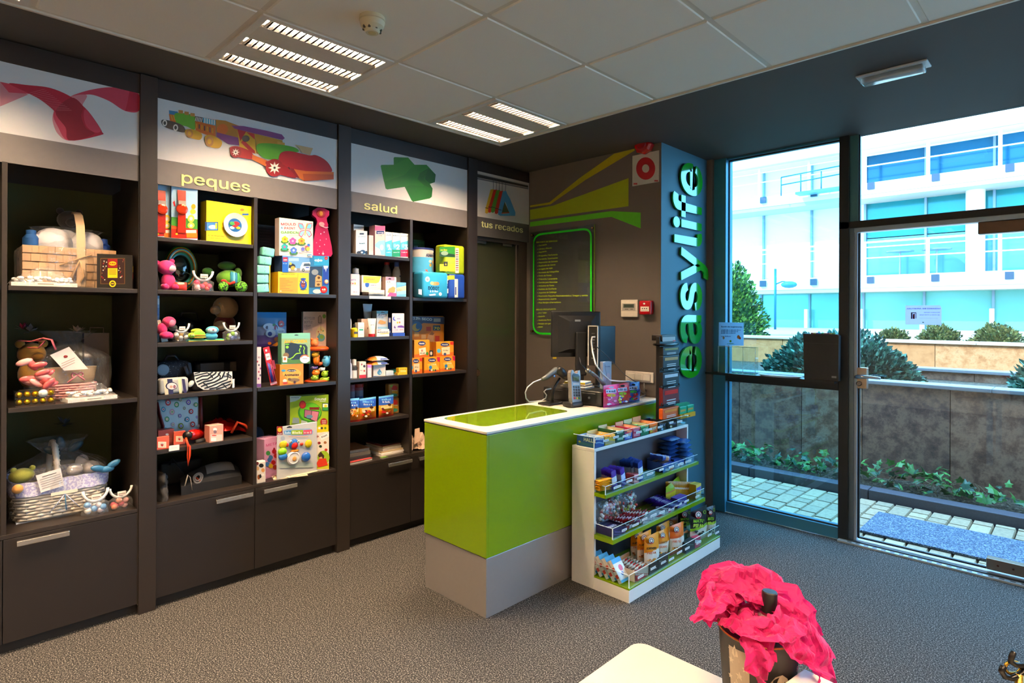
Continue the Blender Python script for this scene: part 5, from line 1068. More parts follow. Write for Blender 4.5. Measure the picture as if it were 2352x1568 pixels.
def frame(label,rect,db,yaw=0):
 i=C('photo_frame',label,'photo frame','5',rect,db,.012,S5,'e0604a c84a38',yaw,'coral photo frames',rnd=.003);x0,y0,x1,y1=rect;w=x1-x0;h=y1-y0;F=i.F
 F.rect(x0+w*.2,y0+h*.38,x0+w*.78,y0+h*.82,P('e8dcc0'));F.rect(x0+w*.26,y0+h*.43,x0+w*.72,y0+h*.78,P('d8c8b0'));F.ell(x0+w*.48,y0+h*.6,w*.10,h*.10,P('a81c1c'));F.ell(x0+w*.48,y0+h*.5,w*.07,h*.07,P('b8b0b0'));F.poly([(x0+w*.38,y0+h*.6),(x0+w*.48,y0+h*.75),(x0+w*.58,y0+h*.6)],P('b81c1c'));Z(i,'picture');return i
frame('coral photo frame at the front left of the fifth toy shelf',(86,625,250,785),.012);frame('coral photo frame behind the red hair tool',(300,562,440,712),.07,-.1)
i=C('clear_gift_box','red tinted clear gift box behind the front coral frame','box','5',(120,545,305,700),.10,.05,S5,'a84a44 8a3a34');i.F.ell(225,600,20,12,P('e8dcd8'));i.F.rect(140,640,290,690,P('b85a4c'));Z(i)
i=C('trinket_box','pink cube gift box with a small heart on the fifth toy shelf','box','5',(722,492,884,688),.02,.06,S5,'e8a08a c8806c e8b8a4',.12);i.F.rect(735,600,870,680,P('f0cfc0'));i.F.ell(787,540,24,18,P('f4ece8'));i.F.ell(787,570,20,20,P('8a6a70'));i.F.ell(775,612,30,8,P('d85a4a'));i.F.rect(740,640,800,680,P('f4ece8'));Z(i)
loc,w,h=place('5',(395,525,690,712),XS-.02,S5);t=thing('folding_umbrella','folded red umbrella with black round handle and an orange wrist strap','umbrella',loc,R90);q=lambda X,Y,db:(lambda p:(p.x,p.y,p.z))(pt3(X,Y,db,t,'5'))
a,b=q(452,612,.02),q(640,590,.16);a,b=Vector(a),Vector(b);g=G();g.tube([tuple(a+(b-a)*k)for k in(0,.12,.14)],[.022,.022,.010],M('0c0c0d',.4),14);g.build('handle',t);g=G();n_=12;g.tube([tuple(a+(b-a)*k)for k in(.14,.22,.4,.7,1.0)],[.014,.026,.032,.03,.02],M('b3100c',.25,coat=.6,var=.4,scale=60),14);g.build('canopy',t)
a2,b2=Vector(q(560,690,.05)),Vector(q(720,660,.09));g=G();g.tube([tuple(a2),tuple((a2+b2)/2),tuple(b2)],[.012,.016,.012],M('141315',.6),8);g.build('cover',t)
s0=q(445,640,.015);e0=q(470,968,-.006);g=G();g.tube([s0,q(452,670,.0),q(470,720,-.008),q(492,742,-.010),q(490,850,-.01),e0,q(460,850,-.008),q(465,745,-.008),q(445,665,.004)],.006,M('d83a08',.5),6,flat=.4);g.build('wrist_strap',t)
loc,w,h=place('5',(640,440,1200,655),XS-.10,S5);t=thing('foil_bag','crumpled shiny red foil bag on the right of the fifth toy shelf','bag',loc,R90);g=G()
g.grid(20,16,lambda u,v:((u-.5)*w+.01*mnoise.noise((u*6,v*6,3)),.01+v*.20+.02*mnoise.noise((u*5,v*5,9)),max(.002,h*(math.sin(math.pi*min(1,u*1.02))**.6)*(math.sin(math.pi*(.08+.9*v))**.7)*(1+.25*mnoise.noise((u*7,v*7,1))))),M('c0140c',.18,.5,bump=.3,bscale=40));g.build('foil',t);g=G();g.tube([(w*.1,.006,.02),(w*.22,-.004,h*.85),(w*.38,-.004,h*.6),(w*.48,.0,h*.25),(w*.49,.004,.01)],.008,M('e04a2a',.2,.3),7);g.build('folded_rim',t)
i=C('price_card','small white card leaning on the front edge of the fifth toy shelf','card','5',(246,728,368,792),-.002,.003,S5-.012,'ece8e4');i.F.line([(275,760),(340,752)],2,P('d8a0a0'));Z(i)
# base (.545)
loc,w,h=place('5',(390,930,1100,1295),XS-.08,.545);t=thing('messenger_bag','black messenger bag with light grey print on its flap','bag',loc,R90);g=G();g.grid(18,12,lambda u,v:((u-.5)*w*(1-.1*v)+.03*v,.0+.20*v,max(.004,h*.86*math.sin(math.pi*(.04+.92*v))**.5*math.sin(math.pi*(.05+.9*u))**.25*(.75+.3*u)*(1+.06*mnoise.noise((u*5,v*5,2))))),M('141315',.65,bump=.2,bscale=60));g.grid(18,1,lambda u,v:((u-.5)*w,0,.0+v*.05),M('141315',.65));g.build('bag_body',t)
g=G();fs=[(.18,.2),(.55,.2),(.72,.42),(.9,.5),(.86,.85),(.6,.85),(.35,.7),(.2,.6)]
def bagpt(u,v):return((u-.5)*w*(1-.1*v)+.03*v,.20*v-.003,h*.86*math.sin(math.pi*(.04+.92*v))**.5*math.sin(math.pi*(.05+.9*u))**.25*(.75+.3*u)+.004)
g.grid(10,6,lambda u,v:bagpt(.42+.48*u,.14+.40*v),M('6a6866',.6));g.build('flap_print',t);g=G()
for r0 in(.05,.032):g.tube([bagpt(.27+r0*1.5*math.cos(a),.14+r0*2.2*math.sin(a))for a in np.linspace(0,6.283,18)],.005,M('8a8684',.6),5)
g.tube([bagpt(.2,.22),bagpt(.26,.12),bagpt(.3,.05)],.004,M('c8401c',.6),5);g.build('ring_print',t);g=G();g.tube([(-w*.45,.02,.01),(-w*.40,-.002,h*.7),(-w*.36,.0,h*.6),(-w*.33,.0,.02)],.006,M('c8c0b8',.4),6,flat=.4);g.build('strap',t)
loc,w,h=place('5',(95,1030,305,1385),XS-.02,.545);t=thing('cloth_bag','dark grey cloth bag slumped at the left of the lowest toy shelf','bag',loc,R90);g=G();g.grid(14,12,lambda u,v:(-w*.5+w*1.0*u+.01*mnoise.noise((u*4,v*6,5)),.10*(1-math.sin(math.pi*u))+.03*mnoise.noise((u*5,v*5,7))+.03*v,h*v*(1-.35*u*u)),M('3a3838',.85,bump=.3,bscale=80));g.build('bag_front',t);g=G();g.grid(14,12,lambda u,v:(w*.5-w*u,.10+.08*math.sin(math.pi*u)+.03*v*0,h*v*(1-.35*(1-u)**2)),M('2a2828',.85));g.build('bag_back',t)
loc,w,h=place('5',(150,850,640,1290),XS-.34,.545);t=thing('tote_bag','black tote bag with long handles behind the messenger bag','bag',loc,R90);g=G();g.rbox(-w/2,w/2,0,.06,0,h*.8,M('0d0d0e',.7),.012,2);g.build('bag_body',t);g=G();g.tube([(-w*.3,-.004,h*.75),(-w*.28,-.03,h),(-w*.1,-.04,h*.6),(-w*.02,-.05,.05)],.007,M('1a1a1c',.4),6,flat=.4);g.build('handle',t)
# ================================================================== toy unit, right column
Sa,Sb,Sc=1.672,1.112,.545
loc,w,h=place('3',(1280,850,1445,1390),XS-.04,Sa);t=thing('ribbed_pack','tall turquoise pack of five bulging segments on the second toy shelf','toy',loc,R90);AQ=M('7fd8c4',.15,coat=.6)
for k in range(5):
 z0=h*(.20*k);g=G();g.T=Matrix.Rotation((k-2)*.06,4,'Y');g.rbox(-w*.48,w*.42,.0,.05,z0+.001,z0+h*.195,AQ,.008,3);o=g.build('segment',t)
g=G();g.box(w*.42,w*.47,.004,.05,0,h*.9,P('d8b03a'));g.build('card_back',t);F=Face(t,'3',0.0)
for k in range(10):F.line([(1372+k%3*3,1345-k*48),(1370,1330-k*48),(1378,1318-k*48)],4,P('2a5a50'))
F.done('print',t)
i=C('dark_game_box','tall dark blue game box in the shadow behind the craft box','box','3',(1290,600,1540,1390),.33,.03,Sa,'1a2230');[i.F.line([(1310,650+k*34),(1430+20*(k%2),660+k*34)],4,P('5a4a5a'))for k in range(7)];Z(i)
# yellow instruction box, car box, mould box
i=C('robot_box','yellow robot toy box at the bottom of the stacked toy boxes','box','3',(1527,1152,1888,1405),.03,.10,Sa,'f2cf14 d8a814');F=i.F;F.rect(1540,1210,1755,1395,P('ee9a1c'));F.poly([(1755,1165),(1765,1165),(1760,1400),(1750,1400)],P('c8a010'));[F.line([(1552,1228+k*19),(1552+170*((7*k%5+3)/8),1229+k*19)],4,P('7a4a0c'))for k in range(8)];F.scrib(1560,1180,1720,12,P('7a5a0c'))
F.ell(1820,1230,34,12,P('1a3f9c'));F.ell(1820,1300,44,60,P('1c50b0'));F.ell(1818,1290,26,44,P('8a3a24'));F.ell(1810,1265,7,7,P(WH));F.ell(1832,1268,7,7,P(WH));F.rect(1800,1300,1838,1310,P('c84a2a'));[F.line([(1820,1290+a),(1820+b,1270+c)],7,P('2a2a3a'))for a,b,c in((0,-48,-20),(10,50,-10),(50,-36,90),(50,40,90))];F.ell(1555,1372,9,9,P('f0e0a0'));Z(i);zt=i.z1
i=C('brick_car_box','blue brick set box with a white car picture on the yellow box','box','3',(1577,968,1948,1165),.03,.10,zt,'6a9ccc 2a3f6a',.05);F=i.F;F.rect(1577,970,1645,1150,P('1c5ab8'));F.rect(1585,975,1638,1025,P('c8101c'));F.text('LEGO',1590,1012,1633,1013,22,P(WH),.03);F.text('5-12',1585,1053,1628,1054,14,P(WH),.02);F.rect(1650,985,1770,1020,P('9cc0dc'));F.poly([(1650,1100),(1948,1110),(1948,1160),(1650,1150)],P('8a8478'));F.poly([(1790,1085),(1815,1035),(1905,1032),(1940,1085),(1942,1125),(1785,1130)],P('eef0f0'));F.poly([(1822,1080),(1832,1048),(1895,1045),(1912,1080)],P('3a4a5a'));[F.ell(X,Y,17,19,P('16181a'))for X,Y in((1822,1125),(1922,1118))];[F.ell(X,Y,8,9,P('b0b4b8'))for X,Y in((1822,1125),(1922,1118))];F.rect(1850,1088,1890,1102,P('2a4fae'))
F.ell(1690,1085,40,36,P('2a2418'));F.ell(1672,1050,14,16,P('d8b01c'));F.ell(1700,1100,26,22,P('c8a01c'));F.ell(1660,1120,16,18,P(WH));F.ell(1730,1115,14,16,P(WH));Z(i);zt=i.z1
i=C('craft_box','white craft box with butterfly and flowers on top of the box stack','box','3',(1540,532,1938,976),.03,.06,zt,'f0e2d0 d8c0b8',.0);F=i.F;R_=P('d8485a');B_=P('3f8fb8');G_=P('4fa01c')
F.text('MOULD',1562,600,1738,602,40,R_,.03);F.text('&',1560,640,1588,640,32,B_,.03);F.text('PAINT',1600,645,1732,648,36,R_,.03);F.text('GARDEN',1560,696,1768,700,38,G_,.03);[F.rect(1650,712+k*10,1780,716+k*10,P('c8b098'))for k in range(2)]
for sx in(-1,1):
 cx=1845;F.poly([(cx+sx*5,640),(cx+sx*30,580),(cx+sx*80,570),(cx+sx*84,610),(cx+sx*60,650)][::sx],P('e85a7c'));F.poly([(cx+sx*14,635),(cx+sx*36,590),(cx+sx*74,580),(cx+sx*74,612),(cx+sx*56,640)][::sx],P('6fc0d8'));F.poly([(cx+sx*5,650),(cx+sx*60,665),(cx+sx*80,715),(cx+sx*45,745),(cx+sx*15,700)][::sx],P('e85a7c'));F.poly([(cx+sx*10,660),(cx+sx*54,675),(cx+sx*68,712),(cx+sx*44,730),(cx+sx*20,695)][::sx],P('8fd4e4'))
F.line([(1868,575),(1850,640),(1840,720)],14,P('a8b01c'))
def flower(X,Y,r,c,c2,leaf=1):
 if leaf:F.ell(X,Y+r*.7,r*1.2,r*.5,P('3f7a1c'))
 for k in range(5):a=k*1.2566-1.57;F.ell(X+r*.5*math.cos(a),Y+r*.5*math.sin(a),r*.48,r*.48,P(c),10)
 F.ell(X,Y,r*.32,r*.32,P(c2),10)
flower(1605,765,40,'c8c01c','e07a1c');flower(1697,785,44,'e850a0','f8a0c8');flower(1800,785,42,'f0a41c','e8601c');flower(1600,855,42,'2fa0a0','d850a0');flower(1705,895,42,'4a70c8','f0e8f0');F.ell(1812,878,22,22,P('6a6ac0'));F.ell(1860,855,22,18,P('f05a6a'));F.ell(1880,832,18,16,P('2a60b8'));F.ell(1872,878,22,22,P('f0c83a'));F.line([(1760,925),(1920,916)],6,P('7a3a6a'));F.rect(1865,940,1915,962,P('3f8fb8'));F.text('4M',1872,958,1910,958,14,P(WH),.03);F.rect(1560,940,1680,944,P('d8c0a0'));Z(i)
# blue jungle game box with doll case on top
i=C('blue_game_box','tall blue toy box with a red forty eight piece badge','box','3',(1890,957,2125,1406),.02,.09,Sa,'2f78b0 12508a',-.24);F=i.F;F.poly([(1950,1070),(2125,1072),(2125,960),(1950,965)],P('2f9ad0'));F.text('oje',1955,1020,2048,1022,34,P(WH),.04);F.ell(2092,985,20,20,P('d8202a'));F.text('+2',2082,992,2104,992,15,P(WH),.02);F.rect(1895,1085,2045,1330,P('1c2f4c'));F.rect(1900,1090,2040,1325,P('2a4568'));F.ell(1960,1150,40,34,P('8a94a0'));F.poly([(1960,1320),(1965,1210),(1990,1180),(2040,1200),(2042,1320)],P('c89a6a'));F.rect(1975,1255,2035,1262,P('3a2414'));F.ell(2005,1215,16,16,P('4a3420'));F.ell(2000,1295,18,14,P('5a4024'));F.rect(2052,1090,2120,1300,P('2448a8'));F.poly([(2060,1075),(2115,1075),(2108,1110),(2098,1095),(2088,1150),(2078,1095),(2068,1120)],P('e8eef4'));F.ell(2095,1260,26,26,P('b88a5a'));F.ell(2095,1255,16,16,P('f0dcc0'))
F.ell(1985,1375,50,26,P('d8d8d4'));F.ell(2062,1355,42,42,P('c8141c'));F.text('48',2040,1362,2085,1362,26,P(WH),.04);F.rect(2042,1372,2084,1376,P('e8a0a0'));Z(i);zt=i.z1
loc,w,h=place('3',(1925,395,2155,948),XS-.035,zt);t=thing('doll_case','glossy hot pink doll shaped case standing on the blue toy box','case',loc,R90-.3);PKS=M('d8186a',.2,coat=.6);PKF=M('b0205a',.35)
pr=[(-.40,0),(.42,0),(.5,.06),(.46,.22),(.36,.42),(.26,.60),(.30,.66),(.24,.72),(.22,.80),(.34,.86),(.34,.95),(.1,1.0),(-.2,1.0),(-.42,.93),(-.44,.84),(-.26,.78),(-.2,.70),(-.26,.62),(-.34,.40),(-.44,.2),(-.48,.06)];pr=[(a*w,b*h)for a,b in pr]
g=G();g.prism(pr,.0,.05,PKF,PKS);g.build('case_body',t,bevel=.004);g=G();g.ell((-.05*w,-.002,.88*h),(.20*w,.004,.085*h),M('a02030',.4),16,6);g.ell((-.05*w,-.005,.88*h),(.1*w,.003,.05*h),M('b8802a',.4),12,6);g.ell((-.02*w,-.004,.66*h),(.14*w,.005,.05*h),M('d89aa0',.4),12,6);g.build('moulded_face',t)
g=G();[g.ell((a*w,-.002,b*h),(.022*w,.002,.012*h),P('f0d0dc'),8,4)for a,b in((-.2,.12),(-.1,.2),(.05,.1),(-.25,.27),(-.08,.33),(.12,.24),(.2,.36),(-.05,.46),(.1,.5),(-.12,.05))];g.ell((.05*w,-.002,.05*h),(.06*w,.003,.03*h),P('f4b8c8'),10,4);g.build('flower_dots',t);g=G();g.tube([(-.05*w,-.01,.62*h),(.14*w,-.03,.58*h),(.26*w,-.02,.60*h)],.004,P('e8a8b8'),6);g.build('handle',t)
# middle shelf right
i=C('card_game_box','orange animal card game box under the snake box on the lower toy shelf','box','4',(1548,898,1824,1150),.03,.07,Sb,'ee8a1c c8641c d8a04a');F=i.F;F.ell(1690,1010,110,60,P('f0a83a'));F.ell(1700,1085,80,40,P('d8a83a'));F.ell(1685,975,55,16,P('2a2014'));F.scrib(1640,983,1730,14,P(WH));F.text('Animales',1598,1042,1772,1034,36,P('2a1c0c'),.02);F.ell(1590,975,26,14,P('3f8fae'));F.ell(1720,1085,62,22,P('8a6a3a'));F.ell(1660,1078,20,16,P('6a4a24'));F.ell(1605,1095,24,20,P('e8dcc8'));F.ell(1610,1120,30,12,P('c83a1c'));F.ell(1720,1110,14,16,P('4a1c14'));Z(i);zt=i.z1
i=C('snake_game_box','snake puzzle box with green letters and a black window on the orange box','box','4',(1567,537,1904,895),.03,.05,zt,'7fc0a4 4f8a70');F=i.F;F.rect(1567,600,1904,893,P('8fae7a'));F.poly([(1720,556),(1740,552),(1765,556),(1765,564),(1720,564)],P('0c100c'));F.text('ANACONDA',1596,655,1872,645,46,P('e8b81c'),.05);F.poly([(1608,655),(1690,648),(1760,662),(1850,668),(1872,700),(1872,845),(1700,860),(1608,800)],P('20262a'));F.rect(1612,660,1656,672,P('6fd01c'));F.ell(1634,700,18,17,P('8fd41c'))
SN=P('9ae014');F.line([(1640,850),(1700,820),(1725,790),(1745,775),(1790,770),(1775,740),(1785,715)],15,SN);F.line([(1825,690),(1838,715),(1828,740),(1832,780)],14,SN);F.ell(1792,690,12,14,SN);F.ell(1620,795,34,30,P('8a6a3a'));F.poly([(1567,820),(1700,850),(1800,840),(1904,870),(1904,893),(1567,893)],P('4f7a2a'));F.rect(1580,808,1632,878,P('f0e4d8'));F.ell(1606,838,16,18,P('e86a2a'));F.ell(1840,838,58,50,P('e8e4e8'));F.ell(1840,838,40,34,P('f6f2ee'));F.ell(1840,838,58,50,P('e86a2a'),8,200,330);F.ell(1840,838,44,38,P('f4f0ee'));F.rect(1812,832,1868,840,P('b0a8a8'));Z(i)
def back_box(nm,l,cat,z,rect,db,th,z0,col):return C(nm,l,cat,z,rect,db,th,z0,col)
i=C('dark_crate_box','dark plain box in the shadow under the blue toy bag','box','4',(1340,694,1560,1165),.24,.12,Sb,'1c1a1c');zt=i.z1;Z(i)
loc,w,h=place('4',(1270,290,1625,690),XS-.22,zt);i=PO('toy_bag','blue and purple glossy toy bag with a red round badge','toy','4',(1270,290,1625,690),.25,.06,zt,bandfn(((.12,'5a4ab0'),(.3,'7a70c8'),(.62,'b8c4e4'),(.8,'6a9cd0'),(1,'3f8fd0'))),seal=.04);F=i.F;F.ell(1565,428,34,40,P('c8202a'));F.text('Jr.',1545,440,1588,440,26,P(WH),.04);F.ell(1560,512,52,32,P('e0e4ec'));F.scrib(1532,518,1588,12,P('5a6aa8'));F.ell(1440,540,60,46,P('e8e8ee'));F.ell(1420,460,70,40,P('d8d8e8'));F.ell(1430,545,26,26,P('2a3a8c'));F.ell(1480,440,20,16,P('2a6a3a'));F.ell(1395,470,16,20,P('3a2a4a'));F.ell(1500,470,22,30,P('8a2a5a'));F.poly([(1450,680),(1560,610),(1600,600),(1600,640),(1500,690)],P('e0861c'));F.ell(1520,610,40,32,P('6a4a34'));F.ell(1425,655,22,18,P('e07a1c'));Z(i)
i=C('game_box','slim pale box with small stars at the left of the lower toy shelf','box','4',(1268,700,1328,1168),.012,.10,Sb,'d8c4c0 b8a0a0');F=i.F;F.text('IC',1288,830,1318,830,26,P('5a3a4a'),.03);[F.ell(1285+(k*17)%36,870+k*40,9,13,P(('a83a4a','3a3a4a','8a3a7a')[k%3]))for k in range(6)];F.rect(1268,1130,1328,1168,P('6a3a7a'));Z(i)
# leaning pencil pack
loc,w,h=place('4',(1310,690,1520,1165),XS-.02,Sb);t=thing('pencil_pack','long red carded pencil pack leaning to the left on the lower toy shelf','stationery',loc,R90);t2=-.21;g=G();g.T=Matrix.Translation((.035,0,0))@Matrix.Rotation(t2,4,'Y');PWD=.038;H_=h*1.0
g.box(-PWD/2,PWD/2,.0,.006,.008,H_,P('c81c20'));g.build('card',t);g=G();g.T=Matrix.Translation((.035,0,0))@Matrix.Rotation(t2,4,'Y');g.box(-.014,.012,-.001,0,H_*.68,H_*.84,P('e8dcd8'));g.box(-.010,.008,-.0015,-.001,H_*.74,H_*.78,P('a8a0a0'));g.ell((-.004,0,H_*.92),(.006,.001,.008),P(WH),8,4);g.box(-.02,.02,-.001,0,H_*.05,H_*.1,P('e8a0a0'));g.build('print',t)
for k,c in enumerate(('5a3a9c','2a4f9c','c83a6a','7a1c2a')):g=G();g.T=Matrix.Translation((.035,0,0))@Matrix.Rotation(t2,4,'Y');x=-.012+.008*k;g.tube([(x,-.004,H_*.12),(x,-.004,H_*(.62-.03*k))],.0034,P(c),6);g.build('pencil',t)
g=G();g.T=Matrix.Translation((.035,0,0))@Matrix.Rotation(t2,4,'Y');g.box(.012,.030,-.004,.004,H_*.42,H_*.64,P('8a1420'));g.build('sharpener',t)
# animals toy tower
loc,w,h=place('4',(1900,750,2165,1120),XS-.03,Sb);t=thing('animal_toy_pack','clear pack of coloured plastic animals between two orange discs','toy',loc,R90);q=lambda X,Y,db:(lambda p:(p.x,p.y,p.z))(pt3(X,Y,db,t,'4'));ORG_=M('f0521c',.3,coat=.4)
g=G();g.lathe([(w*.5,0),(w*.52,.004),(w*.46,.012),(.001,.012)],ORG_,(0,.06,0),22,1,.9);g.build('base_disc',t)
for nm,c,X,Y,db,r in(('toy_hippo','7a9a1c',1955,1065,.05,(.026,.022,.02)),('toy_frog','8fb81c',2070,1080,.05,(.034,.024,.016)),('toy_frog_head','8fb81c',2075,1015,.05,(.022,.02,.022)),('toy_lion','ee7a1c',1970,1000,.06,(.026,.022,.022)),('toy_bird','f07a14',1975,850,.06,(.022,.02,.034)),('toy_duck','c8941c',1965,790,.06,(.026,.022,.02)),('toy_elephant','4fa0c8',2090,865,.055,(.028,.026,.036)),('toy_zebra','e8e4e0',2040,960,.06,(.022,.02,.012)),('toy_mole','5a4a8c',1950,945,.06,(.024,.02,.010)),('toy_crab','e0561c',2020,895,.06,(.018,.014,.012))):
 g=G();m=M(c,.3,coat=.3);p=q(X,Y,db);g.ell(p,r,m,12,8);g.ell((p[0]-r[0]*.6,p[1]-r[1]*.5,p[2]+r[2]*.7),(r[0]*.3,r[1]*.3,r[2]*.3),m,8,6);g.ell((p[0]+r[0]*.6,p[1]-r[1]*.5,p[2]+r[2]*.7),(r[0]*.3,r[1]*.3,r[2]*.3),m,8,6);g.build(nm,t)
zt=pt3(2030,720,.05,t,'4').z;g=G();g.lathe([(.001,0),(w*.46,0),(w*.50,.010),(w*.50,.016),(w*.4,.026),(.001,.026)],ORG_,(0,.06,zt-.012),22,1,.9);g.build('top_disc',t);g=G();p=q(1955,655,.07);g.ell(p,(.026,.022,.03),M('e06a2a',.4),12,8);g.ell((p[0],p[1]-.016,p[2]-.004),(.016,.012,.016),M('c8723a',.4),10,6);g.ell((p[0]-.018,p[1],p[2]+.026),(.009,.007,.009),M('e06a2a',.4),8,6);g.ell((p[0]+.018,p[1],p[2]+.026),(.009,.007,.009),M('e06a2a',.4),8,6);g.build('bear_topper',t)
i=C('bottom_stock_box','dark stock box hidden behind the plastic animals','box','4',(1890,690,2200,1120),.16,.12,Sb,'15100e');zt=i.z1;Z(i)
i=C('craft_box','pale craft box with a bottle and globe picture behind the plastic animals','box','4',(1822,285,2100,690),.16,.07,zt,'d8b8a8 e8e4dc',-.30);F=i.F
for k,(s,xe)in enumerate((('RECYCLED',1958),('BOTTLE',1930),('LIGHT',1912))):F.text(s,1836,372+k*48,xe,376+k*46,40,P('3a3a3a'),.0)
[F.rect(1850,478+k*9,1930,481+k*9,P('8a8480'))for k in range(4)];F.poly([(1995,350),(2020,320),(2040,350),(2038,420),(1997,420)],P('6a5a50'));F.poly([(2003,352),(2020,332),(2032,352),(2030,412),(2005,412)],P('b09888'));F.ell(2068,338,20,26,P('5a8a2a'));F.ell(2030,545,58,92,P('e0cf9a'));F.ell(2032,590,46,44,P('5a9aa8'));F.ell(2040,580,24,24,P('6a9a3a'));F.line([(2030,430),(2028,500)],4,P('4a3a30'));[F.ell(X,Y,6,9,P(c))for X,Y,c in((2000,520,'c83a2a'),(2055,510,'3a8a3a'),(2035,500,'d8a01c'),(2010,545,'3a6ab0'))];Z(i)
g=G();g.text('RECYCLED BOTTLE LIGHT',0,0,.016,P('5a5450'),w=i.h*.82,rot=0);g2=G();g2.add([(i.w/2+.0006,.045-p[2],i.h*.08+p[0])for p in g.v],g.f,P('5a5450'));g2.box(i.w/2+.0004,i.w/2+.0008,.02,.05,i.h*.86,i.h*.95,P('9ab86a'));g2.build('side_lettering',i.t)
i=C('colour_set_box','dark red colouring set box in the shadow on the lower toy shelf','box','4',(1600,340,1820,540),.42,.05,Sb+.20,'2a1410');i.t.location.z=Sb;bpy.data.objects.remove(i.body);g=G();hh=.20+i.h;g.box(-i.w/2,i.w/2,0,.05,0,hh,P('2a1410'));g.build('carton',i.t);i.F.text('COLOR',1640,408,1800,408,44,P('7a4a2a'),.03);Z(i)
# base right
i=C('game_box','white game box with a small child picture below the green box','box','5',(1960,577,2125,1005),.03,.10,Sc,'efe0d0 f2ece4',-.28);F=i.F;F.rect(1960,940,2125,1005,P('d8d02a'));F.text('lo',1968,635,2004,632,34,P('a83a2a'),.03);F.poly([(2015,620),(2095,580),(2125,590),(2125,625),(2035,665)],P('f8f4ec'));F.text('Diset',2040,642,2105,612,26,P('2a2420'),.02);[F.ell(X,Y,18,16,P(c))for X,Y,c in((2010,700,'9c2a2a'),(2080,695,'a86a3a'),(2025,740,'2a3a24'),(2090,780,'c83a2a'))];F.ell(2060,870,72,80,P('9ab82a'));F.ell(2030,850,28,34,P('d8a07a'));F.poly([(1995,840),(2030,800),(2070,850),(2060,900),(2040,860),(2005,870)],P('3a2416'));F.poly([(1975,940),(2010,885),(2090,880),(2110,960),(2000,985)],P('d83a1c'));Z(i);zt=i.z1
i=C('game_box','lime green game box with a toy picture on top of the white game box','box','5',(1667,148,2118,580),.06,.10,zt,'9ab81c c8c4a8',-.22);F=i.F;F.poly([(1667,148),(1802,150),(1780,185),(1730,210),(1667,222)],P('b8c8b8'));F.text('miniland',1680,172,1770,172,14,P('3a4a6a'),.03);F.text('Sound',1952,198,2088,198,40,P('f4f0e0'),.02);F.rect(2015,208,2085,214,P('e8e8d0'));F.ell(1900,345,140,120,P('2f7f1c'),24);F.ell(1905,335,125,105,P('5fb81c'),24);F.ell(1815,250,40,48,P('a8141c'));F.ell(1815,250,28,34,P('c82a2a'));F.rect(1895,280,2010,310,P('7a1c14'));F.poly([(1835,305),(2012,330),(1985,460),(1830,400)],P('20242a'));F.poly([(1842,312),(1920,322),(1905,415),(1838,390)],P('b06a80'));F.poly([(1926,324),(2004,336),(1980,450),(1912,420)],P('c87a8c'));F.ell(1895,390,40,22,P('5a8aa0'));F.rect(2045,232,2118,322,P('2a5a4a'));F.rect(2052,240,2112,315,P('e8e4d8'));F.rect(2052,280,2112,315,P('3f9a3a'));F.ell(2085,265,18,16,P('f0c81c'));F.ell(2064,452,42,44,P('a81418'));[F.rect(2040,432+k*13,2090,437+k*13,P('e8c8c0'))for k in range(4)];F.poly([(1940,572),(2000,500),(2060,480),(2118,490),(2118,575)],P('f0cc14'));[F.ell(X,525,14,14,P(c))for X,c in((2010,'e8e8e0'),(2040,'3a3a3a'),(2080,'5a8a2a'))];F.poly([(1700,400),(1770,405),(1775,470),(1690,470)],P('8a9a9a'));F.poly([(1800,430),(1870,450),(1860,478),(1795,475)],P('a8b0b0'));Z(i)
i=C('tea_set_box','pink tea set box at the left of the lowest toy shelf','box','5',(1365,640,1540,1040),.10,.09,Sc,'d89ac4 e0a8cc',.35);F=i.F;F.text('META',1385,745,1520,715,40,P('c84a8c'),.02);[F.ell(X,Y,26,28,P(c))for X,Y,c in((1410,820,'3f8a4a'),(1440,870,'4a7ab0'),(1480,800,'a81c2a'),(1500,850,'b82a2a'),(1425,900,'3f6ab0'),(1470,930,'b81c24'),(1400,950,'3f7ac0'),(1440,970,'c8a01c'),(1490,985,'a83a2a'))];F.ell(1480,768,12,14,P('8a1c2a'));Z(i)
# bath toy blister
i=C('bath_toy_blister','silver blister card of coloured bath toys on the lowest toy shelf','toy','5',(1515,482,1985,1000),.02,.008,Sc,'c8c8c8',.03,rnd=.003);F=i.F;F.rect(1512,505,1580,605,P('8a1c24'));F.ell(1545,545,26,26,P('e8b01c'));F.text('ALEX',1522,598,1572,598,18,P(WH),.03);F.poly([(1630,512),(1660,500),(1690,510),(1690,522),(1630,524)],P('1a1a1c'));F.poly([(1590,560),(1640,540),(1760,535),(1900,530),(1940,560),(1930,595),(1850,610),(1700,612),(1600,600)],P('8fb0d8'));F.poly([(1600,565),(1680,552),(1680,600),(1604,595)],P('3f8fc8'));F.poly([(1682,552),(1820,545),(1822,602),(1682,602)],P('9ab81c'));F.poly([(1824,548),(1925,542),(1922,592),(1824,602)],P('e0506a'));F.scrib(1608,592,1672,26,P('d8e8f0'));F.scrib(1692,592,1812,28,P('f0f0d0'));F.scrib(1834,588,1912,26,P('f8d8d8'));F.rect(1650,620,1880,628,P('d8a08a'));F.ell(1580,645,26,26,P('a8b4c4'));F.poly([(1535,940),(1600,920),(1930,930),(1940,985),(1540,995)],P('b8c4bc'));F.done('print',i.t)
q=lambda X,Y,db:(lambda p:(p.x,p.y,p.z))(pt3(X,Y,db,i.t,'5'))
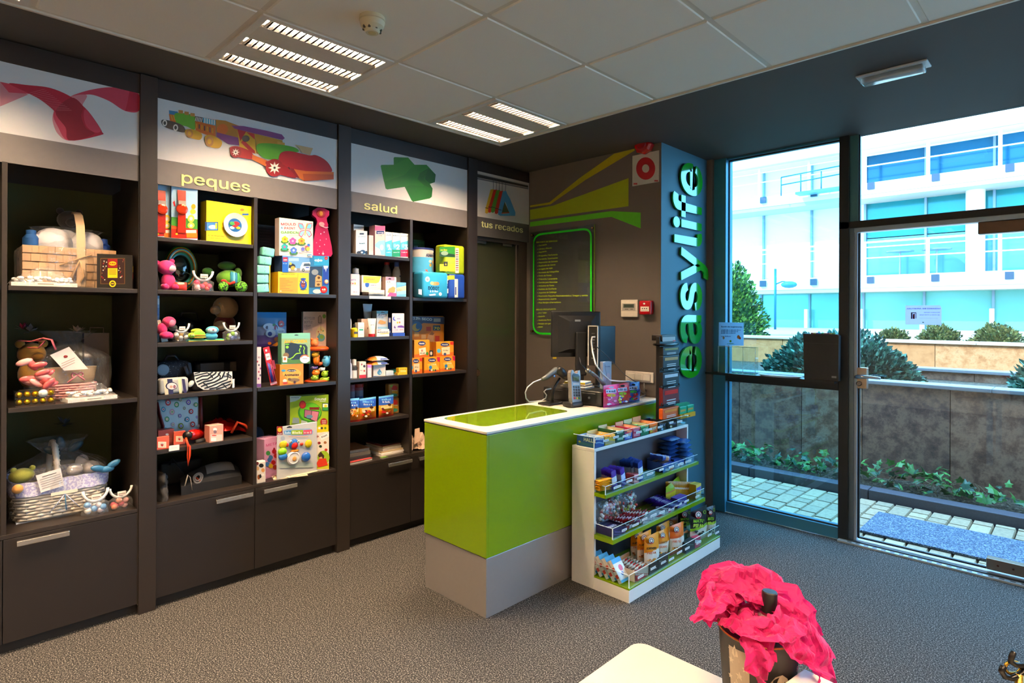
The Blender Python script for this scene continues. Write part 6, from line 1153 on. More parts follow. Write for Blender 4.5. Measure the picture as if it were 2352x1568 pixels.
for nm,c,X,Y,r in(('toy_ball','d81c14',1718,730,(.024,.018,.026)),('toy_fin','d8c01c',1590,720,(.026,.008,.024)),('toy_fin','d8c01c',1890,710,(.024,.008,.026)),('toy_body','2a68b8',1715,715,(.030,.012,.034)),('toy_cup_lid','8fd81c',1580,800,(.028,.018,.024)),('toy_cup','2a78c8',1585,860,(.028,.018,.022)),('toy_boat','1f68c8',1860,865,(.03,.018,.03)),('toy_foot','d8841c',1725,795,(.028,.012,.012)),('toy_arm','d83a1c',1635,725,(.01,.008,.012)),('toy_arm','d83a1c',1810,715,(.012,.008,.010))):g=G();g.ell((lambda p:(p[0],-.006,p[2]))(q(X,Y,.01)),r,M(c,.25,coat=.4),14,8);g.build(nm,i.t)
g=G();[g.ell((lambda p:(p[0],-.022,p[2]))(q(X,685,.0)),(.008,.005,.008),P(WH),10,6)for X in(1675,1765)];[g.ell((lambda p:(p[0],-.026,p[2]))(q(X,685,.0)),(.004,.004,.004),P(BK),8,5)for X in(1675,1765)];g.build('toy_eyes',i.t);g=G();p=q(1715,880,.0);g.T=Matrix.Translation((p[0],-.004,p[2]))@Matrix.Rotation(R90,4,'X');g.lathe([(.042,0),(.042,.010),(.034,.014),(.030,.012),(.001,.012)],M('d8d4d4',.3),n=22);g.build('round_tub',i.t);g=G();g.ell((p[0]+.004,-.017,p[2]-.004),(.014,.003,.016),P('d8a058'),10,5);g.build('tub_picture',i.t)
loc,w,h=place('5',(1275,915,1385,1140),XS-.006,Sc);t=thing('spotted_cow_pack','small black and white spotted pack at the left front of the lowest toy shelf','toy',loc,R90);g=G();g.rbox(-w/2,w/2,0,.04,0,h,M('d8d0c8',.4),.006,2);g.build('pack',t);F=Face(t,'5',0.0);[F.ell(X,Y,a,b,P(c))for X,Y,a,b,c in((1330,965,28,24,'181416'),(1290,1000,14,24,'c89a6a'),(1350,1020,20,24,'c88a4a'),(1300,1100,16,30,'8a4a1c'),(1318,1090,14,24,'181416'),(1285,940,14,20,'5a1c1c'),(1345,1075,18,16,'e8e4e0'))];F.done('spots',t)
loc,w,h=place('5',(1275,400,1335,640),XS-.30,Sc);t=thing('blue_soft_toy','blue soft toy in the shadow behind the pink tea set box','plush toy',loc,R90);plush(t,[('body','1f4f8c',[((0,.05,.09),(.05,.05,.09))]),('head','3a6ab0',[((0,.05,.22),(.05,.045,.055))])])
for k,(dx,dy,rz,l)in enumerate(((.0,0,-.25,'lower sticker booklet on the lowest toy shelf before the blister card'),(.06,.02,.12,'upper sticker booklet on the lowest toy shelf before the blister card'))):
 c=on('x',XS-.03,'5',1680,1060);t=thing('booklet',l,'booklet',(XS-.055+dy*0,c[1]+dx,Sc+k*.0045),R90+rz,'sticker booklets');g=G();g.box(-.10,.10,-.055,.075,0,.004,P('e8dcc0'));g.build('pages',t);g=G();g.box(-.09,.09,-.045,.065,.004,.0042,P('d8cfa0' if k else 'e8c89a'));[g.box(-.08+.018*a,-.068+.018*a,-.035+.02*b,-.022+.02*b,.0042,.0044,P(('8a7a3a','a83a2a','4a7a3a','c8a03a')[(a+b+k)%4]))for a in range(9)for b in range(5)];g.build('sticker_print',t)
 # ================================================================== health unit, left column
def lab(F,rows):
 for r in rows:
  if r[0]=='r':F.rect(*r[1:5],P(r[5]))
  elif r[0]=='e':F.ell(*r[1:5],P(r[5]),14)
  elif r[0]=='t':F.text(*r[1:7],P(r[7]),.03)
  elif r[0]=='s':F.scrib(r[1],r[2],r[3],r[4],P(r[5]))
  elif r[0]=='p':F.poly(r[1],P(r[2]))
def CB(name,label,cat,z,rect,db,th,z0,cols,rows=(),yaw=0.0,group=None,x=None,rnd=0):
 i=C(name,label,cat,z,rect,db,th,z0,cols,yaw,group,x,rnd);lab(i.F,rows)
 if rows:i.F.done('print',i.t)
 return i
H=1.950
CB('cream_box','tall white cream box with a dark stripe behind the front cream box','box','6',(168,188,290,540),.12,.06,H,'e4e0dc b0a8a4',[('r',172,212,290,222,'2a2c34'),('r',172,228,290,234,'6a6c74')])
CB('cream_box','white cream box with blue and black wave at the bottom of its front','box','6',(196,258,332,540),.03,.07,H,'e6e8ea b8a8a0',[('r',240,288,292,306,'1c3048'),('s',222,335,312,12,'8ab0c8'),('s',235,418,300,14,'3f8fb0'),('e',275,515,34,26,'1c4a78'),('e',235,525,34,22,'2a2a34'),('e',318,525,14,24,'1c1c24'),('e',265,520,14,10,'d8e0e4')],group=None)
CB('cream_box','slim cream box with fine print right of the wave box','box','6',(352,315,405,545),.04,.06,H,'e4dcd4 b8b0a8',[('s',360,350+k*18,398,8,'b0b0b0')for k in range(9)])
CB('mouthwash_box','tall pink and blue box with a navy brand plate on the top health shelf','box','6',(425,200,546,552),.03,.075,H,'ecc8bc c890a0 e86a90',[('r',425,202,546,258,'e85a88'),('r',442,262,534,300,'1c2c6c'),('t','VITIS',452,292,528,294,20,WH),('s',460,325,512,12,'e08090'),('p',[(425,420),(470,380),(546,375),(546,552),(425,552)],'8fc8e0'),('p',[(425,450),(480,480),(500,552),(425,552)],'e0dcd8'),('e',505,460,22,34,'e0dce0')])
for k,(x0,x1,c,l)in enumerate(((549,627,'3fb4d8','carton numbered 1 in a row of three toothpaste cartons'),(631,727,'189060','carton numbered 2 with a green foot in a row of three toothpaste cartons'),(731,827,'d81c50','carton numbered 3 with a red foot in a row of three toothpaste cartons'))):
 CB('toothpaste_box',l,'box','6',(x0,275+k*9,x1,565+k*6),.03,.06,H,'ece0d8 c8c4c0',[('p',[(x0,395+k*4),(x1,370+k*4),(x1,490),(x0,490)],'4fb8dc'),('s',x0+8,318+k*6,x1-8,14,'5a7a9a'),('r',x0,488,x1,572,c),('s',x0+14,525,x1-12,12,'e8e0e0'),('e',x0+30,440,16,26,'8fd0e8'),('t',str(k+1),x1-48,485,x1-8,485,80,'f4f8fa')],group='numbered toothpaste cartons')
H=1.672
BT=[(.0,0),(.86,0),(.95,.03),(.95,.62),(.8,.74),(.5,.82),(.46,.85),(.52,.85),(.52,.985),(.01,1)]
def bottle(label,z,rect,db,z0,mat,capm,bands=None,prof=BT,k=7,group=None,name='bottle'):return LA(name,label,'bottle',z,rect,db,z0,prof,M(mat,.3),[M(b,.3)for b in bands]if bands else None,18,group,None,(k,M(capm,.3)))
bottle('blue spray bottle at the left edge of the second health shelf','6',(112,630,158,980),.12,H,'2a68b8','3a78c8')
bottle('white bottle with a blue band and rounded white cap','6',(175,700,250,980),.08,H,'e4e0dc','ece8e4',['e4e0dc','e4e0dc','2458a8','2458a8','e4e0dc','e4e0dc','e4e0dc'],[(.0,0),(.9,0),(.95,.05),(.95,.55),(.95,.78),(.9,.79),(.9,.8),(.95,.8),(.9,.96),(.01,1)])
i=C('leaflet_stand','pink and white leaflet stand at the left of the second health shelf','leaflet','6',(122,780,240,1022),.012,.012,H,'e8d4d8 d8c4c8',-.1);lab(i.F,[('p',[(135,850),(120,830),(122,870)],'2a3a9c'),('s',140,858,205,20,'7a6ab0'),('e',130,890,9,14,'e8801c'),('e',185,893,8,14,'e8a01c'),('e',158,893,7,10,'c8141c'),('r',122,920,240,1018,'f0e8ea'),('s',160,1000,215,10,'d85a7a')]);Z(i);g=G();g.box(-i.w/2,i.w/2,.012,.045,0,.003,P('d8c4c8'));g.build('foot',i.t)
i=CB('baby_cream_box','long white and yellow cream box on a stand on the second health shelf','box','6',(265,800,500,968),.06,.05,H+.026,'ece0d0 c8b0a0',[('p',[(285,804),(498,808),(470,880),(440,890),(285,885)],'f0dc1c'),('t','Mitosyl',325,852,428,850,26,'8a7a3a'),('e',330,912,24,28,'2a5ab8'),('r',306,888,354,910,'2a5ab8'),('s',370,918,440,10,'4a5a9a'),('s',375,945,440,8,'9a9aa0'),('s',455,955,480,6,'c8a0a0')])
PO('wipes_pack','small silver pouch under the long cream box','pouch','6',(268,968,370,1035),.08,.03,H,P('8a807c'))
PO('wipes_pack','white pack of wipes lying before the long cream box','wipes','6',(350,968,540,1042),.03,.028,H,bandfn(((.25,'c8ccd0'),(.6,'eae4dc'),(1,'e4d8c8'))))
bottle('grey bottle with a red cap in the shadow on the second health shelf','6',(550,600,655,1000),.18,H,'6a6a6c','a81820',['6a6a6c','6a6a6c','8a8684','6a6a6c','6a6a6c','6a6a6c','6a6a6c'])
i=bottle('white bottle with a blue cap on the second health shelf','6',(672,625,780,1000),.12,H,'e0d8d0','2a4a9c',['e0d8d0','e0d8d0','e0d8d0','e0d8d0','e0d8d0','d8d0c8','d8d0c8'])
g=G();w=i.w/2;g.grid(10,1,lambda u,v:(w*.96*math.sin((u-.5)*2),w-w*.965*math.cos((u-.5)*2),i.h*(.3+.06*v+.05*math.cos((u-.5)*6))),P('1c2c6c'));g.box(-.004,.004,.0,.001,i.h*.56,i.h*.6,P('1c2c5c'));g.build('label',i.t)
CB('tan_pack','small tan pack between the wipes and the glove box','box','6',(495,870,552,1020),.10,.05,H,'d8b890 b89870')
CB('glove_box','small box with an orange hand picture on the second health shelf','box','6',(553,815,680,1046),.03,.045,H,'ecdcd0 c8a8a0 e87a9a',[('r',553,816,660,856,'ee8aa0'),('p',[(575,842),(600,826),(625,838),(610,846)],'1c1418'),('s',572,880,612,12,'2a2a3a'),('s',580,900,640,8,'a8a0a0'),('p',[(575,1000),(590,955),(640,930),(668,945),(660,1000),(610,1010)],'ee9a4a'),('p',[(570,1046),(600,1000),(680,1010),(680,1046)],'ee4a8a')])
CB('plaster_box','blue to sand coloured box at the right of the second health shelf','box','6',(684,880,798,1050),.03,.05,H,'6ab0d8 4a88b0',[('p',[(684,945),(798,920),(798,985),(684,1000)],'ecd8a0'),('p',[(684,990),(798,975),(798,1020),(684,1030)],'8fc0dc'),('s',700,905,785,12,'8ad0e8'),('s',686,968,745,8,'c8302a'),('s',690,982,750,8,'c8302a')])
t=thing('price_strip','long white price strip on the edge below the second health shelf','label',(XS-.003,on('x',XS,'6',490,1060)[1],H-.021),R90);a=(on('x',XS,'6',618,1060)[1]-on('x',XS,'6',360,1060)[1])/2;g=G();g.box(-a,a,-.0012,0,.001,.019,P('f0ece4'));g.box(-a+.004,a-.004,-.0014,-.0012,.008,.010,P('b0aca8'));g.build('strip',t)
H=1.392
bottle('white plastic bottle at the left edge of the third health shelf','6',(95,1245,160,1535),.05,H,'ece8e4','e4e0dc')
i=bottle('small yellow bottle with a black cap on the third health shelf','6',(160,1378,236,1538),.02,H,'eec81c','1c1a18',None,[(.0,0),(.92,0),(.95,.03),(.95,.62),(.6,.68),(.5,.7),(.5,.72),(.42,.72),(.3,.97),(.01,1)]);i.F=Face(i.t,'6',0.0);g=G();g.box(-i.w*.3,i.w*.3,.0,.002,i.h*.25,i.h*.42,P('3a2c0c'));g.build('label',i.t)
CB('tube_box','narrow white box with a green band on the third health shelf','box','6',(222,1362,294,1535),.03,.04,H,'e8e4d8 c0b8a8',[('r',235,1440,282,1458,'2a9a7a'),('s',240,1425,280,8,'8a9a8a'),('s',245,1510,285,8,'b0a8a0'),('r',222,1395,294,1408,'d0e0d0')])
CB('cream_box','beige cream box behind the tube with a red cap','box','6',(262,1318,372,1535),.08,.05,H,'d8bca8 b89c88',[('e',340,1430,10,14,'8a6a60')])
def tube(label,z,rect,db,z0,body,cap,cf=.16,flip=False):
 loc,w,h=place(z,rect,XS-db,z0);t=thing('cream_tube',label,'tube',loc,R90);g=G()
 g.grid(20,6,lambda u,v:((w/2)*(.62+.38*v)*math.cos(6.2832*u),.02+(w/2)*(.55*(1-v)+.02)*math.sin(6.2832*u),h*(cf+(1-cf)*v)),M(body,.3));g.build('tube_body',t);g=G();g.lathe([(.001,0),(w*.33,0),(w*.34,h*.02),(w*.34,h*cf),(.001,h*cf+.001)],M(cap,.3),(0,.02,0),18,1,.85);g.build('cap',t);g=G();g.box(-w*.2,w*.2,-.001+.012,.012,h*.62,h*.66,P('8a9a9a'));g.build('print',t);return t
tube('white tube with a red cap on the third health shelf','6',(352,1312,460,1535),.03,H,'ecdcd0','b8141c')
tube('grey white tube with a blue cap raised at the back of the third health shelf','6',(295,1138,410,1535),.16,H,'c4ccd4','23307a',.42)
CB('tablet_box','pale blue tablet box with an orange picture on the third health shelf','box','6',(445,1222,580,1535),.09,.06,H,'d0d4d4 88a0a4 4a8a9a',[('r',445,1224,580,1254,'5a9aa8'),('p',[(490,1240),(510,1228),(545,1240),(535,1250),(500,1250)],'16181a'),('r',466,1258,566,1284,'1c2c50'),('s',475,1278,558,12,'e8e8e8'),('s',470,1308,530,12,'6a8aa8'),('p',[(460,1370),(480,1330),(550,1345),(552,1375),(500,1385)],'ee9a3a'),('e',540,1330,22,18,'d8dce0'),('r',455,1412,580,1440,'8fb8d0')])
CB('vitamin_box','white vitamin box with black and yellow lettering at the front','box','6',(446,1442,596,1532),.02,.05,H,'ece6da c8b8a8',[('t','Multicentrum',456,1486,580,1482,22,'1a1a1c'),('p',[(470,1496),(590,1484),(590,1494),(500,1502)],'e8b01c'),('p',[(455,1450),(500,1446),(500,1452),(455,1458)],'e8501c')])
CB('blue_box','narrow blue and white box between the vitamin box and the leaflet','box','6',(585,1302,618,1530),.10,.05,H,'2a50b0 20409a',[('r',590,1310,612,1360,'d8dce8'),('r',590,1460,612,1490,'d8dce8')])
i=C('leaflet_stand','tilted lilac leaflet on a blue stand on the third health shelf','leaflet','6',(632,1252,775,1478),.035,.006,H+.024,'d8ccd8 c0b0c0',-.15);lab(i.F,[('e',662,1315,22,26,'3050c0'),('e',672,1310,18,22,'d8ccd8'),('s',690,1322,735,18,'6a6ab8'),('e',695,1362,10,12,'d8c01c'),('e',720,1360,9,12,'e8701c'),('p',[(692,1420),(700,1402),(740,1395),(770,1405),(775,1425)],'6a3aa0'),('p',[(650,1420),(662,1395),(668,1420),(680,1415),(665,1435)],'5a3a90'),('s',665,1455,700,10,'8a5a9a'),('s',720,1452,760,10,'c83a4a')]);Z(i);g=G();g.box(-i.w/2,i.w/2,-.012,.04,-.024,-.002,P('2a50b8'));g.build('stand',i.t)
H=1.115
bottle('blue and white bottle at the left edge of the fourth health shelf','7',(80,540,115,712),.03,H,'2458b0','d8d8dc',['2458b0','2458b0','e4e4e8','e4e4e8','e4e4e8','d8d8dc','d8d8dc'])
bottle('grey bottle with a white label and rounded cap on the fourth health shelf','7',(115,540,162,705),.03,H,'3a3a3c','d8d0cc',['e4e0dc','e4e0dc','e4e0dc','3a3a3c','3a3a3c','c8c0bc','c8c0bc'],[(.0,0),(.9,0),(.95,.04),(.95,.42),(.95,.6),(.7,.68),(.68,.7),(.7,.7),(.66,.97),(.01,1)])
CB('fruit_box','cream box with red berries on the fourth health shelf','box','7',(170,562,226,706),.03,.045,H,'ecdccc b8a090',[('e',212,600,10,12,'2a1418'),('e',190,585,6,9,'a83a4a'),('p',[(170,675),(226,672),(226,706),(170,708)],'c8141c'),('e',212,640,7,10,'c83a2a'),('s',178,640,200,8,'8a5a5a')])
CB('lilac_box','slim pink and lilac box on the fourth health shelf','box','7',(240,588,274,706),.03,.04,H,'ecd0d4 a890a8 c88ad0',[('r',240,590,274,612,'c87ac8'),('r',246,640,268,690,'e4dcdc')])
i=CB('water_box','square cream box with a blue drop picture on the fourth health shelf','box','7',(290,588,394,692),.05,.09,H,'e8d8cc c0b0a4',[('e',342,656,20,20,'4a88b0'),('p',[(324,648),(342,622),(360,648)],'4a88b0'),('e',350,660,8,9,'9ac4dc'),('r',290,592,394,600,'d0d8dc'),('r',290,684,394,692,'2a60a8')])
z1=i.z1
for k,l in((0,'lower of two orange and white packs lying on the drop box'),(1,'upper of two orange and white packs lying on the drop box')):
 c=on('x',XS-.06,'7',335,560);t=thing('wipes_pack',l,'pack',(XS-.075,c[1],z1+k*.031),R90+.1-.12*k,'orange and white packs');g=G()
 g.grid(12,6,lambda u,v:((u-.5)*.14,-.04+.09*v,.002+.027*(max(0,math.sin(math.pi*u))**.4)*(max(0,math.sin(math.pi*v))**.3)),None,True,lambda u,v:P('ee7a2a')if u<.3 or v>.6 else P('ece4e0'));g.build('pack',t);g=G();g.box(-.069,.069,-.039,.049,0,.004,P('c8c0bc'));g.box(0,.055,-.0405,-.038,.006,.014,P('5a6ac0'));g.build('pack_base',t)
CB('flat_box','flat white and blue box at the right of the fourth health shelf','box','7',(398,640,462,692),.05,.05,H,'d0dce8 9ab0c8',[('r',398,668,490,672,'a8c0d8'),('r',398,680,462,692,'5a8ac0')])
CB('teal_box','small teal box behind the flat white box','box','7',(440,628,500,692),.13,.04,H,'1f8a80 17605a',[('r',446,640,494,650,'5ac0b0')])
i=CB('yellow_box','lower of two small yellow boxes at the right of the fourth health shelf','box','7',(498,655,580,685),.02,.04,H,'f0c01c c89a14',[('s',510,678,570,8,'a8701c')]);CB('yellow_box','upper of two small yellow boxes at the right of the fourth health shelf','box','7',(508,614,580,655),.025,.035,i.z1,'f0c41c c89a14',[('s',518,630,572,9,'a8701c'),('r',520,636,570,648,'f4dc8a')])
H=.828
for k,(rect,l)in enumerate((((88,755,146,1000),'left baby food jar with a pink lid at the back of the fifth health shelf'),((148,748,222,1000),'right baby food jar with a red lid at the back of the fifth health shelf'))):bottle(l,'7',rect,.20,H,'b8a0a4',('a85a6a','b8302a')[k],['5a6a90','3a5a90','b8808a','3a5a90','8a8aa0','a85a6a','a85a6a'],[(.0,0),(.9,0),(.95,.06),(.95,.32),(.95,.6),(.95,.78),(.9,.86),(.98,.88),(.98,.98),(.01,1)],7,'baby food jars','jar')
def snack(label,z,rect,db,yaw=0):
 i=PO('snack_bag',label,'snack bag',z,rect,db,.05,.828,bandfn(((.06,'c8301c'),(.3,'e0781c'),(.55,'e8a81c'),(.62,'3a9a3a'),(.88,'2a5ab8'),(1,'6ab0d8'))),yaw,'blue and orange snack bags');x0,y0,x1,y1=rect;w=x1-x0;h=y1-y0;F=i.F;rs=random.Random(int(x0))
 F.scrib(x0+w*.2,y0+h*.24,x1-w*.15,h*.10,P('8ad0f0'));F.scrib(x0+w*.25,y0+h*.36,x1-w*.2,h*.09,P('f0f0f0'));F.poly([(x0+w*.12,y0+h*.55),(x1-w*.1,y0+h*.42),(x1-w*.1,y0+h*.62),(x0+w*.15,y0+h*.7)],P('f0d08a'))
 [F.ell(x0+w*rs.uniform(.2,.8),y0+h*rs.uniform(.55,.88),w*.09,h*.05,P(rs.choice(('e8801c','f0e4d0','7a2a1c','c8201c'))),9)for _ in range(9)];F.ell(x0+w*.72,y0+h*.46,w*.12,h*.06,P('4a2414'));Z(i)
snack('left of three blue and orange snack bags on the fifth health shelf','7',(82,875,168,1060),.02,-.15);snack('middle of three blue and orange snack bags on the fifth health shelf','7',(170,870,312,1050),.03,.15);snack('right of three blue and orange snack bags on the fifth health shelf','7',(335,852,462,1022),.05,.12)
for k,(rect,z0,db,l)in enumerate((((425,872,512,998),.828,.10,'lower twin food pot pack at the right of the fifth health shelf'),((422,752,510,868),.828+.118,.10,'upper twin food pot pack at the right of the fifth health shelf'))):
 i=C('food_pot_pack',l,'food pots','7',rect,db,.05,z0,'a87a3a 7a5a2a',0,'twin food pot packs',rnd=.008);x0,y0,x1,y1=rect;w=x1-x0;h=y1-y0;lab(i.F,[('e',x0+w*.55,y0+h*.3,w*.3,h*.18,'c82a1c'),('e',x0+w*.6,y0+h*.6,w*.3,h*.14,'d8a01c'),('e',x0+w*.5,y0+h*.82,w*.35,h*.12,'3a9a7a'),('p',[(x0+w*.1,y0+h*.1),(x0+w*.4,y0+h*.05),(x0+w*.3,y0+h*.3)],'7ab03a'),('s',x0+w*.3,y0+h*.52,x0+w*.85,h*.07,'f0e8d8')]);Z(i)
H=.545;PAP=[P(c,.7)for c in('d8ccc0','c8b89a','a83a3a','e4dcd4','8a8078','d0b890')]
def paper(label,z,X,Y,db,z0,w,d,h,mat,rz=0,name='folder',cover=None):
 c=on('x',XS-db,z,X,Y);t=thing(name,label,'papers',(XS-db,c[1],z0),R90+rz,'papers and folders on the lowest health shelf');g=G();g.box(-w/2,w/2,0,d,0,h,mat)
 g.build('sheets',t)
 if cover:g=G();g.box(-w/2-.002,w/2+.002,-.002,d+.002,h,h+.002,cover);g.build('cover',t)
 return z0+h+(.002 if cover else 0)
z0=H
for k,(h,m,cv,l)in enumerate(((.012,PAP[3],PAP[2],'white papers under a dark red cover at the left front'),(.016,P('2a2a2e',.6),None,'thick black folder in the left paper pile'),(.02,PAP[4],None,'grey book in the left paper pile'),(.016,PAP[3],P('b87a4a',.6),'book with an orange brown cover on top of the left paper pile'))):z0=paper(l,'7',180-k*4,1390,.03+.03*k,z0+.0005,.19-.012*k,.22,h,m,.08-.05*k,cover=cv)
z0=H
for k,(h,m,cv,l)in enumerate(((.008,PAP[4],None,'thin grey magazine at the bottom of the right paper pile'),(.012,PAP[3],None,'white sheets in the right paper pile'),(.01,PAP[5],None,'tan envelope in the right paper pile'),(.016,PAP[0],None,'thick stack of pale sheets in the right paper pile'),(.012,PAP[1],P('7a1c20',.6),'book with a dark red cover in the right paper pile'),(.006,P('3a3634',.6),P('18181a',.5),'flat black folder on top of the right paper pile'))):z0=paper(l,'7',455+k*3,1330,.05+.015*k,z0+.0005,.20,.2,h,m,.12-.06*(k%3),cover=cv)
paper('small white and green card lying at the front of the paper shelf','7',392,1385,.012,H,.045,.03,.006,P('e8e4d8'),.1,'card',P('5a8a2a'))
# right column
H=1.667
i=PO('nappy_pack','light blue nappy pack under the milk can','nappies','6',(935,762,1240,1068),.03,.13,H,bandfn(((.08,'1c80b8'),(.5,'2a9ad0'),(.9,'3fa8d8'),(1,'7ac4e0'))),0,None,seal=.02);lab(i.F,[('e',1055,842,32,36,'5ab8e0'),('e',1055,842,26,30,'e8f0f4'),('e',1055,845,14,16,'8a9aa8'),('e',1145,895,50,22,'f0a060'),('e',1110,890,22,20,'f0b888'),('e',1175,895,20,20,'e89050'),('t','DODOT',1062,965,1196,972,54,'14245c'),('s',1085,998,1180,22,'c8e0f0'),('e',1208,1020,18,20,'e0ecf4'),('p',[(1070,1025),(1150,1015),(1150,1035),(1080,1040)],'e0f0f8'),('p',[(945,960),(985,965),(985,1030),(945,1020)],'d0c8d0')]);Z(i);zt=i.z1
bpy.data.objects.remove(i.body);g=G();g.rbox(-i.w/2,i.w/2,-.065,.065,0,i.h,P('2f9fd4'),.018,3);g.build('pouch',i.t)
loc,w,h=place('6',(955,462,1200,785),XS-.05,zt);t=thing('milk_can','tall round blue and grey baby milk can on the light blue nappy pack','can',loc,R90);PR=[(.0,0),(w*.49,0),(w*.5,.004),(w*.5,h*.62),(w*.5,h*.92),(w*.485,h*.93)];g=G();g.lathe(PR,None,(0,w/2,0),26,1,.8,bands=[P('3a9ac8'),P('3a9ac8'),P('4aa4d0'),P('b8b4b4'),P('b8b4b4')]);g.build('can_body',t);g=G();g.lathe([(w*.505,h*.925),(w*.51,h*.93),(w*.5,h),(w*.47,h),(.001,h*.985)],P('1c2c6c'),(0,w/2,0),26,1,.8);g.build('lid',t)
def can_print(rows):
 F=Face(t,'6',0.0);lab(F,rows);R=w/2
 F.g.v=[(p[0],w/2-math.sqrt(max(1e-6,1-min(.998,(p[0]/R)**2)))*R*.8+p[1]*1.0-.0006,p[2])for p in F.g.v];F.done('print',t)
can_print([('t','Almirón',1055,570,1180,574,48,'1c2450'),('e',1110,625,20,18,'f0dcc8'),('e',1112,670,16,20,'ee8a3a'),('e',1150,635,14,20,'f09a4a'),('t','3',1042,758,1080,758,46,'e8501c'),('r',1140,595,1185,730,'e8a01c'),('r',1140,700,1185,740,'e8601c'),('e',1160,530,10,8,'1c2c6c'),('s',1065,540,1120,10,'6a6a80')])
i=PO('nappy_pack','dark blue nappy pack right of the light blue one','nappies','6',(1250,785,1445,1066),.04,.13,H,P('1f48a8'),0,seal=.02);bpy.data.objects.remove(i.body);g=G();g.rbox(-i.w/2,i.w/2,-.065,.065,0,i.h,P('1f48a8'),.018,3);g.build('pouch',i.t);lab(i.F,[('p',[(1250,800),(1380,795),(1380,845),(1250,850)],'b8c41c'),('t','UT',1240,895,1308,895,66,'f0f4f8'),('r',1255,955,1305,1010,'e8e4dc'),('r',1380,840,1420,1060,'d8d4cc'),('s',1245,920,1300,12,'9ab0d8'),('r',1385,935,1400,1030,'2a3a8a')]);Z(i);zt=i.z1
i=PO('nappy_pack','tall green and yellow pack on top of the dark blue one','nappies','6',(1200,440,1445,782),.045,.12,zt,P('9ab81c'),0,seal=.02);bpy.data.objects.remove(i.body);g=G();g.rbox(-i.w/2,i.w/2,-.06,.06,0,i.h,P('9fb41c'),.018,3);g.build('pouch',i.t);lab(i.F,[('p',[(1200,455),(1385,450),(1385,580),(1200,570)],'2f8a1c'),('p',[(1200,515),(1385,545),(1385,575),(1200,570)],'1c3a14'),('s',1212,498,1295,18,'f0dc1c'),('e',1260,530,44,26,'8aa088'),('r',1200,660,1385,745,'d8c81c'),('r',1250,632,1296,686,'26241a'),('p',[(1264,672),(1273,645),(1284,672)],'c8b44a'),('r',1388,470,1430,770,'dcd4cc'),*[('r',1392,490+k*26,1424,502+k*26,('8a6a6a','4a4a4c','a83a3a')[k%3])for k in range(10)],('p',[(1230,775),(1300,745),(1385,770),(1385,782),(1230,782)],'4a7a1c')]);Z(i)
i=C('nappy_pack','red and orange pack in the shadow behind the milk can','nappies','6',(880,490,965,1050),.28,.10,H,'b8402a 8a3020');lab(i.F,[('r',882,500,905,600,'23306a'),('t','8',882,572,898,572,50,'f0d01c'),('e',930,640,24,40,'d8883a'),('r',880,780,965,1050,'1c1c38'),('e',895,835,16,28,'d8d8e0')]);Z(i)
i=C('nappy_pack','dark green pack at the back of the top right health shelf','nappies','6',(885,372,1020,1000),.42,.08,H,'1c5a2a 143a1c');lab(i.F,[('r',890,440,940,480,'8aa8a8'),('r',890,400,1010,412,'2a7a3a')]);Z(i)
H=1.112
i=C('nappy_pack','big orange and blue nappy pack with a baby picture behind the cereal boxes','nappies','7',(622,170,900,655),.20,.10,H,'d8841c a8641c 1c2c50',rnd=.012);lab(i.F,[('p',[(622,172),(900,178),(900,240),(720,230),(622,270)],'23365c'),('t','12h SECO',630,198,793,210,28,'e4e4dc'),('r',806,190,866,220,'9a9a94'),('e',662,262,46,46,'2a5a8c'),('e',655,268,34,34,'c8a03a'),('e',672,258,20,26,'2a5a8c'),('r',800,250,862,294,'24485a'),('t','70',808,286,856,286,30,'f0d81c'),('r',742,262,784,298,'c84a1c'),('r',818,340,856,386,'c83a1c'),('p',[(745,380),(760,330),(790,305),(812,320),(806,370),(815,400)],'d8a06a'),('p',[(765,330),(790,305),(812,318),(800,335)],'8a5a2a'),('r',700,330,740,366,'e0b070'),('r',640,310,680,345,'e8b05a')]);Z(i)
CER='ee9a14 c8701c f0b02a'
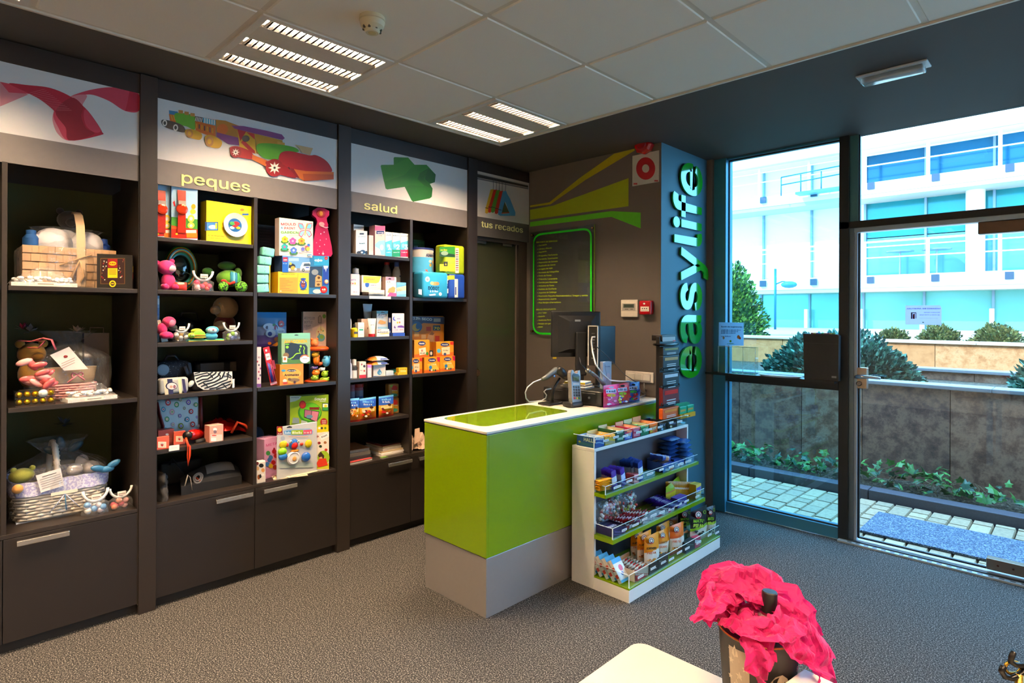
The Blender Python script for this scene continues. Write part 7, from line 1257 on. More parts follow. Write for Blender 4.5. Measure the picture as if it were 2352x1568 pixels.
def cereal(label,rect,db,z0,kind):
 x0,y0,x1,y1=rect;w=x1-x0;h=y1-y0
 r=[('p',[(x0,y1),(x1,y1-h*.02),(x1,y1-h*.3),(x0,y1-h*.15)],'e06a14'),('e',x0+w*.5,y0+h*.2,w*.25,h*.13,'1c2c6c'),('t','Nestlé',x0+w*.33,y0+h*.24,x0+w*.67,y0+h*.24,h*.11,WH)]
 if kind==0:r+=[('p',[(x0+w*.3,y0+h*.5),(x0+w*.75,y0+h*.42),(x0+w*.8,y0+h*.8),(x0+w*.35,y0+h*.88)],'f0dcc0'),('t','8',x0+w*.46,y0+h*.66,x0+w*.56,y0+h*.66,h*.14,'c8201c'),('s',x0+w*.38,y0+h*.78,x0+w*.7,h*.06,'4a3a3a'),('e',x0+w*.85,y0+h*.78,w*.09,h*.1,'4a8a2a'),('s',x0+w*.3,y0+h*.4,x0+w*.8,h*.05,'e86a1c')]
 elif kind==1:r+=[('p',[(x0+w*.3,y0+h*.4),(x0+w*.78,y0+h*.34),(x0+w*.78,y0+h*.85),(x0+w*.35,y0+h*.9)],'f0d8b0'),('e',x0+w*.15,y0+h*.62,w*.11,h*.14,'4ab0d8'),('p',[(x0+w*.8,y0),(x1,y0),(x1,y0+h*.22),(x0+w*.8,y0+h*.2)],'d82a1c'),('e',x0+w*.5,y0+h*.85,w*.08,h*.1,'3a4a7a'),('s',x0+w*.4,y0+h*.62,x0+w*.7,h*.07,'6a4a3a')]
 else:r+=[('p',[(x0+w*.2,y0+h*.45),(x0+w*.7,y0+h*.3),(x0+w*.95,y0+h*.8),(x0+w*.3,y0+h*.85)],'f0c04a'),('e',x0+w*.4,y0+h*.66,w*.1,h*.12,'2a80c8'),('p',[(x0+w*.8,y0),(x1,y0),(x1,y0+h*.3),(x0+w*.85,y0+h*.28)],'d81c4a'),*[('e',x0+w*(.35+.12*k),y0+h*.84,w*.045,h*.07,('2a3a6a','e8e8e8','3a9a4a')[k%3])for k in range(4)],('s',x0+w*.45,y0+h*.5,x0+w*.75,h*.06,'f8f0e0')]
 return CB('cereal_box',label,'box','7',rect,db,.055,z0,CER,r,group='yellow baby cereal boxes')
i=cereal('leftmost cereal box in the bottom row',(602,530,708,662),.04,H,1);cereal('middle cereal box in the bottom row',(726,522,860,656),.035,H,2);k=cereal('rightmost cereal box in the bottom row',(862,514,990,642),.03,H,2);cereal('large cereal box with an eight on it stacked at the left',(640,375,770,525),.045,i.z1,0);cereal('cereal box alone on top of the right bottom cereal box',(828,390,978,516),.035,k.z1,1)
cereal('cereal box stacked at the far left behind the divider',(560,405,640,528),.12,i.z1,1)
loc,w,h=place('7',(770,465,824,520),XS-.06,H+.096);i=C('dark_pack','small black pack between the stacked cereal boxes','box','7',(772,465,824,522),.07,.04,k.z1-.002+.003,'1a1a1e');lab(i.F,[('e',785,490,10,16,'d8d4d0'),('e',812,492,9,16,'8a8a90')]);Z(i)
loc,w,h=place('7',(625,1135,760,1335),XS-.02,.545);t=thing('crumpled_bag','crumpled brown paper bag on the lowest right health shelf','bag',loc,R90);KR=M('c8a890',.8,var=.08,bump=.3,bscale=40);g=G();g.grid(14,12,lambda u,v:((u-.5)*w*1.2+.02*mnoise.noise((u*7,v*7,1)),.02+.16*v+.03*mnoise.noise((u*5,v*6,4)),max(.001,h*(.25+.75*abs(math.sin(u*4+.5)))*math.sin(math.pi*(.05+.85*v))*(.6+.6*abs(mnoise.noise((u*6,v*6,2)))))),KR,False);g.build('paper',t);g=G();g.add([(-w*.3,.02,h*.3),(w*.05,.01,h*.45),(w*.1,.03,h),(-w*.1,.05,h*.95)],[(0,1,2,3)],KR);g.build('torn_flap',t)
# ================================================================== on the counter
ZT=.9525
def cpt(X,Y,x=None,z=None,zm='d'):return on('x',x,zm,X,Y)if x is not None else on('z',z,zm,X,Y)
def local(t,p):return Matrix([t['_m'][k*4:k*4+4]for k in range(4)]).inverted()@Vector(p)
BP=M('161719',.4,var=.1);DKG=M('2c3238',.4)
# scanner on a stand
b=cpt(480,1262,z=ZT);t=thing('barcode_scanner','grey barcode scanner resting on a black gooseneck stand','scanner',(b[0],b[1],ZT),R90)
q=lambda X,Y,d=0.0:tuple(local(t,on('x',b[0]+d,'d',X,Y)))
g=G();g.rbox(-.105,.10,-.05,.06,0,.014,BP,.006,3);g.box(-.01,.02,-.048,-.044,.014,.0155,M('b8b8b4',.4));g.build('stand_base',t)
g=G();g.tube([q(450,1235),q(452,1150),q(470,1080),q(505,1020),q(540,965)],[.011,.010,.009,.009,.009],BP,10);g.build('gooseneck',t)
g=G();g.tube([q(335,975),q(380,955),q(430,915),q(490,870),q(530,880),q(560,905)],[.013,.016,.017,.022,.027,.024],M('5a5f62',.35,coat=.3),12);g.build('scanner_body',t);g=G();g.tube([q(520,850,.02),q(560,890,.02),q(610,945,.02)],[.022,.03,.024],BP,12);g.build('scanner_head',t);g=G();g.ell(q(478,940,.02),(.009,.006,.008),P('4a7ac8'),10,6);g.build('trigger',t);g=G();g.tube([q(600,925,.03),q(628,955,.03)],[.022,.020],M('3a2c24',.3),12);g.build('scan_window',t)
CW=M('d8d8d4',.4);g=G();g.tube([q(320,975),q(230,1010),q(160,1070),q(135,1130),q(145,1200),q(180,1240),q(260,1235),q(330,1225),q(375,1200),q(385,1160),q(355,1120),q(380,1095),q(440,1085)],.004,CW,6);g.build('cable',t)
# cash drawer
pa,pb=cpt(345,1225,z=ZT),cpt(1035,1305,z=ZT);hp=.098;prz=math.atan2(pb[1]-pa[1],pb[0]-pa[0]);bx=(pa[0]+pb[0])/2;a0=(pa[1]+pb[1])/2-.30
t=thing('cash_drawer','wide black cash drawer on the counter under the monitor','cash drawer',(bx,(pa[1]+pb[1])/2,ZT),prz);w=math.hypot(pb[0]-pa[0],pb[1]-pa[1])/2
g=G();g.rbox(-w,w,.0,.40,.004,hp,M('131416',.45),.008,3);g.build('housing',t);g=G();g.rbox(-w*.8,w*.8,-.003,.001,.015,hp-.015,BP,.002,1);g.build('drawer_front',t);g=G();g.lathe([(.008,0),(.008,.004)],ALU,(0,0,0),12);oo=g.build('lock',t);oo.location=(w*.6,-.003,hp*.55);oo.rotation_euler=(R90,0,0);g=G();[g.box(x-.012,x+.012,.01,.03,0,.005,RUBBER)for x in(-w+.03,w-.03)];g.build('rubber_feet',t);g=G();g.box(w*.86,w*.99,-.002,.0,.02,hp-.01,M('2c2e32',.3));g.build('side_trim',t)
zt=ZT+hp+.0005;ZD=zt
for k,(X,Y,wd,d,c,l)in enumerate(((890,1080,.20,.16,'d8d0c8','pale paper slips lying on the printer'),(880,1010,.17,.14,'c8b8a4','beige note block on top of the paper slips'),(890,965,.15,.12,'e4e0da','white pad with a yellow edge on top of the note block'))):
 tt=thing('paper_block',l.replace('printer','cash drawer'),'papers',(bx-.02,a0+.37+.006*k,zt),prz+.1*k);hh=.014;g=G();g.rbox(-wd/2,wd/2,-.04,.08,0,hh,P(c,.6),.002,1);g.build('sheets',tt);g=G();g.box(-wd/2,wd/2,-.041,-.040,.002,hh-.002,P('d8c01c' if k==2 else '8a8684'));g.build('edge',tt);zt+=hh+.0006
 # payment terminal
b=cpt(700,1298,z=ZT);t=thing('payment_terminal','grey card payment terminal standing in a dark cradle','payment terminal',(b[0]+.02,b[1],ZT),R90-.12)
hT=on('x',b[0],'d',720,862)[2]-ZT;tilt=Matrix.Rotation(.10,4,'Y')@Matrix.Rotation(-.18,4,'X');g=G();g.rbox(-.055,.055,-.02,.075,0,.035,BP,.014,3);g.build('cradle',t)
TG=M('8f8a88',.35,.3);wT=.044
g=G();g.T=tilt;pr=[(-.9,.06),(-.5,.0),(.5,0),(.9,.06),(1.0,.2),(.92,.45),(.86,.55),(.95,.72),(1.0,.85),(.95,1.0),(.55,.97),(.40,.90),(-.2,.90),(-.4,.98),(-.7,1.0),(-.92,.92),(-1.0,.8),(-.92,.6),(-.92,.45),(-1.0,.2)];g.prism([(a*wT,.012+c*(hT-.012))for a,c in pr],-.014,.018,TG);g.build('terminal_body',t,bevel=.003)
g=G();g.T=tilt;g.prism([(a*wT,.012+c*(hT-.012))for a,c in((-.7,.66),(.6,.66),(.8,.82),(.55,.88),(-.45,.90),(-.75,.84))],-.0155,-.014,P('121314',.3));g.box(-wT*.6,wT*.62,-.017,-.0155,hT*.70,hT*.82,M('4a5212',.2));g.build('display',t)
g=G();g.T=tilt;g.box(-wT*.62,wT*.62,-.0155,-.014,hT*.60,hT*.635,P('d8c8c0'));g.build('label',t)
for r in range(5):
 for c_ in range(3):g=G();g.T=tilt;x=(c_-1)*wT*.5;z=hT*(.54-.075*r);cc=('1c1c1e' if r<4 else('d8141c','e8b81c','2f9a2f')[c_]);g.rbox(x-.0075,x+.0075,-.018,-.0135,z-.008,z+.006,P(cc),.002,1);g.build('key',t)
 # monitor seen from behind
mx=-2.56;p0,p1=on('x',mx,'d',600,700),on('x',mx,'d',1005,700);zt0,zt1=on('x',mx,'d',800,720)[2],on('x',mx,'d',800,178)[2]
b=on('x',mx,'d',850,1040);t=thing('monitor','black computer monitor seen from behind on the counter','monitor',(mx-.02,b[1]-.02,ZD),R90-.62)
hh=zt1-zt0;zb=zt0-ZD;g=G();g.rbox(-.217,.146,.03,.058,zb,zb+hh,M('0d0d0f',.35,coat=.2),.008,3);g.box(-.20,.13,.0585,.060,zb+.015,zb+hh-.015,M('05070c',.1,coat=.5));g.build('screen_panel',t)
g=G();g.add([(-.17,.03,zb+.03),(.11,.03,zb+.03),(.11,.03,zb+hh-.03),(-.17,.03,zb+hh-.03),(-.10,-.02,zb+.06),(.06,-.02,zb+.06),(.06,-.02,zb+hh-.07),(-.10,-.02,zb+hh-.07)],[(4,5,6,7),(0,1,5,4),(1,2,6,5),(2,3,7,6),(3,0,4,7)],M('101114',.4,coat=.2));g.box(-.06,-.02,-.022,-.02,zb+hh*.78,zb+hh*.82,M('9a9a98',.4));g.build('rear_shell',t);g=G();g.rbox(-.06,.02,-.05,-.02,.07,zb+hh*.55,BP,.01,2);g.rbox(-.03,.0,-.045,-.018,.0,.075,BP,.006,2);g.build('stand_neck',t);g=G();g.rbox(-.12,.10,-.12,.02,0,.012,BP,.005,2);g.build('stand_foot',t)
g=G();g.box(-.205,-.18,.03,.045,zb-.012,zb,P('c8b01c'));g.build('yellow_tab',t)
# slim computer: white rimmed rear with ports, dark side
tx=-2.33;y0,y1=on('x',tx,'d',872,700)[1],on('x',tx,'d',992,700)[1];z0,z1=on('x',tx,'d',930,1040)[2],on('x',tx,'d',930,345)[2]
ty=3.29;xa,xb_=on('y',ty,'d',872,700)[0],on('y',ty,'d',992,700)[0];z0,z1=on('y',ty,'d',930,815)[2],on('y',ty,'d',930,345)[2];t=thing('slim_computer','slim upright computer with a white rimmed rear and dark side panel','computer',((xa+xb_)/2,ty,ZD),0.0);wC=(xb_-xa)/2;zl=z0-ZD;hC=z1-ZD
g=G();g.box(-wC,wC,.0,.012,zl,hC,M('141517',.5));[g.box(a,c,-.004,.003,zl,hC,P('e8e4dc'))for a,c in((-wC,-wC+.008),(wC-.006,wC))];g.box(-wC,wC,-.004,.003,hC-.006,hC,P('e8e4dc'));g.build('rear_frame',t)
g=G();g.rbox(-wC,wC+.004,.012,.20,zl,hC-.003,M('0c1014',.5),.006,2);g.build('case',t);g=G();g.rbox(-wC,wC,.0,.14,0,.012,BP,.005,2);g.rbox(-.012,.012,.04,.12,.012,zl+.002,BP,.005,2);g.build('stand',t)
g=G();[g.box(-.012+.0*k,.014,-.002,0,hC*(.46+.05*k),hC*(.48+.05*k),M(('8a8a8c','3a3c40','5a5c60')[k%3],.4,.5))for k in range(9)];g.build('port',t)
q=lambda X,Y,x=-2.27:tuple(local(t,on('x',x,'d',X,Y)))
g=G();g.tube([tuple(local(t,on('y',3.28,'d',955,478))),tuple(local(t,on('y',3.26,'d',920,480))),tuple(local(t,on('y',3.26,'d',912,530))),tuple(local(t,on('y',3.26,'d',925,650))),q(960,800),q(1040,910),q(1130,990),q(1250,1000),q(1350,1000),q(1460,1025)],.0055,P('ece8e4'),8);g.build('power_cable',t);g=G();g.tube([q(940,565,-2.3),q(1050,660),q(1180,790),q(1300,920),q(1400,985),q(1470,1020,-2.4)],.003,BP,6);g.tube([q(770,720,-2.36),q(790,800),q(850,860),q(930,940),q(1000,960)],.003,BP,6);g.build('thin_cable',t)
# phone handset, card, gummy bags
b=cpt(1000,1010,x=-2.30);t=thing('desk_phone_handset','grey curved handset leaning on the cash drawer beside the white cable','phone',(-2.30,b[1],ZT),R90);q=lambda X,Y,x=-2.29:tuple(local(t,on('x',x,'d',X,Y)))
g=G();g.tube([q(878,878),q(930,905),q(980,950),q(1020,1000),q(1060,1035)],[.012,.009,.010,.013,.014],M('8a8680',.3,.4),10);g.build('handset',t);g=G();g.tube([q(862,870),q(885,885)],[.016,.014],M('a8a29a',.25,.6),12);g.build('earpiece',t);g=G();g.tube([q(1050,1030),q(1065,1060),q(1055,1100,-2.33),tuple(Vector(q(1055,1100,-2.33))*Vector((1,1,0)).length*0+Vector((q(1055,1100,-2.33)[0],.03,.0)))],.01,BP,8);g.build('holder',t)
c=on('x',-2.36,'d',1100,890);i=C('calendar_card','pale blue folded card standing behind the sweet bags','card','d',(1048,770,1148,1040),.0,.03,ZT,'b8c4d8 8a98b0',-.2,None,-2.34);i.F.line([(1070,800),(1085,900),(1095,1000)],4,P('6a6a80'));i.F.ell(1110,930,20,30,P('d8c8d8'));i.F.scrib(1075,830,1130,12,P('5a6a9a'));Z(i)
for k,(rect,rows,yaw,l)in enumerate((((1052,1038,1240,1310),('e8388a','f070a0','d82a7a'),-.05,'pink sweet bag, first of three on the counter edge'),((1192,1022,1362,1285),('c8182a','d84a3a','8a1420'),.05,'red sweet bag between the pink and the blue one'),((1330,1010,1478,1250),('2038a8','3a5ac8','182a80'),-.05,'dark blue sweet bag, last of three on the counter edge'))):
 i=PO('sweet_bag',l,'sweets','d',rect,.0,.05,ZT,bandfn(((.06,rows[2]),(.5,rows[1]),(1,rows[0]))),yaw,'coloured sweet bags on the counter',x=-2.235-.004*k);x0,y0,x1,y1=rect;w=x1-x0;h=y1-y0;F=i.F;rs=random.Random(k+3)
 F.poly([(x0+w*.15,y0+h*.22),(x0+w*.8,y0+h*.18),(x0+w*.82,y0+h*.34),(x0+w*.18,y0+h*.38)],P('e8e4f4'));F.scrib(x0+w*.2,y0+h*.33,x0+w*.8,h*.10,P('23306a'));F.ell(x0+w*.5,y0+h*.12,w*.16,h*.05,P('1a1418' if k else 'f8c0dc'))
 F.ell(x0+w*.5,y0+h*.46,w*.28,h*.07,P(('f0b81c','9ac02a','3fa83a')[k]));[F.ell(x0+w*rs.uniform(.22,.78),y0+h*rs.uniform(.56,.86),w*.1,h*.045,P(rs.choice((('f4e0f0','e83a8a','f8a0c8'),('3a4ac8','f0f0f4','d8d83a'),('e8281c','3aa83a','f4f4f4'))[k])),9)for _ in range(12)];Z(i)
 # loose cables at the wall end
t=thing('loose_cables','tangle of grey and black cables on the counter below the switch plate','cables',(-2.35,3.6,ZT),R90);q=lambda X,Y,x=-2.33:(lambda p:(p.x,p.y,max(.004,p.z)))(local(t,on('x',x,'d',X,Y)))
for pts,r,c in(([(1480,1200),(1560,1150),(1620,1110),(1680,1120),(1715,1190),(1700,1215)],.004,'c8c4bc'),([(1530,1020),(1535,1090),(1560,1150),(1600,1210)],.004,'a8a49c'),([(1440,1040),(1500,1120),(1560,1160),(1590,1205)],.004,'8a8274'),([(1590,1090),(1640,1020),(1700,985),(1720,1010)],.003,'3a3836'),([(1480,1215),(1540,1185),(1600,1180),(1650,1160),(1700,1200)],.004,'d8d4cc'),([(1545,1100),(1600,1090),(1650,1140),(1690,1180)],.004,'5a5650')):
 g=G();P_=[Vector(q(*p))for p in pts];sm=[]
 for a,b_ in zip(P_,P_[1:]):sm+=[tuple(a),tuple(a.lerp(b_,.5))]
 g.tube(sm+[tuple(P_[-1])],r,M(c,.4),6);g.build('cable',t)
 # ================================================================== on the snack rack
 # tower of hanging packs
ZR=.7905;b=on('x',-2.06,'d',1815,1420);t=thing('pack_carousel','tall black carousel tower of hanging small packs on the rack end','display stand',(-2.06,b[1],ZR),R90)
hz=lambda Y:on('x',-2.06,'d',1820,Y)[2]-ZR
W2=on('x',-2.06,'d',1925,900)[1]-on('x',-2.06,'d',1735,900)[1];w2=W2/2
g=G();g.rbox(-w2*.9,w2*.9,.01,.04,0,hz(470),M('0b0b0c',.4),.004,2);g.build('column',t)
g=G();g.T=Matrix.Translation((0,.02,hz(570)));g.lathe([(.001,-.004),(w2*1.2,-.004),(w2*1.28,.003),(w2*1.2,.01),(w2*.6,.012),(.001,.012)],M('1c1a18',.25,.3),n=24,sy=.45);g.build('round_sign',t)
g=G();g.rbox(-w2*.8,w2*.9,.0,.08,hz(520),hz(455),M('15100f',.4),.004,2);g.box(-w2*.75,w2*.8,-.002,.0,hz(530),hz(478),P('a89a94'));g.box(w2*.5,w2*.85,-.003,-.001,hz(535),hz(520),P('c82a1c'));g.build('top_pack',t)
for k,(ya,yb,c,c2)in enumerate(((690,590,'15120f','8a7a1c'),(835,690,'0f0e0f','b88a4a'),(1040,885,'101012','c8c8cc'),(1270,1060,'6a0e0c','d8302a'),(1425,1300,'e0601c','f08a3a'))):
 g=G();z0,z1=hz(ya),hz(yb);g.rbox(-w2,w2,-.022,.01,max(.001,z0),z1,M(c,.5),.005,2);pk=g.build('hanging_pack',t)
 g=G();zz_=z0+(z1-z0)*.45;g.box(-w2*.8,w2*.8,-.0232,-.022,zz_+(z1-z0)*.15,zz_+(z1-z0)*.38,M(c2,.3));[g.box(-w2*.55,w2*.55,-.0232,-.022,z0+(z1-z0)*(.12+.14*j),z0+(z1-z0)*(.17+.14*j),P('d8d4d0'))for j in range(2)];g.build('print',pk)
for ya in(850,1060,1255):
 g=G();g.box(-w2*1.0,w2*1.0,-.026,-.018,hz(ya+12),hz(ya-10),M('0a0a0b',.4));g.box(-w2*.45,w2*.45,-.0268,-.026,hz(ya+4),hz(ya-4),P('d8d8d8'));hk=g.build('holder_rail',t);g=G();[g.ell((s*w2*1.08,-.015,hz(ya-10)),(.006,.006,.010),P(BK),8,6)for s in(-1,1)];g.build('peg',t)
 # green gum stand
b=on('x',-2.03,'d',2030,1400);t=thing('gum_stand','small green and yellow gum stand raised on a clear leg at the rack end','display stand',(-2.03,b[1]-.01,ZR),R90);q=lambda X,Y:(lambda p:(p.x,p.z))(local(t,on('x',-2.03,'d',X,Y)))
g=G();z0=q(2030,1420)[1];g.box(-.03,.03,.02,.024,0,z0,ACRYL);g.box(-.035,.035,-.0,.05,0,.004,ACRYL);g.build('clear_leg',t);a_,c_=q(1940,1400)[0],q(2115,1400)[0];g=G();g.prism([(a_,q(2030,1372)[1]),(c_,q(2030,1372)[1]),(c_*.96,q(2030,1270)[1]),(c_*.6,q(2030,1255)[1]),(a_*.7,q(2030,1250)[1]),(a_,q(2030,1270)[1])],.03,.034,P('1f8a64'));g.build('header_card',t)
g=G();g.box(a_,c_,-.012,.045,z0,q(2030,1370)[1],P('f0a41c'));F=Face(t,'d',-.012);bx_=g.build('yellow_tray',t);F.ell(1990,1398,12,12,P('5a2a0c'));F.ell(1990,1398,6,6,P('f0a41c'));F.rect(2008,1392,2050,1406,P('f0e8d8'));F.ell(2062,1400,8,6,P('1a1210'));F.done('print',t)
for k in(0,1):g=G();x0=a_+.004+k*(c_-a_)*.5;g.rbox(x0,x0+(c_-a_)*.44,-.006,.016,q(2030,1368)[1],q(2030,1285)[1],P('23a078'),.002,1);g.box(x0+.006,x0+(c_-a_)*.36,-.0072,-.006,q(2030,1340)[1],q(2030,1318)[1],P('c8a04a'));g.build('gum_pack',t)
# open cartons in the top tray
def tray(label,zm,rect,x,z0,depth,cols,hb,packs,rows=(),n=5,name='gum_carton',group='open gum cartons on the rack top'):
 """open display carton: low printed front, higher back flap, packs standing inside"""
 loc,w,h=place(zm,rect,x,z0);t=thing(name,label,'gum carton',loc,R90,group);f,ins=P(cols[0]),P(cols[1]);e=.002
 g=G();g.box(-w/2,w/2,0,e,0,h*.8,f);g.box(-w/2,-w/2+e,0,depth,0,h,f);g.box(w/2-e,w/2,0,depth,0,h,f);g.box(-w/2,w/2,depth-e,depth,0,h*hb,f);g.box(-w/2+e,w/2-e,depth-e*2,depth-e*1.01,h*.6,h*hb-.001,ins);g.box(-w/2+e,-w/2+e*1.6,e,depth-2*e,h*.4,h-.001,ins);g.box(w/2-e*1.6,w/2-e,e,depth-2*e,h*.4,h-.001,ins);g.box(-w/2,w/2,0,depth,0,e,f);g.build('carton',t)
 for k in range(n):g=G();d0=e*2+(depth-4*e)*k/n;g.box(-w/2+.004,w/2-.004,d0,d0+(depth-4*e)/n*.85,e,h*(.72+.06*(k%2)),P(packs[k%len(packs)]));g.build('pack',t)
 if rows:F=Face(t,zm,0.0);lab(F,rows);F.done('print',t)
 return t,w,h
XG=-2.013
t,w,h=tray('blue cough sweet carton at the left end of the rack top','8',(402,625,530,752),XG,ZR,.13,('1f50a0','e4ecf0'),1.0,('c8dcec','5a90c8'),[('s',412,665,525,34,'b8ccd8'),('p',[(405,700),(460,690),(528,705),(528,720),(460,705),(405,715)],'9ac0dc'),('s',480,578,500,12,'e8f0f8')],6)
g=G();g.text('HALLS',-.058,0,.026,P('f0e8d0'),w=.085,bold=.05);g2=G();g2.add([(-w/2-.0006,-p[0]+.022,h*.55+p[2]+(-p[0])*0)for p in g.v],[f[::1]for f in g.f],P('f0e8d0'));g2.box(-w/2-.0004,-w/2,.004,.12,.006,h*.4,P('3a6a88'));g2.ell((-w/2,.11,h*.38),(.0008,.010,.006),P('d8b84a'),10,4);g2.build('side_lettering',t)
tray('yellow cough sweet carton second from the left on the rack top','8',(538,600,680,722),XG,ZR,.13,('e8c01c','f0e0a0'),1.25,('f0b01c','e8a014'),[('s',545,640,672,30,'c8a858'),('p',[(540,690),(600,670),(680,680),(680,715),(540,722)],'b8a87a'),('e',555,670,14,12,'e8701c')])
tray('dark green gum carton third from the left on the rack top','8',(690,520,808,692),XG,ZR,.13,('14503a','e8c8a0'),1.15,('2a8a5a','e0e8e0'),[('p',[(700,545),(800,520),(790,560),(710,580)],'c0d8c8'),('s',715,560,790,14,'14402a'),('p',[(705,640),(795,615),(790,650),(712,670)],'7ab89a'),('s',715,655,785,14,'e8f0ea')])
tray('blue gum carton with a pale peach flap on the rack top','8',(812,545,920,660),XG,ZR,.13,('2a50b8','e8c8a0'),1.3,('c83a4a','2a50b8'),[('p',[(830,580),(905,560),(895,610),(840,620)],'e0b8a0'),('s',830,640,905,16,'c8d8f4'),('e',865,615,20,14,'8ab0e8')],4)
tray('red and pink gum carton in the middle of the rack top','8',(924,490,1030,625),XG,ZR,.13,('c82a4a','f0b890'),1.3,('e8507a','f0a0b8'),[('p',[(935,520),(1015,490),(1005,540),(945,555)],'e87a9a'),('s',940,545,1010,14,'f8e0e4'),('p',[(930,575),(1025,545),(1020,600),(935,620)],'e06a8a'),('s',940,600,1010,14,'f0d8dc')])
tray('plain green gum carton right of the red one on the rack top','8',(1035,455,1150,600),XG,ZR,.13,('1f7a50','e8c8a0'),1.3,('2a9a6a','5ab88a'),[('p',[(1060,510),(1140,480),(1120,545),(1085,560)],'8ac0a0'),('s',1065,530,1130,18,'d8f0e0')])
tray('orange fruit gum carton beside the black cartons on the rack top','8',(1158,430,1270,570),XG,ZR,.13,('e8701c','f0b080'),1.4,('f08a2a','e8a05a'),[('p',[(1180,500),(1255,470),(1240,520),(1195,530)],'f0d8b0'),('s',1190,520,1245,16,'c83a2a'),('e',1180,545,16,16,'e8c01c'),('e',1240,545,18,14,'d8401c')])
for k,(rect,c,l)in enumerate((((1282,415,1400,535),'2a60b0','left of two black packet cartons under the carousel tower'),((1404,395,1540,500),'c8b070','right of two black packet cartons under the carousel tower'))):
 x0,y0,x1,y1=rect;tray(l,'8',rect,XG,ZR,.07 if k else.13,('121216','2a2a2e'),1.1,('1a1a1e','3a3a44'),[('s',x0+20,y0+50,x1-20,22,'7a80b0'),('e',x0+50,y1-22,18,18,c),('e',x0+50,y1-22,10,10,'e0e4ec'),('s',x0+15,y0+30,x1-20,10,'9a9aa4')],5,'packet_carton','black packet cartons')
 # shelf goods -----------------------------------------------------------------
def barmesh(name,par,L,w,th,cols,prt=None):
 g=G();a,b_,c=[P(x,.25)for x in cols]
 g.grid(10,4,lambda u,v:((u-.5)*L,-th/2*(1-abs(2*u-1)**6)*math.sin(math.pi*v)**.5,(v-.5)*w),None,True,lambda u,v:b_ if.3<u<.62 else(c if.62<=u<.74 else a))
 g.grid(10,4,lambda u,v:((.5-u)*L,th/2*(1-abs(2*u-1)**6)*math.sin(math.pi*v)**.5,(v-.5)*w),a);return g.build(name,par)
def bars(label,group,n,x,y,z,d,L,w,th,cols,rot,cat='snack bar',jit=.06,seed=0):
 """a row of wrapped bars: each a thing; d = step"""
 rs=random.Random(seed);first=None
 for k in range(n):
  p=(x+d[0]*k,y+d[1]*k,z+d[2]*k)
  if first is None:
   first=thing('snack_bar',label,cat,p,0,group);barmesh('wrapper',first,L,w,th,cols);o=first
  else:o=copy_thing(first,p)
  o.rotation_euler=(rot[0]+rs.uniform(-jit,jit),rot[1]+rs.uniform(-jit,jit),rot[2]+rs.uniform(-jit,jit))
S1,S2,S0=.5475,.3105,.0785
YL=lambda zm,X,Y,x:on('x',x,zm,X,Y)[1]
# shelf one
bars('yellow wrapped biscuit bar in the front left corner of the upper rack shelf','yellow biscuit bars',7,-1.965,2.745,S1+.016,(-.012*.0,.0,.0095),.10,.03,.010,('e8a01c','f4ecd8','c87a14'),(R90,0,R90*.9),seed=1)
bars('yellow wrapped biscuit bar lying behind the corner ones','yellow biscuit bars',6,-2.01,2.76,S1+.016,(0,.0,.0095),.10,.03,.010,('e89a1c','f4ecd8','c87a14'),(R90,0,R90*1.1),seed=2)
bars('purple chocolate bar leaning in the left row of the upper rack shelf','purple chocolate bars',11,-2.03,2.835,S1+.058,(.0085,-.002,0),.11,.045,.007,('4a2a9a','d8dce8','c89a7a'),(0,R90*.86,R90),seed=3)
bars('purple chocolate bar leaning in the second row of the upper rack shelf','purple chocolate bars',11,-2.03,2.895,S1+.058,(.0085,.001,0),.11,.045,.007,('4a2a9a','b8c8ec','6a8ad0'),(0,R90*.86,R90),seed=4)
bars('blue silver oat bar leaning in the middle of the upper rack shelf','blue silver bars',13,-2.04,3.115,S1+.062,(.0085,-.003,0),.12,.055,.008,('1f3a8c','d8e0ea','c8b04a'),(0,R90*.88,R90),seed=5)
bars('blue silver oat bar leaning in the back row of the upper rack shelf','blue silver bars',10,-2.05,3.055,S1+.062,(.0085,.001,0),.12,.05,.008,('18306e','7a9ac8','2a4a9c'),(0,R90*.88,R90),seed=6)
def smallbox(label,zm,rect,x,z0,depth,c,rows,name='snack_box',cat='snack box',cols2=None,n=0):return CB(name,label,cat,zm,rect,0,depth,z0,c,rows,0,None,x)
smallbox('small pink and white box before the green tray on the upper rack shelf','8',(945,1130,1056,1262),-1.94,S1,.06,'e890a0 c84a5a',[('s',955,1190,1040,14,'f4e0e4'),('s',955,1230,1040,14,'f4e0e4'),('r',945,1245,1056,1260,'c83a50')])
i=C('sweet_tub','clear green tub of mints at the front of the upper rack shelf','sweets','8',(1060,1090,1245,1200),.0,.05,S1,'8ac0b0',0,None,-1.94);bpy.data.objects.remove(i.body);g=G();g.rbox(-i.w/2,i.w/2,0,.05,0,i.h*.7,clear('bfe4da',1.4,.05,haze=.3),.008,2);g.build('tub',i.t);g=G();[g.ell((random.Random(k).uniform(-.4,.4)*i.w,.025,.008+.004*(k%3)),(.006,.006,.004),P('7ad0b8'),7,5)for k in range(14)];g.build('mints',i.t)
t=thing('green_tray','empty bright green tray behind the tub of mints','tray',(-2.02,3.03,S1),R90);g=G();g.box(-.06,.07,-.03,.03,0,.003,GREEN);g.box(-.06,.07,.027,.03,.003,.03,GREEN);g.build('tray_floor',t)
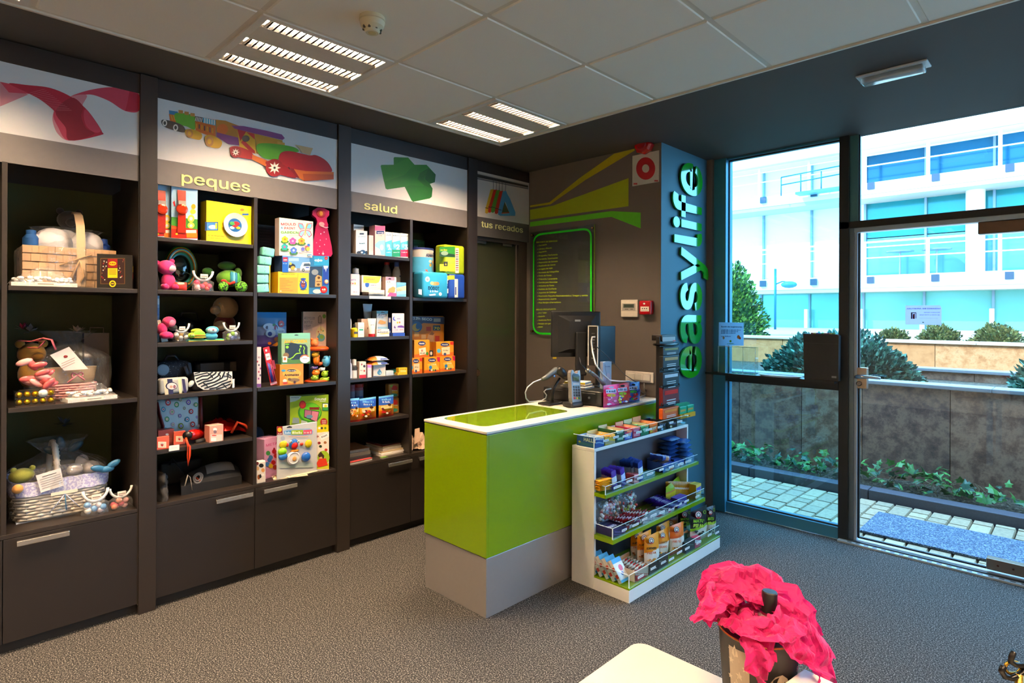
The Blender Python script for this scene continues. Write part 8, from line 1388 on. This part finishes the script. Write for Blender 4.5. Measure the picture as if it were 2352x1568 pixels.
t,w,h=tray('dark blue carton full of chocolate bars on the upper rack shelf','8',(1340,960,1500,1115),-1.945,S1,.115,('2a48a0','16245a'),1.2,('8a5a4a','2a48a0','c88a6a'),[('p',[(1345,1050),(1400,1020),(1480,1010),(1485,1060),(1350,1110)],'5a8ad0'),('p',[(1430,1050),(1480,1020),(1490,1050),(1450,1085)],'e8704a'),('s',1360,1000,1480,18,'8aa8e8'),('e',1400,1075,30,18,'c8dcec')],12,'bar_carton','bar cartons')
bars('chocolate bar with a blue and brown wrapper in the dark blue carton','blue brown bars',9,-2.05,t.location.y,S1+.078,(.0115,0,0),.10,.03,.012,('2a3f90','b87a5a','d8a88a'),(0,.2,R90),seed=8)
smallbox('blue and white box right of the dark blue bar carton','8',(1500,950,1640,1065),-1.945,S1,.10,'3a5ab0 23407a',[('e',1540,1010,34,30,'9ab4e8'),('e',1600,990,30,24,'d8e4f4'),('s',1510,1040,1630,16,'c8d4ec'),('e',1590,1030,20,14,'8a3a4a')])
smallbox('blue glass like box at the right end of the upper rack shelf','8',(1655,890,1775,1010),-1.94,S1,.10,'5a8ab8 3a6a9a',[('p',[(1680,960),(1700,920),(1740,910),(1750,960),(1700,990)],'a8d0e8'),('s',1690,925,1750,14,'d8ecf4')])
bars('blue foil snack bag stacked high at the back of the upper rack shelf','blue foil snack bags',5,-2.03,3.56,S1+.065,(0.004,0,.028),.14,.10,.026,('1f3f7a','5a9ad8','b8dcf4'),(R90,0,R90),'snack bag',seed=9)
bars('blue foil snack bag stacked at the right front of the upper rack shelf','blue foil snack bags',4,-1.985,3.70,S1+.055,(-.002,-.006,.03),.12,.09,.026,('2a5a9c','6ab0e0','c8e4f4'),(R90,0,R90*1.1),'snack bag',seed=10)
g=None
i=C('stock_box','dark blue box under the stacked blue snack bags','box','8',(1430,800,1640,1000),0,.06,S1,'141c30',0,None,-2.015);bpy.data.objects.remove(i.body);g=G();g.box(-.075,.09,0,.06,0,.05,P('141c30'));g.box(-.075,.09,-.0006,0,.03,.04,P('2a3a5c'));g.build('carton',i.t)
# shelf two
t,w,h=tray('dark purple biscuit carton at the left corner of the lower rack shelf','9',(572,575,720,700),-1.895,S2,.12,('2c1a5a','181030'),1.0,('3a2470','241648'),[('s',585,640,705,18,'8a7ac0'),('r',572,660,720,668,'5a4aa0')],4,'biscuit_carton','purple biscuit cartons')
g=G();g.text('OREO',-.05,-.010,.030,P('e8e4ec'),w=.085,bold=.06);g2=G();g2.add([(p[0]*.9+.006,.055-p[2],h*.80)for p in g.v],g.f,P('e8e0ec'));g2.build('lid_lettering',t)
def candies(label,rect,x,cols,n):
 loc,w,h=place('9',rect,x,S2);t=thing('candy_bag',label,'sweets',loc,R90,'bags of mixed candies');rs=random.Random(n);g=G()
 for k in range(n):
  u,v=rs.uniform(-1,1),rs.random()**1.3;ww=w*.46*(1-.55*v);g.ell((u*ww+v*w*.2,.045+rs.uniform(-.03,.03)*(1-.5*v),.012+v*h*.8),(.013,.010,.010),P(rs.choice(cols),.25),7,5,Matrix.Rotation(rs.uniform(0,3),3,'Y'))
 o=g.build('candies',t);o['kind']='stuff';g=G();g.T=Matrix.Translation((0,.045,0));g.pillow(w,h,.085,CELLO,nu=12,nv=10,seal=.03);g.build('clear_bag',t)
candies('clear bag of red and white candies leaning at the left of the lower rack shelf',(410,260,720,520),-2.0,('b82a2a','e8d8d0','c87a4a','8a1c24'),70);candies('tall clear bag of mixed candies with a green tie on the lower rack shelf',(690,160,900,440),-2.04,('d8d8d0','a8b03a','c83a3a','e8e4e0'),55)
t=thing('candy_cane','green and white candy cane bag top behind the red candies','sweets',(-2.055,2.99,S2),R90);g=G();g.tube([(0,.0,.0),(0,0,.14),(.03,0,.19),(.05,-.005,.17)],[.012,.014,.014,.01],M('157a54',.3),10);g.build('stick',t);g=G();[g.ell((.002*k,-.013,.11+.016*k),(.006,.004,.004),P(WH),8,5)for k in range(5)];g.build('white_dots',t)
for k in range(4):bars('red and silver chocolate bar in row %s of the low pile'%('one','two','three','four')[k],'red and silver bars',8,-2.04,2.90+.055*k,S2+.018+.002*k,(.020,.001,.004*(k%2)),.11,.036,.016,(('7a1420','e0d8dc','3a2a2a'),('9a2430','d8c8dc','5a1a24'),('6a2a5a','e4dce4','8a1c2a'),('a82a2a','e8d8d0','4a3a3a'))[k],(.5,0,R90*1.05),seed=20+k,jit=.12)
smallbox('clear box of white wafers at the front of the lower rack shelf','9',(925,465,1040,555),-1.895,S2,.06,'c8c0c8 a89aa8',[('s',935,500,1030,12,'6a5a6a'),('e',980,530,30,14,'e8e0e4')])
smallbox('red and white chocolate box in the middle of the lower rack shelf','9',(1045,420,1190,490),-1.895,S2,.07,'e4dcdc b8a8a8',[('p',[(1060,460),(1130,420),(1190,430),(1150,450)],'9a1c2a'),('s',1070,480,1170,12,'b87a7a')])
smallbox('pale wafer box right of the red and white chocolate box','9',(1195,340,1300,430),-1.895,S2,.07,'d8d0e0 a8a0b8',[('s',1205,370,1290,12,'7a6aa8'),('e',1250,395,24,16,'c85a6a')])
for k in range(3):bars('violet milk chocolate bar in the %s step of the sloping stack'%('back','middle','front')[k],'violet chocolate bars',6,-2.045+.052*k,3.36+.014*k,S2+.05-.012*k,(.009,.002,-.001),.14,.06,.012,('4a2a90','e0e0ec','7a4ab0'),(.9,0,R90),seed=30+k)
smallbox('violet chocolate box at the front of the sloping bar stack','9',(1340,215,1450,350),-1.895,S2,.05,'5a40a8 3a2880',[('s',1350,270,1440,16,'d8d0ec'),('p',[(1350,300),(1430,285),(1435,320),(1355,335)],'b8a8e0')])
PO('biscuit_bag','large yellow snack bag leaning behind the violet chocolate','snack bag','9',(1200,20,1370,240),0,.05,S2,bandfn(((.1,'a88a14'),(.6,'d8b82a'),(.7,'c87a4a'),(1,'9ab01c'))),.25,None,-2.03)
bars('golden cracker pack standing in the row at the right of the lower rack shelf','golden cracker packs',12,-2.03,3.57,S2+.062,(.0065,.014,-.002),.12,.05,.016,('b8801c','d8a83a','e8e4dc'),(0,-R90,R90*.75),'crackers',seed=40,jit=.03)
smallbox('yellow and blue cracker box at the right end of the lower rack shelf','9',(1560,60,1622,240),-1.90,S2,.05,'e8c04a b8901c',[('p',[(1565,110),(1618,80),(1618,140),(1568,165)],'5a5ac0'),('s',1568,140,1615,12,'e8e8f4'),('r',1562,170,1620,235,'c8c08a')])
# base shelf
def boxbag(label,k):
 t=thing('milk_chocolate_box',label,'chocolates',(-1.99+.043*k,2.745,S0),R90,'leaning milk chocolate packs');g=G();a=.62
 g.T=Matrix.Rotation(-a,4,'X')@Matrix.Rotation(.0,4,'Z');g.box(-.028,.055,.0,.022,.012,.14,P('e4dcd4'));g.build('pack',t);g=G();g.T=Matrix.Rotation(-a,4,'X');g.box(-.028,.055,-.0008,0,.115,.14,P('2a90c8'));g.prism([(-.02,.03),(.05,.03),(.05,.10),(.02,.11),(-.02,.09)],-.001,0,P('ece8e8'));g.ell((.02,-.001,.085),(.018,.0012,.018),P('d84a6a'),12,4);g.ell((.012,-.0015,.055),(.012,.001,.010),P('3a6ac0'),10,4);g.box(-.028,.055,-.0008,0,.0125,.026,P('3a9ad0'));[g.box(-.0288,-.028,.002,.02,.04+.04*j,.06+.04*j,P('c83a2a'))for j in range(2)];g.build('print',t)
for k in range(5):boxbag('white and blue milk chocolate pack, %s from the front in the leaning row'%('fifth','fourth','third','second','first')[k],k)
t,w,h=tray('open cream carton of white and red wafer bars on the rack base','9',(830,1060,992,1225),-1.79,S0,.13,('d8c4b0','c8a88a'),1.5,('e8e0d8','c83a3a','e4d8d0'),[('r',830,1155,992,1225,'c01c28'),('s',845,1140,985,16,'c83a3a')],8,'wafer_carton','wafer cartons')
bars('white wafer bar with red ends lying in the cream carton','white wafer bars',6,-1.90,t.location.y,S0+.075,(.018,0,-.003),.10,.026,.014,('e8e4dc','c83a3a','3a7a5a'),(.7,0,R90),seed=50)
def nuts(label,rect,x,kind,yaw=0):
 x0,y0,x1,y1=rect;w=x1-x0;h=y1-y0
 if kind=='seed':fn=bandfn(((.12,'b8a890'),(.38,'d8d0c0'),(.5,'8ab41c'),(1,'141416')))
 else:fn=bandfn(((.10,'8a3a14'),(.2,'b85a1c'),(.55,'ecdccc'),(.62,'f0d0a8'),(1,'ee921c' if kind!='hot' else 'e8701c')))
 i=PO('nut_pouch',label,'snack bag','9',rect,0,.045,S0,fn,yaw,'black seed pouches' if kind=='seed' else 'orange nut pouches',x,seal=.04);F=i.F;rs=random.Random(int(x0))
 cx=x0+w*.5;cy=y0+h*.21;r=w*.2
 F.ell(cx,cy,r,r*1.15,P('b8141c' if kind=='seed' else '3a2418'),18);F.ell(cx,cy,r*.84,r*.98,P('e8e0d8'),18);F.ell(cx,cy,r*.62,r*.72,P('4a3a34'),16);F.ell(cx,cy,r*.4,r*.46,P('e8e0d8'),12);F.poly([(cx-r*.6,cy+r*.7),(cx+r*.6,cy+r*.7),(cx+r*.5,cy+r*1.05),(cx-r*.5,cy+r*1.05)],P('c81c24'))
 if kind=='seed':F.text('MATU',x0+w*.18,y0+h*.46,x0+w*.82,y0+h*.45,h*.13,P('a8d02a'),.04);F.text('PIPAS',x0+w*.18,y0+h*.61,x0+w*.82,y0+h*.60,h*.13,P('d8e44a'),.04);F.ell(x0+w*.86,y0+h*.12,w*.09,h*.06,P('8ab41c'));F.ell(x0+w*.86,y0+h*.12,w*.06,h*.04,P('1a1a1c'));[F.ell(x0+w*rs.uniform(.2,.8),y0+h*rs.uniform(.74,.86),w*.07,h*.03,P('2a241c'),8)for _ in range(9)]
 else:F.text({'alm':'ALMENDRA','cac':'CACAHUETE','hot':'CACAHUETE'}[kind],x0+w*.12,y0+h*.52,x0+w*.86,y0+h*.50,h*.10,P('2a1c14' if kind=='alm' else '8a5a3a' if kind=='cac' else 'd8501c'),.03);F.text('FRITA' if kind=='alm' else 'SALADO' if kind=='cac' else 'FRITO',x0+w*.2,y0+h*.68,x0+w*.82,y0+h*.66,h*.10,P('e8682a'),.03);[F.ell(x0+w*rs.uniform(.15,.85),y0+h*rs.uniform(.84,.95),w*.08,h*.028,P(rs.choice(('c8762a','8a3f14','e0983a'))),8)for _ in range(9)]
 Z(i)
nuts('orange and cream nut pouch at the front of the group, lettered with the full word',(940,665,1110,1010),-1.815,'alm');nuts('orange nut pouch half hidden behind the front one at its left',(855,640,1020,950),-1.87,'alm');nuts('orange nut pouch at the far left back of the pouch group',(778,620,920,930),-1.94,'alm');nuts('yellow brown nut pouch right behind the front pouch',(1090,605,1235,930),-1.86,'cac');nuts('orange nut pouch with large red lettering standing alone at the right',(1245,535,1410,870),-1.83,'hot',-.1);nuts('orange nut pouch at the back, right of the centre',(1085,530,1240,800),-1.94,'cac');nuts('orange nut pouch at the very back behind the red lettered one',(1180,480,1340,740),-2.0,'hot')
nuts('black and green seed pouch in the middle of three',(1490,350,1690,720),-1.83,'seed');nuts('black and green seed pouch at the right end of three',(1680,325,1790,690),-1.82,'seed',-.15);nuts('black and green seed pouch in the back behind the other two',(1345,370,1500,640),-1.94,'seed')
smallbox('small teal and white carton before the seed pouches','9',(1395,640,1505,760),-1.86,S0,.05,'3a7a80 2a5a60',[('p',[(1400,650),(1450,605),(1500,640)],'e0b890'),('e',1480,680,26,34,'d8e8f8'),('e',1470,720,18,16,'3a8ad0')])
smallbox('dark green box at the front edge of the rack base','9',(1440,740,1545,880),-1.785,S0,.035,'1f2a2c 141c1e',[('s',1455,790,1530,14,'8ab0a0')])
smallbox('red and white box at the front edge of the rack base','9',(1548,700,1615,805),-1.785,S0,.035,'d8305a a01c3a',[('r',1548,730,1615,770,'e8e4e8'),('s',1553,790,1612,10,'f0d0d8')])
for k,(rect,l)in enumerate((((1000,1010,1100,1110),'left of two dark boxes at the front edge of the rack base'),((1110,930,1225,1060),'right of two dark boxes at the front edge of the rack base'))):x0,y0,x1,y1=rect;smallbox(l,'9',rect,-1.785,S0,.03,'2a2624 181614',[('s',x0+10,y0+60,x1-12,14,'c8c0b8'),('r',x0+10,y0+20,x1-10,y0+30,'5a4a3a')])
# ================================================================== window ledge and door
ZL=1.1005
i=None
def wp(X,Y,y,z='e'):return on('y',y,z,X,Y)
a=wp(68,410,4.44);b=wp(265,405,4.44);t=thing('suggestion_box','clear acrylic suggestion box with a printed sign on the window ledge','box',((a[0]+b[0])/2,4.44,ZL));w=(b[0]-a[0])/2;h=wp(100,265,4.44)[2]-ZL
g=G();e=.003
for q in((-w,w,0,e,0,h),(-w,w,.055-e,.055,0,h),(-w,-w+e,e,.055-e,0,h),(w-e,w,e,.055-e,0,h),(-w,w,0,.055,0,e),(-w,w,0,.055,h-e,h)):g.box(*q,ACRYL)
g.build('clear_box',t);g=G();[g.box(x-.0015,x+.0015,-.001,.0,0,h,P('e8f0f0'))for x in(-w+.0015,w-.0015,w*.35)];g.box(-w,w,-.001,0,h-.003,h,P('e8f0f0'));g.build('bright_edges',t);F=Face(t,'e',-.0015,None);r=[F.pt(*p)for p in((70,262),(203,262),(203,140),(72,138))];g=G();g.prism([(p[0],p[1])for p in r],-.0012,.0,thin_paper('bcd0e0'));sg=g.build('sign',t);BL=P('1a2450')
F.text('Buzón de sugerencias',84,164,196,166,9,BL,.03);[F.scrib(84,182+k*8,190-k*14,6,P('3a4a78'))for k in range(3)];F.scrib(86,215,140,6,P('4a5a90'));F.ell(178,216,8,10,P('c87a4a'));F.ell(186,222,5,7,P('a84a2a'));F.ell(136,238,6,6,P('8ab41c'));F.scrib(118,254,156,6,P('5a8a3a'));F.ell(100,220,6,8,P('d8a890'));F.done('print',t)
a,b=wp(275,415,4.44),wp(512,420,4.44);t=thing('paper_tray','white oval paper tray lying on the window ledge','tray',((a[0]+b[0])/2,4.455,ZL));g=G();g.lathe([(.001,0),((b[0]-a[0])/2*.86,0),((b[0]-a[0])/2,.012),((b[0]-a[0])/2*.97,.013),((b[0]-a[0])/2*.84,.003),(.001,.003)],P('e4e8ea'),n=28,sy=.42);g.build('tray_body',t);g=G();g.box(-.07,.06,-.02,.03,.005,.007,P('d8dce0'));g.build('paper',t)
a,b=wp(518,420,4.42),wp(706,432,4.42);t=thing('magazine_file','black leather magazine file with coloured tabs on the window ledge','file',((a[0]+b[0])/2,4.42,ZL));w=(b[0]-a[0])/2;h=wp(610,200,4.42)[2]-ZL;LE=M('101113',.4,bump=.2,bscale=120)
g=G();g.prism([(-w*.93,0),(w*.98,0),(w,h*.97),(w*.9,h),(-w,h),(-w*.97,h*.5)],0,.05,LE);g.build('file_body',t,bevel=.002);g=G();g.box(-w*.97,w*.98,-.0008,0,h*.79,h*.795,P('3a3c40'));g.box(w*.62,w*.88,-.001,0,h*.07,h*.11,P('8a8a88'));g.build('seam',t)
for k,c in enumerate(('c8281c','e8b81c','7a3ab0','2f8ad0','3fa03a','d8501c','b01c2a','e8d01c','6ab02a')):g=G();x0=-w*.62+k*w*.15;g.box(x0,x0+w*.13,.02,.035,h-.002,h+.007,P(c));g.build('index_tab',t)
a,b=wp(1060,150,YW+.064),wp(1252,48,YW+.064);t=thing('opening_hours_sign','pale lilac opening hours sign on the outside of the glass door','sign',((a[0]+b[0])/2,YW+.0602,a[2]));w=(b[0]-a[0])/2;h=b[2]-a[2]
g=G();g.prism([(-w,0),(w,0),(w,h*.85),(w*.92,h),(-w,h)],.0,.001,thin_paper('e6e0f8'));g.build('sheet',t);g=G();IN=P('4a4a90')
def mir(s,x1,z,x0,hh,m,b=.02):
 k=G();k.text(s,0,0,hh,m,w=(x1-x0),bold=b);g.add([(x1-p[0],-.0004,z+p[2])for p in k.v],[f[::-1]for f in k.f],m)
mir('HORARIO DE APERTURA',w*.93,h*.80,-w*.93,h*.09,IN);mir('De lunes a viernes',w*.9,h*.62,w*.05,h*.06,IN);mir('de 10:00 a 19:00 horas',w*.9,h*.49,-w*.2,h*.06,IN);mir('Atención especial fuera de horario',w*.8,h*.33,-w*.2,h*.03,IN,0);g.prism([(-w*.68,h*.3),(-w*.6,h*.3),(-w*.6,h*.6),(-w*.42,h*.6),(-w*.42,h*.32),(-w*.38,h*.32),(-w*.38,h*.64),(-w*.68,h*.64)],-.0005,-.0003,P('2a1c20'));g.prism([(-w*.58,h*.3),(-w*.46,h*.3),(-w*.46,h*.58),(-w*.58,h*.54)],-.0006,-.0004,P('8a2a4a'));g.ell((0,-.0004,h*.12),(w*.05,.0004,h*.03),P('7a9a5a'),8,4);g.build('mirrored_print',t)
# ================================================================== foreground table
ZTB=.70;ap=on('z',ZTB,'p',1466,1470);WT=M('e0d4c0',.3,var=.015)
t=thing('white_table','white table with a rounded corner in the foreground','table',(ap[0]+.7,ap[1]-.55,0));L,D_=1.45,1.0;x0,y1=-.7,.55
def rcor(x0,x1,y0,y1,r):return rr(x0,x1,y0,y1,r)
g=G();g.prismz(rcor(x0,x0+L,y1-D_,y1,.035),ZTB-.028,ZTB,WT);g.build('tabletop',t,bevel=.003)
for dx,dy in((x0+.08,y1-.08),(x0+L-.08,y1-.08),(x0+.08,y1-D_+.08),(x0+L-.08,y1-D_+.08)):g=G();g.rbox(dx-.025,dx+.025,dy-.025,dy+.025,0,ZTB-.028,M('c8c8c8',.3,.8),.005,2);g.build('leg',t)
# white box behind the pail
c=on('z',.80,'p',1828,1536);t=thing('white_box','low white box on the table behind the star pail','box',(c[0]+.10,c[1]-.09,ZTB+.0003),-.14);g=G();g.rbox(-.10,.14,-.10,.09,0,.098,WT,.003,2);g.build('box_body',t);g=G();g.rbox(-.102,.142,-.102,.092,.072,.1,M('f4ece0',.3,var=.01),.003,2);g.build('lid',t)
# pail
zr=.862;c=on('z',zr,'p',1742,1441);t=thing('star_pail','black pail printed with cream stars holding pink tissue paper','pail',(c[0],c[1],ZTB+.0003),YAW);R_=.0835;hP=zr-ZTB
PB_=M('080607',.5);CRM=M('b8a68e',.35);g=G();g.lathe([(.001,0),(R_*.86,0),(R_*.87,.004),(R_,hP)],PB_,n=40);g.build('pail_body',t);g=G();g.tube([(R_*math.cos(a),R_*math.sin(a),hP)for a in np.linspace(0,6.2832,40)[:-1]],.0022,M('a8602a',.3,.6),6,True);g.build('rim',t)
g=G();g.grid(24,2,lambda u,v:(R_*(.9+.085*v)*math.cos(6.2832*u),R_*(.9+.085*v)*math.sin(6.2832*u),hP*(.35+.64*v)),M('2a0c14',.6));g.build('inside',t)
def onpail(g,pts,m,a0,z0):
 """flat print wrapped round the pail: pts in metres about angle a0, height z0"""
 vs=[]
 for x,z in pts:a=a0+x/R_;r=R_*(.87+.13*(z0+z)/hP)+.0006;vs.append((r*math.cos(a),r*math.sin(a),z0+z))
 g.add(vs,[tuple(range(len(vs)))],m)
def star(r):return[(r*(1 if k%2==0 else.42)*math.sin(k*math.pi/5),r*(1 if k%2==0 else.42)*math.cos(k*math.pi/5))for k in range(10)][::-1]
tocam=-R90;g=G()
for k in range(8):onpail(g,[(-.032+.0*k+.03*(k/7),.155*0+0),(-.03,.0)],CRM,0,0)if 0 else None
for j in range(6):onpail(g,[(-.034+.008*j,0),(-.026+.008*j,0),(-.026+.008*j,hP*.80),(-.034+.008*j,hP*.80)][::1],CRM,tocam-.78,.012)
for r,a,z in((.019,-1.0,.130),(.008,-1.12,.112),(.010,-.88,.085),(.014,-.98,.062),(.007,-1.18,.075),(.009,-.72,.105)):onpail(g,star(r),M('d8c8ac',.35),tocam+a,z)
onpail(g,[(-.040,.0),(-.02,.005),(0,.018),(.012,.034),(-.004,.036),(-.014,.042),(-.002,.056),(.014,.06),(.028,.05),(.036,.03),(.042,.01),(.044,-.03),(-.03,-.03)][::-1],CRM,tocam+.05,.045);onpail(g,[(-.05,.0),(-.03,.010),(-.012,.012),(-.008,-.01),(-.05,-.02)][::-1],CRM,tocam+.0,.05)
g.build('star_print',t);k=G();k.text('Su',0,0,.014,P('e87a9a'),bold=.03);g=G();vs=[]
for p in k.v:a=tocam+.80+p[0]/R_;z=.098+p[2];r=R_*(.87+.13*z/hP)+.0007;vs.append((r*math.cos(a),r*math.sin(a),z))
g.add(vs,k.f,P('e88aa4'));g.build('lettering',t)
# tissue paper
TIS=bpy.data.materials.new('pink_tissue');TIS.use_nodes=True;b_=TIS.node_tree.nodes['Principled BSDF'];b_.inputs['Base Color'].default_value=lin('d2006e');b_.inputs['Roughness'].default_value=.6;b_.inputs['Sheen Weight'].default_value=.2
tn=TIS.node_tree;tr_=tn.nodes.new('ShaderNodeBsdfTranslucent');tr_.inputs[0].default_value=lin('e60a74');mxx=tn.nodes.new('ShaderNodeMixShader');mxx.inputs[0].default_value=.28;nz=tn.nodes.new('ShaderNodeTexNoise');nz.inputs['Scale'].default_value=70;bpn=tn.nodes.new('ShaderNodeBump');bpn.inputs['Strength'].default_value=.5;bpn.inputs['Distance'].default_value=.006;tcn=tn.nodes.new('ShaderNodeTexCoord')
tn.links.new(tcn.outputs['Object'],nz.inputs['Vector']);tn.links.new(nz.outputs['Fac'],bpn.inputs['Height']);tn.links.new(bpn.outputs['Normal'],b_.inputs['Normal']);tn.links.new(b_.outputs[0],mxx.inputs[1]);tn.links.new(tr_.outputs[0],mxx.inputs[2]);tn.links.new(mxx.outputs[0],tn.nodes['Material Output'].inputs[0])
tp_=thing('tissue_paper','crumpled hot pink tissue paper spilling over the pail rim','tissue paper',(c[0],c[1],zr),YAW)
def crump(p,amp,fr,sd):
 v=Vector((p[0]*fr+sd,p[1]*fr,p[2]*fr));n1=mnoise.noise(v);n2=mnoise.noise(v*2.3+Vector((5,1,2)));r1=1-abs(n2)*2;return(p[0]+amp*n1,p[1]+amp*n2,p[2]+amp*(n1*.6+r1*.5))
def sheet(pts,wd,nm,sd,amp=.012,nu=46,nv=20):
 """crumpled strip following a path (x right, y away, z up from the rim); wd half widths"""
 P_=[Vector(p)for p in pts];m=len(P_)-1
 def at(u):
  x=u*m;i=min(int(x),m-1);f=x-i;return P_[i].lerp(P_[i+1],f),(P_[min(i+1,m)]-P_[i]),wd[i]*(1-f)+wd[min(i+1,m)]*f
 def fn(u,v):
  p,d,wq=at(u);s=d.cross(Vector((0,-.35,1)));s=s.normalized()if s.length>1e-6 else Vector((1,0,0));n=s.cross(d).normalized();fold=math.sin((v*3.2+u*2+sd)*math.pi)*wq*.20
  q=p+s*(v-.5)*2*wq*(1+.15*mnoise.noise((u*6,v*3,sd)))+n*fold;return crump(q,amp,26,sd)
 g=G();g.grid(nu,nv,fn,TIS,False);return g.build(nm,tp_)
sheet([(-.150,-.03,.030),(-.115,-.02,.046),(-.085,.02,.058),(-.055,.05,.050),(-.02,.05,.02)],[.010,.022,.030,.045,.05],'paper_sheet',1)
sheet([(-.08,.03,-.01),(-.075,.055,.045),(-.03,.07,.072),(.03,.06,.066),(.07,.03,.03)],[.03,.05,.065,.065,.05],'paper_sheet',2.3)
sheet([(.00,.05,.05),(.05,.02,.055),(.085,-.02,.03),(.105,-.04,-.02),(.125,-.05,-.065),(.138,-.05,-.088)],[.03,.045,.045,.042,.034,.016],'paper_sheet',4.1)
sheet([(-.075,.0,.015),(-.05,-.05,.028),(-.015,-.07,.028),(.03,-.06,.03),(.06,-.03,.04)],[.02,.032,.036,.034,.03],'paper_sheet',6.7)
sheet([(-.03,-.07,.02),(-.035,-.094,-.005),(-.035,-.098,-.035),(-.028,-.096,-.066)],[.034,.030,.028,.012],'paper_sheet',8.2)
sheet([(.02,-.05,.035),(.05,-.08,.01),(.07,-.085,-.025),(.085,-.075,-.055)],[.034,.038,.036,.026],'paper_sheet',9.9)
sheet([(-.06,.02,-.005),(-.02,.01,.02),(.02,.02,.01),(.06,.02,.0)],[.05,.055,.055,.04],'paper_sheet',12.3,.016)
# bottle in the pail
bt=thing('cosmetic_bottle','bottle with a black cap nestled in the pink tissue paper','bottle',(c[0]+.012,c[1]+.012,zr-.085),YAW);g=G();PKL=M('c8285a',.1,tr=.5,coat=.3);TL=Matrix.Rotation(.07,4,'Y')@Matrix.Rotation(-.05,4,'X');g.T=TL;g.lathe([(.001,0),(.03,.0),(.031,.08),(.026,.10),(.014,.112),(.013,.122)],PKL,n=20);g.build('glass_body',bt);g=G();g.T=TL;g.lathe([(.001,.118),(.0155,.118),(.0165,.12),(.0165,.160),(.0150,.1625),(.001,.163)],M('050506',.45),n=24);g.build('cap',bt);g=G();g.T=TL;g.lathe([(.022,.1075),(.0225,.11),(.017,.113),(.016,.111)],M('d8d0d4',.2,.8),n=16);g.build('neck_label',bt)
# wire display stand at the right edge
c=on('z',ZTB,'p',2330,1870);t=thing('wire_stand','black twisted wire stand with a gold ring at the right edge','display stand',(c[0],c[1],ZTB),YAW);BWR=M('0a0a0c',.3,.5)
dep=float((np.array((c[0],c[1],0))-np.array((0,0,0)))@_f);sc_=dep/FPX;zq=lambda X:(2330-X)*0
def wq(u,v,y=0.0):return((u-2330)*sc_,y,(1.55-ZTB)-(v-VCY-3)*sc_)
g=G();g.tube([wq(2340,1545,.0),(0.004,0,.1),(0,0,.0)],.006,M('b08a3a',.3,.9),8);g.build('gold_post',t);g=G();g.lathe([(.001,0),(.05,0),(.05,.006),(.012,.010),(.001,.010)],BWR,n=24);g.build('base',t)
g=G();g.tube([wq(2328,1494),wq(2322,1507),wq(2320,1517),wq(2332,1525),wq(2352,1527),wq(2372,1524)],.0045,BWR,8);g.build('wire_arm',t);g=G();g.tube([wq(2304,1527),wq(2299,1540),wq(2306,1552),wq(2322,1556),wq(2342,1548),wq(2356,1536),wq(2376,1530)],.0048,BWR,8);g.build('wire_arm',t);g=G();g.tube([wq(2332+18*math.cos(a)*1.0,1536+14*math.sin(a),.006)for a in np.linspace(0,6.283,18)],.0028,M('c89a3a',.25,.9),6,False);g.build('gold_ring',t)
